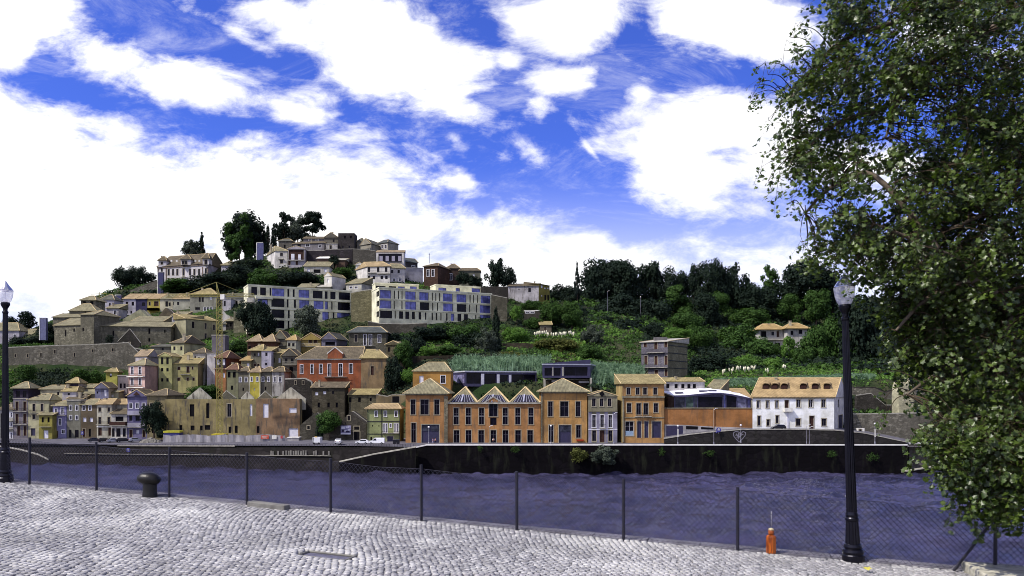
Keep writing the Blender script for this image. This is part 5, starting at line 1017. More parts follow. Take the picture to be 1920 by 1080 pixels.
H('brown_house', 'brown rear house with pointed roof and single white window', (836, 220), (862, 220), 503, 540, stone('524540', .8, .25, .3), ('hip', 494.5, T_BR, .45, .6), [('F','w',513,525,5,[845])])
H('grey_house', 'grey green shuttered house with rounded dark roof near the crest trees', (861, 219), (900, 219), 507.5, 540, plaster('66675f', .4), ('hip', 502.5, T_BR, .1, .85), [('F','x',514,520,4,[873,888])], group=None)
# right of modern blocks
h = H('white_house', 'patchy white house with long blank wall left of the olive house', (953, 211), (1010, 210), 536, 572, plaster('a9a5b4', .75), ('shed', 531.5, T_BR), [('F','k',540,547.5,5,[993]),('F','k',542,544,2,[973])], caps=False)
H('olive_house', 'olive yellow house with small square windows beside white house', (1010.3, 210), (1030.5, 214), 534, 566, plaster('7d752c', .2), ('shed', 530, T_BR), [('F','x',535,540,3.4,[1016]),('F','x',539,542,3,[1022,1027.5]),('F','x',553,556,2.5,[1016]),('F','d',553,563,3.4,[1022.5,1028])], caps=False)
longwall('stone_wall', 'grey stone wall with pale coping right of the right modern block', [(921, 553), (936, 556), (951, 559)], 612, 195, stone('6c685a', .7, .4, .4), 1.5, .25)
longwall('stone_wall', 'dark rear wall between the trees and white house', [(900, 538), (953, 538)], 575, 208, S_DARK, 1.2, .2, copm=S_DARK)
h = H('flat_hut', 'dark garden hut with thin white flat roof', (983, 197), (1021, 196), 583, 596, plaster('3a3836', .3), ('flat', .35, M_WHITE), [('F','w',584.5,587,7,[989,998])], over=.3, cat='hut')
H('garden_shed', 'tiny stone shed with mossy tan roof in the terraced garden', (1013, 186), (1034, 186), 609, 625, plaster('6e6559', .4), ('shed', 602, T_GOLD), [('F','n',613,623,3,[1022])], cat='shed')
# buff retaining wall between the modern blocks
longwall('stone_wall', 'buff stone retaining wall between the two modern apartment blocks', [(658, 549), (680, 545), (698, 543)], 625, 192, stone('8a8466', .7, .45, .25), 2, .3)
longwall('garden_wall', 'pale topped parapet wall below the right modern block', [(690, 603), (712, 607), (760, 608), (800, 606)], 625, 183, stone('5b574f', .7, .4, .4), 1, .25)

# ---- modern apartment blocks ----
MW = plaster('dad8c0', .05); MWS = plaster('e2e0cc', .05)
FR2 = dict(FRM); FR2['b'] = ('3a3848', .08); FR2['k'] = ('2a2838', .08)
def bands(rows, f='F'):
    out = []
    for (p0, p1, items, sl) in rows:
        for it in items:
            x0, x1, st = it; dp = (sl*((x0+x1)/2)); out.append((f, st, p0+dp, p1+dp, x1-x0, [(x0+x1)/2]))
    return out
z4 = lambda zx: 420+zx/4.5
blkA = []
for (y0, y1, its) in [(735,800,[(230,280,'k'),(305,355,'k'),(385,400,'k'),(404,510,'b'),(535,552,'k'),(580,597,'k'),(630,720,'b'),(750,832,'k'),(850,875,'k'),(897,942,'k'),(970,1065,'k')]),
 (822,890,[(285,370,'b'),(400,510,'k'),(530,545,'k'),(590,608,'k'),(635,720,'b'),(757,840,'b'),(853,878,'b'),(905,917,'k'),(960,1065,'k')]),
 (913,980,[(400,510,'k'),(540,555,'k'),(590,630,'k'),(650,720,'k'),(830,885,'b'),(918,932,'k'),(955,1065,'b')]),
 (1002,1066,[(400,510,'k'),(538,552,'k'),(585,640,'b'),(680,740,'k'),(840,885,'k'),(920,935,'k'),(960,1065,'k')])]:
    for x0, x1, st in its:
        x0, x1 = z4(x0), z4(x1); yc = lambda y: 380+(y)/4.5
        blkA.append(('F', st, yc(y0), yc(y1), x1-x0, [(x0+x1)/2], 'abs'))
def persp_rows(wins, A, B):     # rows were read at the block's middle; keep them level in the world
    out = []
    for wv_ in wins: out.append((wv_[0], wv_[1], wv_[2], wv_[3], wv_[4], wv_[5], 'lvl'))
    return out
h = H('apartment_block', 'left modern cream apartment block of four storeys with blue glazing', (465.5, 184), (659, 196), 541, 621, MW, ('flat', .5, MWS), persp_rows(blkA, 0, 0), L=(457, 190), depth=14, cat='apartment block', frames=FR2, recess=.55, side_wall=MWS)
for p0 in (561, 581.5, 601.5):
    slab(h, 'F', 466, 658.5, p0-1.2, p0+.8, .01, .25, MWS, 'floor_band', True)
slab(h, 'F', 478, 510, 557, 561, .02, 1.4, MWS, 'balcony_slab')
blkB = []; z6 = lambda zx: 640+zx/4.5; c6 = lambda y: 420+y/4.5
for (y0, y1, its) in [(582,650,[(322,420,'b'),(443,453,'k'),(478,487,'k'),(508,517,'k'),(540,628,'b'),(658,738,'b'),(764,773,'k'),(793,802,'k'),(825,835,'k'),(857,940,'b'),(972,1055,'b'),(1082,1092,'k'),(1112,1120,'k'),(1145,1153,'k'),(1177,1258,'b')]),
 (666,732,[(322,422,'b'),(442,452,'k'),(507,517,'k'),(540,632,'b'),(663,742,'k'),(767,777,'k'),(807,817,'k'),(860,943,'b'),(975,1055,'k'),(1079,1089,'k'),(1137,1147,'k'),(1168,1258,'b')]),
 (750,812,[(320,430,'k'),(450,460,'k'),(487,522,'k'),(540,573,'k'),(595,622,'k'),(652,674,'k'),(706,718,'k'),(762,774,'k'),(797,809,'k'),(836,846,'k'),(884,897,'k'),(925,952,'b'),(980,1013,'k'),(1035,1070,'k'),(1130,1140,'k'),(1168,1260,'b')])]:
    for x0, x1, st in its: x0, x1 = z6(x0), z6(x1); blkB.append(('F', st, c6(y0), c6(y1), x1-x0, [(x0+x1)/2], 'lvl'))
for (y0, y1) in ((572, 617), (655, 700), (742, 790)): blkB.append(('L', 'k', c6(y0)-1, c6(y1)-1, 5, [708.3]))
h = H('apartment_block', 'right modern cream apartment block with rows of blue windows', (711, 185), (922, 197.5), 546, 602, MW, ('flat', .45, MWS), blkB, L=(697, 192), cat='apartment block', frames=FR2, recess=.5, side_wall=MWS)
for p0 in (565.5, 584): slab(h, 'F', 711.5, 921.5, p0-1.1, p0+.7, .01, .22, MWS, 'floor_band', True)
h1 = H('penthouse', 'set back left penthouse storey on the right modern block', (703, 193), (785, 196.5), 533, 550, MW, ('flat', .45, MWS), [('F','k',536,543,18,[714]),('F','k',536.5,543.5,14,[736]),('F','b',537,543.5,13,[752.5,775])], depth=8, cat='penthouse', frames=FR2, recess=.5, foot=False, over=.4)
h1 = H('penthouse', 'set back right penthouse storey on the right modern block', (817, 197), (901, 202), 537, 550, MW, ('flat', .45, MWS), [('F','b',539.5,546.5,15,[829.5]),('F','b',540,547,8,[858.5]),('F','b',540.5,548,16,[892.5])], depth=8, cat='penthouse', frames=FR2, recess=.5, foot=False, over=.4)

# ---- orange warehouses on the quay ----
OR1 = plaster('b0804a', .4); OR2 = plaster('ac7844', .4); OR3 = plaster('b38546', .4)
def skyl(h, px, py, yu): p = P(px, py, yu*K); q = MB().hexa([(p.x-.9, p.y-.1, p.z-.35), (p.x+.9, p.y-.1, p.z-.35), (p.x+.9, p.y+.8, p.z+.15), (p.x-.9, p.y+.8, p.z+.15)], [(p.x-.9, p.y-.25, p.z-.15), (p.x+.9, p.y-.25, p.z-.15), (p.x+.9, p.y+.65, p.z+.35), (p.x-.9, p.y+.65, p.z+.35)]); q.build('skylight', M_WHITE, bpy_roof(h.root))
h = H('orange_warehouse', 'left orange warehouse pavilion with pyramid roof and three tall windows', (760.5, 124), (838, 124), 738, 831.5, OR2, ('hip', 709.5, T_TAN, .5, .52), [('F','s',749,777.5,9,[774.5]),('F','s',749,777.5,15.6,[796]),('F','s',749,777.5,9.4,[819]),('F','s',793,830,8.6,[775.5]),('F','g',796,831.3,33,[806.8])], depth=20, over=.9, cat='warehouse', zbase=5)
slab(h, 'F', 791.5, 806, 797.5, 808, -.19, -.1, G_GREY, 'fanlight'); slab(h, 'F', 808, 822, 797.5, 808, -.19, -.1, G_GREY, 'fanlight'); slab(h, 'F', 833, 839.5, 743, 831.5, .01, .3, S_LITE, 'pilaster'); skyl(h, 800.5, 724, 126.5)
slab(h, 'F', 760, 838.5, 738.5, 741, .01, .4, M_GRAN, 'cornice')
h = H('orange_warehouse', 'middle orange warehouse with three saw-tooth glazed roofs and small pediment', (839.5, 124.3), (1013.5, 124.3), 756, 831.5, OR2, ('flat', .1, M_GRAN), [('F','s',765,796,9.4,[855.3,878,902.8,947.3,970.8,995.5]),('F','s',757,781,16,[925]),('F','k',783,797,12,[925]),('F','s',806.5,830.5,10.4,[856,878.5,902.2,925,947.8,971.3,994])], depth=20, over=.3, cat='warehouse', zbase=5)
slab(h, 'F', 839.5, 1013.5, 754.5, 757.2, .01, .55, M_SLAB, 'cornice')
for x in (855.3, 878, 902.8, 947.3, 970.8, 995.5): slab(h, 'F', x-4.6, x+4.6, 779.6, 780.8, -.12, .0, frm('8a8a90'), 'transom')
fm = h.F['F']; g = MB(); g.extr([fm['pt'](fm['mp'](911), fm['zz'](755), .3), fm['pt'](fm['mp'](939), fm['zz'](755), .3), fm['pt'](fm['mp'](925), fm['zz'](745), .3)], (0, .8, 0)); go = g.build('pediment', OR2, h.root)
g = MB()
for a_, b_ in (((907, 755.5), (925, 743.8)), ((925, 743.8), (943, 755.5))): g.tube(fm['pt'](fm['mp'](a_[0]), fm['zz'](a_[1]), .3), fm['pt'](fm['mp'](b_[0]), fm['zz'](b_[1]), .3), .26, 4)
g.build('pediment_trim', M_SLAB, go)
for (x0, xc, x1) in ((840, 870.5, 896), (895, 927.5, 955.5), (955.5, 986, 1013.5)):   # saw-tooth roofs
    Y = 124.3*K; zE = fm['zz'](754.3); zA = CZ+(HZ-725.5)/F*(Y+7); X = lambda px, YY: (px-960)/F*YY
    A_, B_, C_, D_ = (X(x0, Y), Y-.3, zE), (X(x1, Y), Y-.3, zE), (X(x1, Y), Y+18, zE), (X(x0, Y), Y+18, zE); T1 = (X(xc, Y), Y+7, zA); T2 = (X(xc, Y), Y+14, zA)
    ml = Vector(A_).lerp(Vector(T1), .52); mr = Vector(B_).lerp(Vector(T1), .52)
    rf = MB().poly([A_, B_, T1]).poly([B_, C_, T2, T1]).poly([D_, A_, T1, T2]).poly([C_, D_, T2]); rf = rf.build('roof', T_TAN, h.root)
    al, bl_ = Vector(A_).lerp(Vector(B_), .10), Vector(A_).lerp(Vector(B_), .90); cm_ = Vector(A_).lerp(Vector(B_), .5); ml = al.lerp(Vector(T1), .46); mr = bl_.lerp(Vector(T1), .46); of = Vector((0, -.14, .10))
    g = MB(); q = MB().extr([al+of, bl_+of, mr+of, ml+of], (0, .08, -.06)); q.build('glazing', flat('24222e', .7, key='dark_roof_glazing'), rf)
    for k in range(8):
        f_ = (k+.5)/8; g.tube(al.lerp(bl_, f_)+of*1.3, ml.lerp(mr, f_)+of*1.3, .07 if k != 3 else .3, 4)
    g.build('glazing_bars', frm('8f8fa0'), rf); g = MB()
    for p, q_ in ((A_, T1), (B_, T1), (T1, T2)): g.tube(p, q_, .24, 5)
    g.tube(ml, mr, .16, 4); g.build('ridge_tiles', flat('c0b088', .9, 0, .2, .8, 'ridge_mortar'), rf)
h = H('orange_warehouse', 'right orange warehouse pavilion with pyramid roof and navy garage door', (1015.5, 124), (1101, 124), 734.5, 831.5, OR3, ('hip', 709.5, T_TAN, .5, .52), [('F','s',752.5,781,8.6,[1032]),('F','s',752.5,781,15.4,[1058]),('F','s',752.5,781,8.8,[1083.8]),('F','s',797,829,8.6,[1033.4]),('F','g',797,831.3,22.6,[1059.2]),('F','s',797,821,8.6,[1084.6])], depth=20, over=.9, cat='warehouse', zbase=5)
slab(h, 'F', 1048.5, 1070, 798.5, 809, -.19, -.1, G_GREY, 'fanlight'); skyl(h, 1058.5, 722.5, 126.5); slab(h, 'F', 1014.2, 1017, 738, 831.5, .01, .3, S_LITE, 'pilaster'); slab(h, 'F', 1015, 1101.5, 735.2, 737.5, .01, .4, M_GRAN, 'cornice')
slab(h, 'F', 1081, 1094, 824, 827, .02, .5, flat('8a3018', .7, key='red_flower_box'), 'flower_box')
H('orange_tower_house', 'orange house with hipped tan roof rising behind the left warehouse', (774, 136), (845, 136), 696, 760, plaster('a87a32', .12), ('hip', 679, T_TAN, .36, .8), [('F','x',704.5,718,8,[790]),('F','w',704,718.5,8.4,[830.5])], depth=12, over=.3)
# dark modern glass boxes behind
M_DKBX = flat('3a3754', .4, .2, .15, .6, 'dark_lilac_cladding'); G_BOX = glass('24212e', .1, .08)
def glassbox(label, A, B, top, bot, Lp=None, Rp=None, depth=12, wins=(), legs=()):
    h = H('glass_pavilion', label, A, B, top, bot, M_DKBX, ('flat', .35, flat('b9bac6', .4, .1, .1, .6, 'pale_metal_roof')), wins, L=Lp, Rr=Rp, depth=depth, cat='pavilion', zbase=zat(bot, A[1]), frames=FR2, recess=.4, over=.2)
    q = MB()
    for x in legs: p = P(x, bot, (A[1]+1.5)*K); q.box(p.x-.35, p.x+.35, p.y-.3, p.y+.3, p.z-9, p.z-.003)
    if legs: q.build('column', M_SLAB, h.root)
    return h
h = glassbox('long dark glass restaurant pavilion with pale roof above the warehouses', (872.5, 139), (1006, 143), 697.5, 724.5, Lp=(847, 146), wins=[('F','k',699,719.5,27,[888]),('F','k',700.5,720,21,[919.5]),('F','k',703,719.5,14.5,[945]),('F','k',702,720,44,[982])])
slab(h, 'F', 902, 907.5, 701, 721, .02, .1, M_BLIND, 'mullion'); slab(h, 'F', 932, 936.5, 702, 721, .02, .1, M_BLIND, 'mullion'); slab(h, 'F', 954.5, 958.5, 703, 721, .02, .1, M_BLIND, 'mullion')
slab(h, 'L', 849, 871, 703, 719, .02, .12, glass('77749a', .2), 'side_glass')
h = glassbox('dark glass box pavilion on columns with slanted roof', (1017, 138), (1107, 139.5), 684, 708.5, Rp=(1116.5, 146), wins=[('F','k',690,704.5,14,[1028]),('F','k',690,704.5,13,[1045]),('F','k',688,704.5,44,[1080])], legs=(1021, 1108))
fm = h.F['F']; q = MB().extr([fm['pt'](0, h.ze+.36, .2), fm['pt'](fm['W'], h.ze+.36, .2), fm['pt'](fm['W'], h.ze+1.9, .2)], (0, 14, 0)); q.build('roof_wedge', M_DKBX, h.root)
slab(h, 'F', 1035.5, 1037.5, 688, 705, .02, .1, M_SLAB, 'mullion'); slab(h, 'F', 1054, 1057, 688, 705, .02, .1, M_SLAB, 'mullion')
H('rear_building', 'dark service building below the glass box pavilion on columns', (1022, 141), (1105, 141), 712, 760, plaster('3b3330', .4), ('flat', .2, M_SLAB), [('F','x',712.5,717,12,[1040]),('F','x',714,718,20,[1095])])
H('rear_building', 'dark service wall below the long restaurant pavilion', (848, 143.5), (1012, 144.5), 724, 760, plaster('352e2a', .4), ('none', 0, 0))
# small tiled house
TLB = plaster('8885a6', .12)
h = H('tiled_facade_house', 'narrow granite house with blue tiled lower floors and curved gable', (1103, 124), (1157.5, 124), 742.5, 831.5, plaster('8b8672', .4), ('gy', 733, T_BR), [('F','s',747,762,6.8,[1113.4,1128,1142.8]),('F','w',778,801.5,7,[1113.8]),('F','w',778,801,7,[1129]),('F','w',778,801.5,7,[1144.2]),('F','s',807,827,7.4,[1114,1144.4]),('F','n',807,829,9.6,[1129.6])], depth=14, over=.25, bal=[('F',1124,1136,802.3,1.1,.7,'rail')], zbase=5)
fm = h.F['F']; q = MB(); us = [fm['mp'](x) for x in (1103.2, 1109.6, 1118, 1124.8, 1133.2, 1140, 1148.4, 1157.4)]
for i in (0, 2, 4, 6):
    for (p0, p1) in ((772.5, 804.5), (806, 830)): q.hexa([fm['pt'](us[i]+.02, fm['zz'](p1), .012), fm['pt'](us[i+1]-.02, fm['zz'](p1), .012), fm['pt'](us[i+1]-.02, fm['zz'](p1), .03), fm['pt'](us[i]+.02, fm['zz'](p1), .03)][::-1], [fm['pt'](us[i]+.02, fm['zz'](p0), .012), fm['pt'](us[i+1]-.02, fm['zz'](p0), .012), fm['pt'](us[i+1]-.02, fm['zz'](p0), .03), fm['pt'](us[i]+.02, fm['zz'](p0), .03)][::-1])
q.build('blue_tiles', TLB, h.root); slab(h, 'F', 1103, 1157.5, 769.5, 771.8, .01, .25, M_GRAN, 'cornice'); slab(h, 'F', 1103, 1157.5, 804.6, 805.9, .01, .12, M_BLIND, 'string_course')
p = P(1128.3, 738.5, 124*K); MB().hexa([(p.x-.8, p.y-.5, p.z), (p.x, p.y-.5, p.z-1), (p.x+.8, p.y-.5, p.z), (p.x, p.y-.5, p.z+1)], [(p.x-.8, p.y-.44, p.z), (p.x, p.y-.44, p.z-1), (p.x+.8, p.y-.44, p.z), (p.x, p.y-.44, p.z+1)]).build('gable_window', G_VOID, h.root)
# orange house 4
h = H('orange_house', 'three storey orange house with granite cornice, balconies and arched ground floor', (1167, 123.6), (1245.5, 123.6), 719.5, 829, plaster('ad8048', .4), ('shed', 701, T_GOLD), [('F','s',727,740,7,[1178.4]),('F','s',727,740,7,[1195.6]),('F','s',727,740,7,[1209.4]),('F','s',727,740,7,[1228.6]),('F','s',756,773.5,8.2,[1179.6,1229.8]),('F','s',756,777.5,8.6,[1197.4]),('F','s',756,777.5,8.6,[1211]),('F','a',790,817,15.6,[1180.3]),('F','g',790,821,7.6,[1198.4,1212]),('F','g',790,821,16.6,[1231])], L=(1155, 130), over=.5, bal=[('F',1190,1204,780.5,1.1,.8,'rail'),('F',1205.5,1221,780.5,1.1,.8,'rail')], zbase=5, side_wall=plaster('a89058', .3))
slab(h, 'F', 1166, 1246, 742.5, 746, .01, .35, M_GRAN, 'cornice'); slab(h, 'F', 1173, 1188, 808, 817, -.15, -.08, flat('7c90a6', .6, key='pale_blue_panel'), 'shutter_panel'); slab(h, 'F', 1167, 1170, 746.2, 829, .01, .25, M_GRAN, 'quoin'); slab(h, 'F', 1167.5, 1245.5, 782, 783.4, .01, .15, M_GRAN, 'string_course')
# long orange wall and curved glass pavilion
h = H('orange_wall', 'long windowless orange wall stretching toward the white house', (1246, 123.9), (1413.5, 123.9), 765.5, 829, plaster('a06a38', .3), ('flat', .12, M_GRAN), [('F','x',797,817,.01,[1300])], depth=16, cat='building', zbase=5)
fm = h.F['F']
def facequad(h, pts, out, th, m, name):
    fm = h.F['F']; q = MB().extr([fm['pt'](fm['mp'](x), fm['zz'](y), out) for x, y in pts], (fm['N'].x*th, fm['N'].y*th, 0)); return q.build(name, m, h.root)
facequad(h, [(1246, 829), (1413, 829), (1413, 802.5), (1341, 800), (1277, 796.5), (1246, 796)], .01, .18, plaster('aaa7b4', .25), 'white_base'); facequad(h, [(1249, 829), (1280, 829), (1280, 798.5), (1249, 798)], .2, .05, M_NAVY, 'garage_door')
facequad(h, [(1286, 804.5), (1308, 805), (1308, 799.5), (1286, 798.5)], .2, .05, G_VOID, 'vent_window'); facequad(h, [(1314, 804.5), (1338, 805), (1338, 802), (1314, 800.5)], .2, .05, G_VOID, 'vent_window')
facequad(h, [(1337, 765), (1338.3, 765), (1338.3, 803), (1337, 803)], .2, .15, plaster('b08850', .2), 'drainpipe')
gp = empty('glass_pavilion', PU(1330, 765, 126), 'curved white roofed glass pavilion standing on the long orange wall', 'pavilion')
Y = 125.5*K; Xf = lambda px, YY=None: (px-960)/F*(YY or Y); zp = lambda py: CZ+(HZ-py)/F*Y
roofp = [(1262, 741.5), (1285, 741), (1310, 738.5), (1335, 736.5), (1350, 736.5), (1370, 739), (1390, 743), (1408, 747)]
q = MB(); 
for (a_, pa), (b_, pb) in zip(roofp, roofp[1:]):
    q.hexa([(Xf(a_), Y-.6, zp(pa)-.35), (Xf(b_), Y-.6, zp(pb)-.35), (Xf(b_), Y+13, zp(pb)-.35+1.6), (Xf(a_)-2.5, Y+13, zp(pa)-.35+1.6)], [(Xf(a_), Y-.6, zp(pa)), (Xf(b_), Y-.6, zp(pb)), (Xf(b_), Y+13, zp(pb)+1.6), (Xf(a_)-2.5, Y+13, zp(pa)+1.6)])
ro = q.build('roof', flat('dcdce4', .6, 0, .06, .8, 'white_membrane'), gp)
q = MB()
for (a_, pa), (b_, pb) in zip(roofp, roofp[1:]): q.hexa([(Xf(a_), Y-.75, zp(pa)-.5), (Xf(b_), Y-.75, zp(pb)-.5), (Xf(b_), Y-.62, zp(pb)-.5), (Xf(a_), Y-.62, zp(pa)-.5)], [(Xf(a_), Y-.75, zp(pa)+.05), (Xf(b_), Y-.75, zp(pb)+.05), (Xf(b_), Y-.62, zp(pb)+.05), (Xf(a_), Y-.62, zp(pa)+.05)])
q.build('fascia', M_DKBX, ro)
for (x0, x1, mm) in ((1266, 1284, G_GREY), (1285, 1300, glass('3c4a48', .1)), (1302, 1307, G_GREY), (1309, 1354, G_DARK), (1357, 1360, G_BLUE), (1362, 1380, G_DARK), (1382, 1399.5, glass('77789a', .25)), (1401, 1406, G_BLUE)):
    pt_ = np.interp([x0, x1], [r[0] for r in roofp], [r[1] for r in roofp]); MB().extr([(Xf(x0), Y, zp(766)), (Xf(x1), Y, zp(766)), (Xf(x1), Y, zp(pt_[1]+1)), (Xf(x0), Y, zp(pt_[0]+1))], (0, .1, 0)).build('glass_panel', mm, gp)
q = MB()
for x in (1265, 1284.5, 1301, 1308, 1355.5, 1361, 1381, 1400.3, 1407): pt_ = float(np.interp(x, [r[0] for r in roofp], [r[1] for r in roofp])); q.box(Xf(x)-.14, Xf(x)+.14, Y-.15, Y+.12, zp(766), zp(pt_)-.2)
q.box(Xf(1309), Xf(1354), Y-.12, Y-.02, zp(743.5), zp(741.2)); q.build('mullion', M_DKBX, gp)
MB().box(Xf(1252), Xf(1264), Y, Y+8, zp(766), zp(744)).build('side_room', plaster('3c2a26', .3), gp)
for x, y in ((1278, 739.8), (1324, 736.3), (1341, 735.8)): MB().box(Xf(x)-1.2, Xf(x)+1.2, Y+3, Y+4.6, zp(y)+.2, zp(y)+.75).build('rooflight', M_NAVY, ro)

h = H('white_house', 'white house with three small tent roofs behind the glass pavilion', (1245, 131), (1321, 131), 715.5, 750, plaster('b3b0bc', .25), ('shed', 707.5, T_GOLD), [('F','d',720,728,6,[1252.2,1267.8,1280.4,1291.8,1302])], depth=8, over=.2)
for k, (x0, x1) in enumerate(((1246, 1270), (1271, 1293), (1294, 1316))):
    Yk = 131*K; q = MB(); zE = h.ze+.05; apx = P((x0+x1)/2+3, 706.5, Yk+2.5); q.poly([((x0-960)/F*Yk, Yk-.5, zE), ((x1-960)/F*Yk, Yk-.5, zE), tuple(apx)]).poly([((x1-960)/F*Yk, Yk-.5, zE), ((x1-960)/F*Yk, Yk+6, zE+.2), tuple(apx)]).poly([((x0-960)/F*Yk, Yk+6, zE+.2), ((x0-960)/F*Yk, Yk-.5, zE), tuple(apx)]).poly([((x1-960)/F*Yk, Yk+6, zE+.2), ((x0-960)/F*Yk, Yk+6, zE+.2), tuple(apx)]); q.build('tent_roof', T_GOLD, h.root)
H('gabled_house', 'tan roofed white gabled house left of long tan roof', (1322, 131), (1349, 131), 731, 750, plaster('b3b0bc', .25), ('shed', 711.5, T_TAN), Rr=(1366, 135), over=.2)
H('roofed_house', 'long low orange tan roof joining the white riverside house', (1352, 134), (1412, 134), 748, 765, plaster('a9a498', .3), ('shed', 727.5, tile('c99a55', .15)), depth=10, caps=False, over=.1)
# big white house right
T_BRT = tile('d0a05a', .15)
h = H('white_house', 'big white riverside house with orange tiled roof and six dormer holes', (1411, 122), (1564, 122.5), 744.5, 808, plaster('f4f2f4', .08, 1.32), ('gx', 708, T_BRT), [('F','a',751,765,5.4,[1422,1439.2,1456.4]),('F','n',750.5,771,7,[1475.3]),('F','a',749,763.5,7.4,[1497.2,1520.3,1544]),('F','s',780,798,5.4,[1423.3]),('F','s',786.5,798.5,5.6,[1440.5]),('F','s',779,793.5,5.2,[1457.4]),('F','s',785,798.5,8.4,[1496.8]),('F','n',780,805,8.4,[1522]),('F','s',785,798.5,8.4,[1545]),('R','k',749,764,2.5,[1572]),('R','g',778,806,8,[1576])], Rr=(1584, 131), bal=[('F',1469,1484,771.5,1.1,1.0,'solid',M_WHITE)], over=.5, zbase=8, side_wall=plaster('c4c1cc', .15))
slab(h, 'F', 1411, 1564, 743.5, 747, .01, .3, M_GRAN, 'eaves_band'); slab(h, 'F', 1475.5, 1478, 772.5, 806, .01, .2, M_BLIND, 'downpipe')
fm = h.F['F']; e0 = Vector(h.E[0]); e1 = Vector(h.E[1]); p0 = Vector(h.p0); p1 = Vector(h.p1)
for x in (1429.5, 1446.5, 1464.5, 1500.5, 1523, 1545.5):
    u = (fm['mp'](x)+.5)/(fm['W']+1); lo = e0.lerp(e1, u); hi = p0.lerp(p1, u); c_ = lo.lerp(hi, .40); c2 = lo.lerp(hi, .66); dx = Vector((.95, 0, 0)); up = Vector((0, 0, 1.15))
    q = MB().hexa([c_-dx+Vector((0, -.06, .05)), c_+dx+Vector((0, -.06, .05)), c2+dx, c2-dx], [c_-dx*.9+up*1.05, c_+dx*.9+up*1.05, c2+dx+Vector((0, 0, .08)), c2-dx+Vector((0, 0, .08))]); do = q.build('dormer', G_VOID, bpy_roof(h.root)) if False else q.build('dormer', M_BROWN, h.root)
    q = MB()
    for k in range(6):
        t0, t1 = math.pi*k/6, math.pi*(k+1)/6; A1_ = c_+Vector((-1.15*math.cos(t0), -.25, 1.15+.55*math.sin(t0))); B1_ = c_+Vector((-1.15*math.cos(t1), -.25, 1.15+.55*math.sin(t1))); C1_ = c2+Vector((-1.15*math.cos(t1), .3, .15+.5*math.sin(t1))); D1_ = c2+Vector((-1.15*math.cos(t0), .3, .15+.5*math.sin(t0))); q.hexa([A1_, B1_, C1_, D1_], [v+Vector((0, 0, .12)) for v in (A1_, B1_, C1_, D1_)])
    q.build('dormer_roof', T_BRT, do)
# tall old granite block
h = H('granite_block', 'tall derelict granite apartment block with dark balconies above orange house', (1202.5, 149), (1252, 146), 641, 712, stone('7b7782', .9, .2, .35), ('shed', 634.5, M_SLAB), [('F','n',640,651,5.5,[1210,1248.5]),('F','n',641.5,655,5.5,[1229.5]),('F','n',667.5,684,5.5,[1211,1230,1249]),('F','n',694,704,6,[1211.5]),('F','n',693.5,704,6.5,[1230.5]),('F','n',692.5,705,6,[1249.5])], Rr=(1289, 154), over=.5, bal=[('F',1214,1246,661,1.2,1.0,'rail'),('F',1204,1253,689,1.2,1.0,'rail')], side_wall=stone('8d8870', .9, .25, .3), cat='apartment block')
for pp in (648.5, 662.5, 676.5, 690): slab(h, 'R', 1252.3, 1288.5, pp, pp+1.2, .01, .15, M_IRON, 'floor_band', True)
for pp in (663, 690.5): slab(h, 'F', 1202.8, 1251.8, pp, pp+1.4, .01, .12, M_IRON, 'floor_band', True)
q = MB(); p = P(1238, 634, 151*K); q.box(p.x-2, p.x+2.6, p.y, p.y+3, p.z-2, p.z+.4); q.build('roof_hut', plaster('6a6872', .3), h.root)
# villa in the wood
h = H('wood_villa', 'white villa with ochre hipped roof and veranda deep in the wooded slope', (1424, 196), (1469, 196), 618, 665, plaster('b3b1b8', .5), ('hip', 607, T_YEL, .25, .75), [('F','n',621,632,4,[1458.5]),('F','d',621,632,10,[1432]),('F','d',643,651,9,[1458]),('F','k',622,629,5,[1449])], over=1.6, bal=[('F',1426,1478,637,1.0,1.4,'rail',M_SLAB)])
H('wood_villa', 'right wing of the wooded villa with glazed corner room', (1476, 193.5), (1513, 193.5), 616, 655, plaster('bab7bd', .5), ('hip', 605.5, T_YEL, .3, .7), [('F','k',618.5,626,7,[1501]),('F','d',620,628,5,[1485])], over=1.4, chim=[(1484,.2,602,1)])
# ruins at the right
longwall('ruin_wall', 'high dark rear wall of the ruins behind the right lamp', [(1585, 726), (1640, 727), (1660, 735), (1690, 728), (1760, 724), (1900, 722)], 790, 142, S_WALL, 1.5, .3, copm=S_DARK)
longwall('ruin_wall', 'ruined inner stone wall block between lamp and pale tower', [(1606, 742), (1633, 738), (1660, 760), (1686, 760)], 790, 137, S_DARK, 1.5, .2)
longwall('terrace_wall', 'broad dark stone terrace wall below the pale ruined tower', [(1599, 777), (1650, 776.5), (1720, 775), (1800, 774), (1950, 773)], 838, 126.5, S_WALL, 2.5, .25)
rt = gable_wall('ruined_tower', 'pale sunlit stone gable tower with slit window in the ruins', [1686, 1688, 1693, 1699, 1706, 1713, 1713], 131, 777, [740, 720, 711, 722, 709, 716, 776], stone('cfc9a8', .8, .3, .1), 5, cap=False, wins=[(734,750,1.6,[1696.5]),(771,776,2.6,[1706])], cat='ruin')
longwall('white_kiosk', 'small white utility box at the foot of the terrace wall', [(1608, 803), (1621, 803)], 816, 124, M_WHITE, 1.5, None, [(805,810,4,[1613])], cat='utility box')
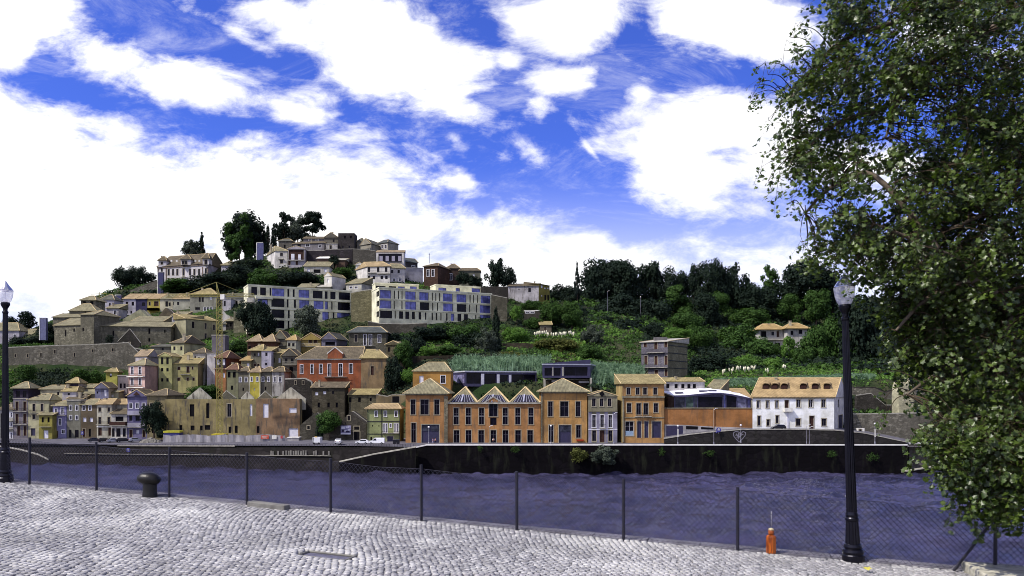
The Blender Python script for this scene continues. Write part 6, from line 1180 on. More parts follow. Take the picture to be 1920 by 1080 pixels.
# garden terrace walls
longwall('garden_wall', 'dark stone garden wall behind the reed bed', [(782, 668), (850, 666), (940, 665), (1010, 668), (1060, 678)], 700, 157.5, stone('4a4238', .7, .5, .5), .8, None)
longwall('garden_wall', 'short stone terrace wall below the pampas grass', [(942, 644), (985, 643), (1000, 645)], 662, 170, stone('574f42', .7, .5, .4), .8, None)
longwall('garden_wall', 'stone wall stretch left of the reeds under dark trees', [(735, 668), (782, 668)], 700, 158, stone('4a4440', .7, .5, .5), .8, None)
longwall('garden_wall', 'long crumbling boundary wall below the skyline trees', [(1092, 574), (1130, 580), (1175, 582), (1220, 586)], 600, 212, stone('5d5950', .6, .5, .5), 1, None)
# ---------------- vegetation ----------------
def leafmat(name, c1, c2, trans=.25, rough=.75, sc=.5, gloss=.3):
    m, t, b = _new(name); oc = t.n('ShaderNodeTexCoord').outputs['Object']; geo = t.n('ShaderNodeNewGeometry').outputs['Random Per Island']
    a = t.noise(oc, sc, 4, .6); f = t.m('ADD', t.m('MULTIPLY', t.ss(a, .35, .65), .6), t.m('MULTIPLY', geo, .5))
    cc = t.mix(t.m('MINIMUM', f, 1.0), c1, c2); t.l(cc, b.inputs['Base Color']); b.inputs['Roughness'].default_value = rough; b.inputs['Specular IOR Level'].default_value = gloss
    b.inputs['Specular IOR Level'].default_value = gloss*(1 if gloss > .4 else .3); tr = t.n('ShaderNodeBsdfTranslucent'); t.l(t.mix(1.0, cc, (1.3, 1.5, .6), 'MULTIPLY'), tr, 0); mx = t.n('ShaderNodeMixShader'); mx.inputs[0].default_value = trans
    out_ = m.node_tree.nodes['Material Output']; t.l(b.outputs[0], mx, 1); t.l(tr.outputs[0], mx, 2); t.l(mx.outputs[0], out_, 0); return m
LM = {'d': leafmat('dark_foliage', (.005, .011, .009), (.018, .030, .017), .1), 'm': leafmat('mid_foliage', (.011, .031, .007), (.062, .118, .027), .2),  # dark_foliage: dark greens with the wood's shadows put into the colour
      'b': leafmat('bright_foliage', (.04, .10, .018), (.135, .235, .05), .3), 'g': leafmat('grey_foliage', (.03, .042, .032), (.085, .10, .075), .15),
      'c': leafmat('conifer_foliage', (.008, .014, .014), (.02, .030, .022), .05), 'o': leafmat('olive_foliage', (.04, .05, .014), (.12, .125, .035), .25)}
M_BARK = flat('4a4038', .95, 0, .35, 3, 'bark', bump=.6)
def cards(cent, nrm, size, rg, jit=.5, asp=.75):
    n_ = len(cent); nrm = nrm+rg.normal(0, jit, (n_, 3)); nrm /= np.linalg.norm(nrm, axis=1, keepdims=True)+1e-9
    r_ = rg.normal(0, 1, (n_, 3)); u = np.cross(nrm, r_); u /= np.linalg.norm(u, axis=1, keepdims=True)+1e-9; v = np.cross(nrm, u)
    s_ = size*rg.uniform(.55, 1.25, (n_, 1)); u = u*s_; v = v*s_*asp
    V_ = np.stack([cent-u*.5, cent-v*.5+u*.12, cent+u*.5, cent+v*.5+u*.05], 1).reshape(-1, 3); return V_, np.arange(n_*4)
def crownshape(kind, seed, n):
    rg = np.random.default_rng(seed); L_ = []
    if kind in ('round', 'wide', 'oval', 'loose'):
        hh, ww = {'round': (.5, .5), 'wide': (.45, .5), 'oval': (.5, .5), 'loose': (.5, .5)}[kind]; nl = {'round': 26, 'wide': 30, 'oval': 24, 'loose': 46}[kind]
        for _ in range(nl):
            d = rg.normal(0, 1, 3); d /= np.linalg.norm(d); rr = rg.uniform(.45, .80) if kind != 'loose' else rg.uniform(.3, .88)
            c_ = np.array([d[0]*rr*ww, d[1]*rr*ww, .5+d[2]*rr*hh]); L_.append((c_, rg.uniform(.11, .21) if kind != 'loose' else rg.uniform(.07, .14)))
        L_.append((np.array([0, 0, .5]), .30))
    elif kind == 'poplar':
        for _ in range(34):
            z = rg.uniform(.05, .95); w_ = .5*math.sin(math.pi*min(1, .18+z*.8))**.7; a_ = rg.uniform(0, 6.28); rr = rg.uniform(.2, .75)*w_; L_.append((np.array([math.cos(a_)*rr, math.sin(a_)*rr, z]), rg.uniform(.07, .13)))
    elif kind == 'cypress':
        for _ in range(40):
            z = rg.uniform(.02, .97); w_ = .5*(1-z)**.6; a_ = rg.uniform(0, 6.28); rr = .5*w_; L_.append((np.array([math.cos(a_)*rr, math.sin(a_)*rr, z]), .04+.3*w_))
    elif kind == 'conifer':
        for k in range(60):
            z = rg.uniform(.02, .98); w_ = .5*(1-z)*(.75+.25*(k % 3 == 0)); a_ = rg.uniform(0, 6.28); rr = rg.uniform(.3, .95)*w_; L_.append((np.array([math.cos(a_)*rr, math.sin(a_)*rr, z]), .03+.07*(1-z)))
    wts = np.array([l[1]**2 for l in L_]); wts /= wts.sum(); k = rg.choice(len(L_), n, p=wts)
    d = rg.normal(0, 1, (n, 3)); d /= np.linalg.norm(d, axis=1, keepdims=True); C_ = np.array([l[0] for l in L_])[k]; R_ = np.array([l[1] for l in L_])[k][:, None]
    rad = rg.uniform(.55, 1.12, (n, 1)); pos = C_+d*R_*rad*np.array([1, 1, .85 if kind != 'cypress' else 1.2]); return pos, d*.8+(pos-np.array([0, 0, .45]))*.6+np.array([0, 0, .35]), rg
_crown = {}
def crown_mesh(kind, cc, seed, n, size):
    key = (kind, cc, seed, n, size)
    if key not in _crown:
        pos, nr, rg = crownshape(kind, seed, n); V_, F_ = cards(pos, nr, size, rg); o = npmesh('crown', V_, F_, 4, LM[cc]); _crown[key] = o.data; bpy.data.objects.remove(o)
    return _crown[key]
def tree(label, px, top, base, wpx, yu, kind='round', cc='m', seed=1, trunk=.15, name='tree', cat='tree', group=None, n=None, drop=0):
    if group == G1: top -= 14
    Y = yu*K; p = P(px, base, Y); Hh = (base-top)/F*Y; W = wpx/F*Y
    root = empty(name, (p.x, p.y, p.z-drop), label, cat, group); n = n or (7000 if wpx > 34 else 3200 if wpx > 16 else 1300)
    sz = {7000: .054, 3200: .072, 1300: .09}.get(n, .06); me = crown_mesh(kind, cc, seed, n, sz)
    c_ = bpy.data.objects.new('crown', me); col.objects.link(c_); c_.parent = root; t0 = trunk*(.4 if kind in ('poplar', 'oval', 'loose') else 1); c_.location = (0, 0, Hh*(t0*.5-.06)+drop); kw = 1.45 if kind in ('poplar', 'oval', 'loose') else 1.2; kl = .10 if kind in ('poplar', 'oval', 'loose') else .04; c_.location.z -= Hh*kl; c_.scale = (W*kw, W*kw, Hh*(1.10-t0*.5+kl)); c_.rotation_euler = (0, 0, (seed*1.7+px) % 6.28)
    if name == 'wall_plant': return root
    q = MB(); r_ = max(.12, min(.5, Hh*.028)); q.tube((0, 0, -2.5), (r_*.3, 0, (Hh*(t0+.3))+drop), r_, 6, r_*.5)
    for k in range(4): a_ = k*1.6+px; q.tube((r_*.2, 0, Hh*t0*.8+drop+.1*k), (math.cos(a_)*W*.22, math.sin(a_)*W*.22, Hh*(t0+.42)+drop), r_*.45, 5, r_*.15)
    for v in q.v: v += Vector(root.location)
    q.build('trunk', M_BARK, root); return root
G1 = 'dark trees along the right skyline'; G2 = 'trees on the wooded slope'
TR = [
 ('small dark round tree at the far left skyline beside the villa', 20, 592, 615, 22, 205, 'round', 'd', 1), ('dark umbrella shaped tree left of the blue grey box', 48, 585, 622, 34, 206, 'round', 'd', 2),
 ('bushy tree between the blue grey box and the monastery', 92, 602, 648, 36, 187, 'wide', 'd', 3), ('low dark bush cluster right of the far left villa', 40, 631, 652, 44, 189, 'wide', 'd', 4), ('second small bush at the foot of the villa', 68, 628, 650, 26, 188, 'wide', 'd', 5),
 ('round bush on the slope under the fortress wall', 52, 682, 714, 34, 158, 'round', 'm', 6), ('bushes right of the golden pyramid roof cottage', 152, 690, 722, 34, 159, 'wide', 'm', 7), ('leafy bush left of the mustard yellow house', 178, 694, 722, 28, 160, 'wide', 'm', 8),
 ('round bush on top of the lower fortress wall', 206, 628, 644, 15, 171.6, 'round', 'd', 9), ('big dark round tree cluster left of the hilltop mansion, left crown', 238, 496, 545, 42, 243, 'round', 'd', 10), ('big dark round tree cluster left of the hilltop mansion, right crown', 262, 500, 543, 38, 244, 'round', 'd', 11), ('small dark tree between the tree cluster and mansion', 284, 510, 532, 16, 246, 'round', 'd', 12),
 ('loose leafy tree behind the mansion roof, left of the pair', 362, 443, 490, 30, 262, 'loose', 'g', 13), ('pointed conifer behind the mansion roof', 378, 435, 490, 26, 260, 'conifer', 'd', 14),
 ('huge dark rounded tree at the top of the hill', 459, 392, 482, 64, 262, 'oval', 'd', 15), ('big grey green tree in front of the huge dark one', 449, 403, 480, 48, 256, 'poplar', 'm', 16), ('thin branching tree at the left edge of the hilltop wood', 432, 440, 484, 18, 258, 'loose', 'd', 17),
 ('dark pointed cypress left of the hilltop poplars', 502, 423, 470, 16, 258, 'cypress', 'd', 18), ('second dark pointed cypress beside the hilltop poplars', 513, 420, 470, 16, 259, 'cypress', 'd', 19), ('leafy tree behind the blue glass lift shaft', 492, 430, 475, 26, 265, 'loose', 'd', 20),
 ('leftmost of the three tall hilltop poplars', 533, 401, 456, 34, 262, 'poplar', 'd', 21), ('middle and thinnest of the three hilltop poplars', 558, 401, 456, 28, 263, 'loose', 'g', 22), ('rightmost and broadest of the three hilltop poplars', 586, 395, 452, 46, 263, 'poplar', 'd', 23),
 ('round dark bush before the brown crest retaining wall', 625, 476, 500, 19, 231, 'round', 'd', 24), ('curly ivy hump left of the white double house', 642, 499, 518, 36, 222, 'wide', 'm', 25),
 ('dark tree on the left before the left modern block', 464, 562, 622, 36, 181, 'round', 'd', 26), ('taller dark tree at the left end of the left modern block', 491, 562, 640, 44, 180, 'oval', 'd', 27), ('grey green olive tree before the left modern block', 577, 566, 624, 44, 180, 'oval', 'g', 28),
 ('bush mass on the cliff above the left modern block', 500, 500, 545, 60, 218, 'wide', 'm', 29), ('light grey green bushes below the white corner house', 525, 506, 545, 56, 220, 'wide', 'g', 30), ('dark hedge on the cliff left of the white cottages', 560, 506, 540, 70, 218, 'wide', 'd', 31), ('dark shrub bank below the hilltop mansion', 400, 512, 552, 90, 226, 'wide', 'd', 32), ('mid green shrub bank beneath the mansion front', 345, 520, 552, 80, 229, 'wide', 'm', 33), ('shrubs filling the slope right of the mansion wing', 450, 494, 545, 70, 228, 'wide', 'd', 34), ('shrub bank under the blue glass lift shaft', 470, 482, 512, 60, 242, 'wide', 'd', 35),
 ('dark spherical street tree before the ochre ruined warehouse', 288.5, 750, 818, 42, 137.5, 'round', 'd', 36), ('low dark shrub beside the rubble heap', 303, 806, 822, 22, 136, 'wide', 'd', 37),
 ('dark shrubs on the slope between yellow house and crane', 385, 716, 748, 50, 152, 'wide', 'm', 38), ('scrub under the beige corner house right of the crane', 440, 640, 672, 46, 172, 'wide', 'd', 39), ('banana leaved bright shrub left of the pink pyramid roofs', 448, 636, 662, 30, 170, 'wide', 'm', 40),
 ('overgrown bush between granite house and ivy house', 737, 622, 655, 38, 168, 'wide', 'd', 41), ('ivy crown heaped over the stone gabled cottage', 758, 636, 690, 36, 156, 'wide', 'm', 42), ('dark ivy hanging down the cliff right of the beige annexe', 738, 665, 738, 30, 149, 'oval', 'd', 43), ('bright shrub beside the cliff left of the orange tower house', 765, 688, 722, 26, 148, 'wide', 'b', 44),
 ('leafy tree below the right modern block, left of the cypress', 868, 600, 660, 66, 176, 'round', 'm', 45), ('dark lower half tree under the leafy garden tree', 884, 622, 672, 56, 172, 'oval', 'd', 46), ('silvery olive tree in the terraced garden', 915, 612, 668, 36, 168, 'loose', 'g', 47), ('tall dark cypress column in the terraced garden', 930, 578, 668, 26, 170, 'cypress', 'd', 48),
 ('dark hedge under the parapet of the right modern block', 810, 608, 640, 80, 176, 'wide', 'd', 49), ('bright round shrub in the garden left of the reeds', 803, 648, 668, 28, 160, 'wide', 'b', 50), ('ragged shrubs along the garden wall', 840, 645, 668, 40, 161, 'loose', 'm', 51), ('dark shrubs right of the ivy cottage', 775, 628, 668, 44, 164, 'wide', 'd', 52),
 ('spreading green tree above the short terrace wall', 968, 612, 646, 48, 178, 'wide', 'b', 53), ('bright green slim tree left of the flat garden hut', 969, 570, 600, 17, 192, 'oval', 'b', 54), ('dark green bush before the white house', 995, 562, 584, 40, 203, 'wide', 'm', 55), ('round leafy tree right of the flat garden hut', 1036, 565, 612, 44, 192, 'round', 'm', 56), ('round green tree second right of the garden hut', 1072, 563, 615, 38, 190, 'round', 'm', 57), ('dark bush cluster above the garden shed', 1000, 592, 620, 34, 190, 'wide', 'm', 58), ('grey leaved tree left of the grassy slope', 1111, 606, 648, 36, 180, 'loose', 'g', 59), ('rounded brown green hedge mass under the pampas grass', 1040, 632, 668, 80, 172, 'wide', 'o', 60), ('green shrub mound right of the pampas hedge', 1105, 644, 680, 46, 166, 'wide', 'm', 61),
 ('dark tree on the skyline right of the grey green shuttered house', 932, 494, 542, 32, 216, 'loose', 'd', 62, G1), ('round dark skyline tree left of the white house', 952, 508, 542, 30, 215, 'round', 'd', 63, G1), ('dark clipped bushes in front of the shuttered house', 868, 508, 536, 22, 211, 'round', 'd', 64), ('lower dark bush left of the shuttered house trees', 885, 516, 536, 22, 211, 'wide', 'd', 65), ('low dark bushes at the right of the shuttered house', 897, 518, 540, 18, 212, 'wide', 'd', 66),
 ('hazy small tree right behind the olive house', 1048, 535, 572, 36, 224, 'loose', 'd', 67), ('narrow spruce spire on the skyline', 1082, 494, 568, 22, 220, 'conifer', 'c', 68), ('dark bush at the foot of the spruce spire', 1066, 534, 575, 30, 221, 'round', 'd', 69),
 ('broad dark crown left half of the great skyline tree', 1122, 489, 585, 66, 226, 'round', 'd', 70, G1), ('leafy upper crown of the great skyline tree', 1150, 494, 560, 78, 230, 'loose', 'd', 71, G1), ('broad dark crown right half of the great skyline tree', 1165, 506, 590, 70, 224, 'round', 'd', 72, G1), ('airy skyline tree standing alone right of the great tree', 1222, 493, 580, 52, 230, 'loose', 'd', 73, G1), ('low rounded dark tree in the skyline gap', 1264, 514, 580, 50, 228, 'round', 'd', 74, G1), ('small dark tree tucked into the skyline gap', 1300, 509, 570, 34, 227, 'round', 'd', 75, G1), ('tall dark tree left of the highest right skyline crown', 1334, 497, 590, 56, 226, 'round', 'd', 76, G1), ('highest airy crown of the middle skyline group', 1364, 488, 590, 56, 230, 'loose', 'd', 77, G1), ('slim little tree right of the middle skyline group', 1401, 529, 580, 20, 228, 'loose', 'd', 78, G1), ('rounded small tree left of the great right dome', 1445, 512, 560, 34, 232, 'poplar', 'm', 79, G1), ('great dome shaped dark tree at the right skyline', 1508, 496, 580, 96, 230, 'round', 'd', 80, G1), ('dark shoulder tree under the great dome', 1420, 545, 600, 66, 222, 'round', 'd', 81, G1), ('dark tree behind the lantern of the right street lamp', 1560, 520, 600, 60, 228, 'round', 'd', 82, G1),
 ('near black tree wall under the skyline, left part', 1160, 548, 612, 84, 211, 'wide', 'd', 83, G2), ('near black tree wall under the skyline, middle part', 1225, 548, 625, 80, 210, 'wide', 'd', 84, G2), ('tall columnar green tree on the wooded slope', 1268, 540, 612, 56, 212, 'poplar', 'm', 85, G2), ('dark feathery tree on the wooded slope centre', 1322, 552, 630, 56, 209, 'round', 'd', 86, G2), ('soft green crown above the centre of the slope', 1340, 540, 590, 44, 214, 'round', 'm', 87, G2), ('green spreading tree left above the villa', 1402, 572, 618, 70, 212, 'wide', 'm', 88, G2), ('rounded green tree under the great dome', 1478, 550, 600, 48, 220, 'round', 'm', 89, G2), ('tall green tree above the villa roof', 1530, 540, 605, 50, 214, 'round', 'm', 90, G2), ('pointed pale green young tree above the villa', 1495, 580, 608, 24, 206, 'conifer', 'm', 91, G2),
 ('big green tree covering the slope left of the villa', 1378, 606, 690, 84, 192, 'round', 'm', 92, G2), ('drooping green tree right below the villa veranda', 1424, 628, 700, 52, 184, 'oval', 'm', 93, G2), ('dense green bush above the granite block corner', 1310, 602, 660, 56, 190, 'round', 'm', 94, G2), ('dark tree directly behind the granite block', 1330, 660, 712, 74, 168, 'wide', 'd', 95, G2), ('light green creeper hump right of the granite block', 1270, 612, 640, 44, 185, 'wide', 'b', 96, G2), ('bright slender tree before the villa', 1478, 630, 705, 34, 181, 'poplar', 'b', 97, G2), ('green tree right of the villa glazed corner', 1530, 612, 708, 60, 184, 'round', 'm', 98, G2), ('tall dark tree directly left of the right lamp post', 1562, 590, 710, 62, 186, 'oval', 'm', 99, G2), ('dark tree just right of the lamp post', 1610, 560, 700, 70, 182, 'oval', 'd', 100, G2), ('dark background tree behind the plane tree leaves, left', 1660, 560, 705, 80, 184, 'round', 'd', 101, G2), ('dark background tree behind the plane tree leaves, right', 1740, 555, 705, 100, 186, 'round', 'd', 102, G2), ('dark background tree at the right picture edge', 1850, 550, 705, 120, 188, 'round', 'd', 103, G2), ('bright bush in the slope under the drooping tree', 1398, 660, 706, 46, 174, 'wide', 'b', 104, G2), ('bright bush under the slender tree', 1448, 664, 708, 40, 172, 'loose', 'b', 105, G2), ('small dark cypress pair right of the pampas row', 1500, 650, 706, 26, 174, 'oval', 'm', 106, G2), ('wide green canopy crossing the middle slope', 1290, 578, 632, 60, 200, 'wide', 'm', 107, G2), ('dark canopy at the left foot of the wood', 1180, 590, 650, 70, 196, 'wide', 'd', 108, G2), ('dark undergrowth tree left of the granite block', 1225, 600, 650, 46, 190, 'wide', 'd', 109, G2), ('dark slope tree beneath the spruce', 1090, 572, 626, 56, 206, 'wide', 'd', 110, G2), ('dark slope tree above the grassy slope', 1132, 588, 640, 58, 198, 'wide', 'd', 111, G2)]
for tr_ in TR:
    lb, px, tp_, bs, w_, yu, kd, cc, sd_ = tr_[:9]
    tree(lb, px, tp_, bs, w_, yu, kd, cc, sd_ % 7+({'d': 10, 'm': 20, 'b': 30, 'g': 40, 'c': 50, 'o': 60}[cc]), group=tr_[9] if len(tr_) > 9 else None, trunk=.06 if kd == 'wide' else .12, name={'cypress': 'cypress', 'conifer': 'conifer'}.get(kd, 'bush' if 'bush' in lb or 'shrub' in lb or 'hedge' in lb or 'ivy' in lb or 'scrub' in lb else 'tree'), cat={'cypress': 'cypress', 'conifer': 'conifer'}.get(kd, 'bush' if 'bush' in lb or 'shrub' in lb or 'hedge' in lb or 'ivy' in lb or 'scrub' in lb else 'tree'))
tree('ivy mass draped between the two stone gables above the street', 617, 770, 815, 44, 130, 'wide', 'm', 33, name='ivy', cat='ivy'); tree('ivy tail hanging beside the small window gable', 600, 785, 832, 16, 131.5, 'oval', 'd', 34, name='ivy', cat='ivy')
tree('dry straw green grass tuft growing out of the black quay wall', 1086, 838, 868, 30, 114.2, 'round', 'o', 31, trunk=.05, name='wall_plant', cat='wall plant', n=1300); tree('leafy pale shrub hanging from the black quay wall', 1134, 832, 870, 44, 114.0, 'loose', 'g', 32, trunk=.05, name='wall_plant', cat='wall plant')
for i_, (px, py, w_, lb) in enumerate([(965, 838, 16, 'small creeper tuft under the middle warehouse on the quay wall'), (1240, 842, 12, 'tiny creeper under the orange house on the quay wall'), (1330, 845, 18, 'creeper patch on the quay wall below the drainpipe'), (1560, 846, 18, 'creeper patch on the quay wall left of the right lamp'), (1638, 852, 20, 'creeper patch on the quay wall right of the right lamp'), (900, 836, 9, 'smallest creeper on the quay wall under left warehouse')]):
    tree(lb, px, py-5, py+12, w_, 114.4, 'loose', 'm', 35+i_ % 3, trunk=.05, name='wall_plant', cat='wall plant', n=500)
# --- undergrowth ---
def inpoly(r, x, y):
    s_ = 0
    for i in range(len(r)):
        x0, y0 = r[i][0], r[i][1]; x1, y1 = r[(i+1) % len(r)][0], r[(i+1) % len(r)][1]; cr = (x1-x0)*(y-y0)-(y1-y0)*(x-x0)
        if s_ == 0: s_ = 1 if cr > 0 else -1
        elif cr*s_ < 0: return False
    return True
FA = [(min(p[0] for p in r)-1, max(p[0] for p in r)+1, min(p[1] for p in r)-1.2, max(p[1] for p in r)+1, r) for r in FOOT]
def blocked(x, y):
    for a_, b_, c_, d_, r in FA:
        if a_ < x < b_ and c_ < y < d_:
            if inpoly(r, x, y+1.0) or inpoly(r, x, y): return True
    return False
hum = {'b': [], 'm': [], 'd': [], 'o': []}
from mathutils import noise as mnoise
for it_ in range(38000):
    px = rnd.uniform(-260, 2050); yu = 134+ (rnd.random()**.9)*112
    if it_ > 30000: px = rnd.uniform(-100, 760); yu = rnd.uniform(150, 170)
    Y = yu*K; x = (px-960)/F*Y; z = tz(px, yu)
    if z < zroad(px)+.8 or blocked(x, Y): continue
    py = HZ-(z-CZ)*F/Y; nz = mnoise.noise(Vector((x*.035, Y*.035, 3)))+.5*mnoise.noise(Vector((x*.12, Y*.12, 9)))
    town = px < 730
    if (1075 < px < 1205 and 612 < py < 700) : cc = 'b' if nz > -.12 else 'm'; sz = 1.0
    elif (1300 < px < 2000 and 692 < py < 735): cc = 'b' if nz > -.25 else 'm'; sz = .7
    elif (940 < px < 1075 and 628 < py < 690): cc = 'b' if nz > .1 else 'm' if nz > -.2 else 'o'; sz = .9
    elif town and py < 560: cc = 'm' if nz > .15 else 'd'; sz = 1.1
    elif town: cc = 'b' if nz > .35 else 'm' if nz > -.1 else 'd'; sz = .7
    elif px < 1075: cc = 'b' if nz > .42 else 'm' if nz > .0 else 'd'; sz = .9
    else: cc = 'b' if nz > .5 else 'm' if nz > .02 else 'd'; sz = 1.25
    hum[cc].append((x, Y, z-.35, sz*rnd.uniform(.7, 1.5)))
for cc, hs in hum.items():
    if not hs: continue
    hs = np.array(hs); k_ = 9; n_ = len(hs)*k_; d = rng.normal(0, 1, (n_, 3)); d[:, 2] = np.abs(d[:, 2])*.9; d /= np.linalg.norm(d, axis=1, keepdims=True)
    hp_ = np.repeat(hs, k_, axis=0); pos = hp_[:, :3]+d*hp_[:, 3:4]*np.array([1.35, 1.35, 1.0]); V_, F_ = cards(pos, d+np.array([0, -.1, .3]), 1, rng, .55); V_ = V_.reshape(-1, 4, 3); c0_ = V_.mean(1, keepdims=True); V_ = c0_+(V_-c0_)*(hp_[:, 3].reshape(-1, 1, 1)*.95)
    o = npmesh('undergrowth', V_.reshape(-1, 3), F_, 4, LM[cc]); tag(o, {'b': 'bright green creepers and grass covering the slopes', 'm': 'mid green scrub covering the hillside', 'd': 'dark scrub with shade put into its leaf colour covering the hillside', 'o': 'olive dry hedge growth on the garden terrace'}[cc], 'undergrowth', kind='stuff')
# --- reeds ---
def reeds(label, pa, pb, ya, yb_, hh_, n_, basepy=None):
    Vx = []; Fx = []
    for _ in range(n_):
        px = rnd.uniform(pa, pb); yu = rnd.uniform(ya, yb_); Y = yu*K; x = (px-960)/F*Y; z = tz(px, yu)-.6
        if blocked(x, Y): continue
        h_ = hh_*rnd.uniform(.45, 1.2); lx, ly = rnd.gauss(0, .16)*h_, rnd.gauss(0, .1)*h_; w_ = rnd.uniform(.09, .24); a_ = rnd.uniform(-.5, .5); i = len(Vx); ca, sa = math.cos(a_)*w_, math.sin(a_)*w_
        Vx += [(x-ca, Y-sa, z), (x+ca, Y+sa, z), (x+ca*1.2+lx*.4, Y+sa+ly*.4, z+h_*.6), (x-ca*1.2+lx*.4, Y-sa+ly*.4, z+h_*.6), (x+lx*1.2, Y+ly, z+h_), (x+lx*1.2+.03, Y+ly, z+h_*.99)]; Fx += [i, i+1, i+2, i+3, i+3, i+2, i+5, i+4]
        for k in range(3):
            t_ = rnd.uniform(.4, .95); bx_, bz_ = x+lx*t_, z+h_*t_; dx_ = rnd.choice((-1, 1))*rnd.uniform(.35, .9); i = len(Vx); Vx += [(bx_, Y, bz_-.05), (bx_, Y, bz_+.07), (bx_+dx_*.6, Y-.1, bz_+.28), (bx_+dx_, Y-.15, bz_+.02)]; Fx += [i, i+1, i+2, i+3]
    o = npmesh('reed_bed', Vx, Fx, 4, M_REED); tag(o, label, 'reeds', kind='stuff')
M_REED = leafmat('reed_leaf', (.02, .06, .025), (.26, .38, .24), .3)
reeds('pale blue green giant reeds behind the glass pavilions', 850, 1030, 147, 152.5, 5.4, 3400); reeds('pale green giant reeds left of the tall granite block', 1095, 1203, 140, 149, 5.4, 3400)
reeds('low green reeds and grass on the slope above the white riverside house', 1340, 1640, 146, 151, 1.6, 2600)
# --- pampas ---
ORD = ['first', 'second', 'third', 'fourth', 'fifth', 'sixth', 'seventh', 'eighth', 'ninth', 'tenth']
def pampas(px, py, yu, label, group):
    Y = yu*K; p = P(px, py+7, Y); root = empty('pampas_plant', (p.x, p.y, p.z), label, 'pampas grass', group); q = MB()
    for k in range(5):
        a_ = rnd.uniform(-1.2, 1.2); hx = a_*.7; h_ = rnd.uniform(1.5, 2.1); c_ = Vector((p.x+hx, p.y+rnd.uniform(-.3, .3), p.z+h_)); q.tube((p.x, p.y, p.z), c_, .05, 3); q.tube(c_-Vector((0, 0, .6)), c_, .12, 5, .26); q.tube(c_, c_+Vector((hx*.15, 0, .5)), .26, 5, .05)
    q.build('plume', M_PLUME, root); g = MB()
    for k in range(26): a_ = rnd.uniform(0, 6.28); r_ = rnd.uniform(.6, 1.3); g.poly([(p.x-.07, p.y, p.z-.4), (p.x+.07, p.y, p.z-.4), (p.x+math.cos(a_)*r_*.6, p.y+math.sin(a_)*r_*.6, p.z+1.0), (p.x+math.cos(a_)*r_, p.y+math.sin(a_)*r_, p.z+.5)])
    g.build('leaves', LM['b'], root)
M_PLUME = flat('d8d3bc', .9, 0, .15, 2, 'pampas_plume')
for i_, (px, py) in enumerate(((1004, 625), (1012, 624), (1021, 623), (1026, 626), (1036, 627), (1045, 626), (1053, 626), (1060, 625), (1068, 623), (1074, 626))): pampas(px, py, 171.5, 'white plumed pampas clump on the garden terrace, %s from the left' % ORD[i_], 'pampas grass on the garden terrace')
for i_, (px, py) in enumerate(((1355, 697), (1371, 694), (1378, 692), (1386, 691), (1397, 692), (1404, 692), (1412, 690), (1440, 695), (1472, 688))): pampas(px, py, 156, 'white plumed pampas clump above the white riverside house, %s from the left' % ORD[i_], 'pampas grass above the riverside house')

# ---------------- near plane tree ----------------
rt_ = random.Random(11)
LEFT = [(-40, 1545), (0, 1528), (40, 1492), (75, 1480), (110, 1478), (140, 1460), (170, 1432), (195, 1440), (230, 1452), (270, 1448), (330, 1455), (360, 1492), (400, 1496), (440, 1492), (480, 1520), (505, 1570), (520, 1640), (580, 1668), (640, 1668), (700, 1665), (735, 1672), (770, 1720), (800, 1735), (840, 1762), (870, 1775), (900, 1815), (935, 1822), (965, 1838)]
def leftx(y): return float(np.interp(y, [a for a, _ in LEFT], [b for _, b in LEFT]))
ptree = empty('plane_tree', (15.5, 15.5, gz(15.5, 15.5)), 'large near plane tree hanging its leafy branches down the right side', 'tree')
base_ = Vector(ptree.location); limbs = MB()
def curve(pts, r0, r1, mb_, n=6):
    P_ = [Vector(p) for p in pts]; out_ = []
    for i in range(len(P_)-1):
        for k in range(5):
            t_ = k/5; a_ = P_[max(0, i-1)]; b_ = P_[i]; c_ = P_[i+1]; d_ = P_[min(len(P_)-1, i+2)]
            out_.append(.5*((2*b_)+(c_-a_)*t_+(2*a_-5*b_+4*c_-d_)*t_*t_+(3*b_-a_-3*c_+d_)*t_**3))
    out_.append(P_[-1]); m_ = len(out_)-1; i0 = len(mb_.v)
    for j, p in enumerate(out_):
        d_ = (out_[min(m_, j+1)]-out_[max(0, j-1)]).normalized(); a_ = d_.cross(Vector((0, 1, .1))).normalized(); b_ = d_.cross(a_); r_ = r0+(r1-r0)*j/m_
        for k in range(n): t_ = 6.28319*k/n; mb_.v.append(p+a_*math.cos(t_)*r_+b_*math.sin(t_)*r_)
    for j in range(m_):
        for k in range(n): mb_.f.append((i0+j*n+k, i0+j*n+(k+1) % n, i0+(j+1)*n+(k+1) % n, i0+(j+1)*n+k))
    return out_
fork = P(2080, 420, 15.5)
curve([base_-Vector((0, 0, .3)), base_+Vector((-.2, 0, 2.5)), fork, P(2060, 100, 15.8), P(2000, -300, 16)], .42, .2, limbs, 10)
LIMB = []
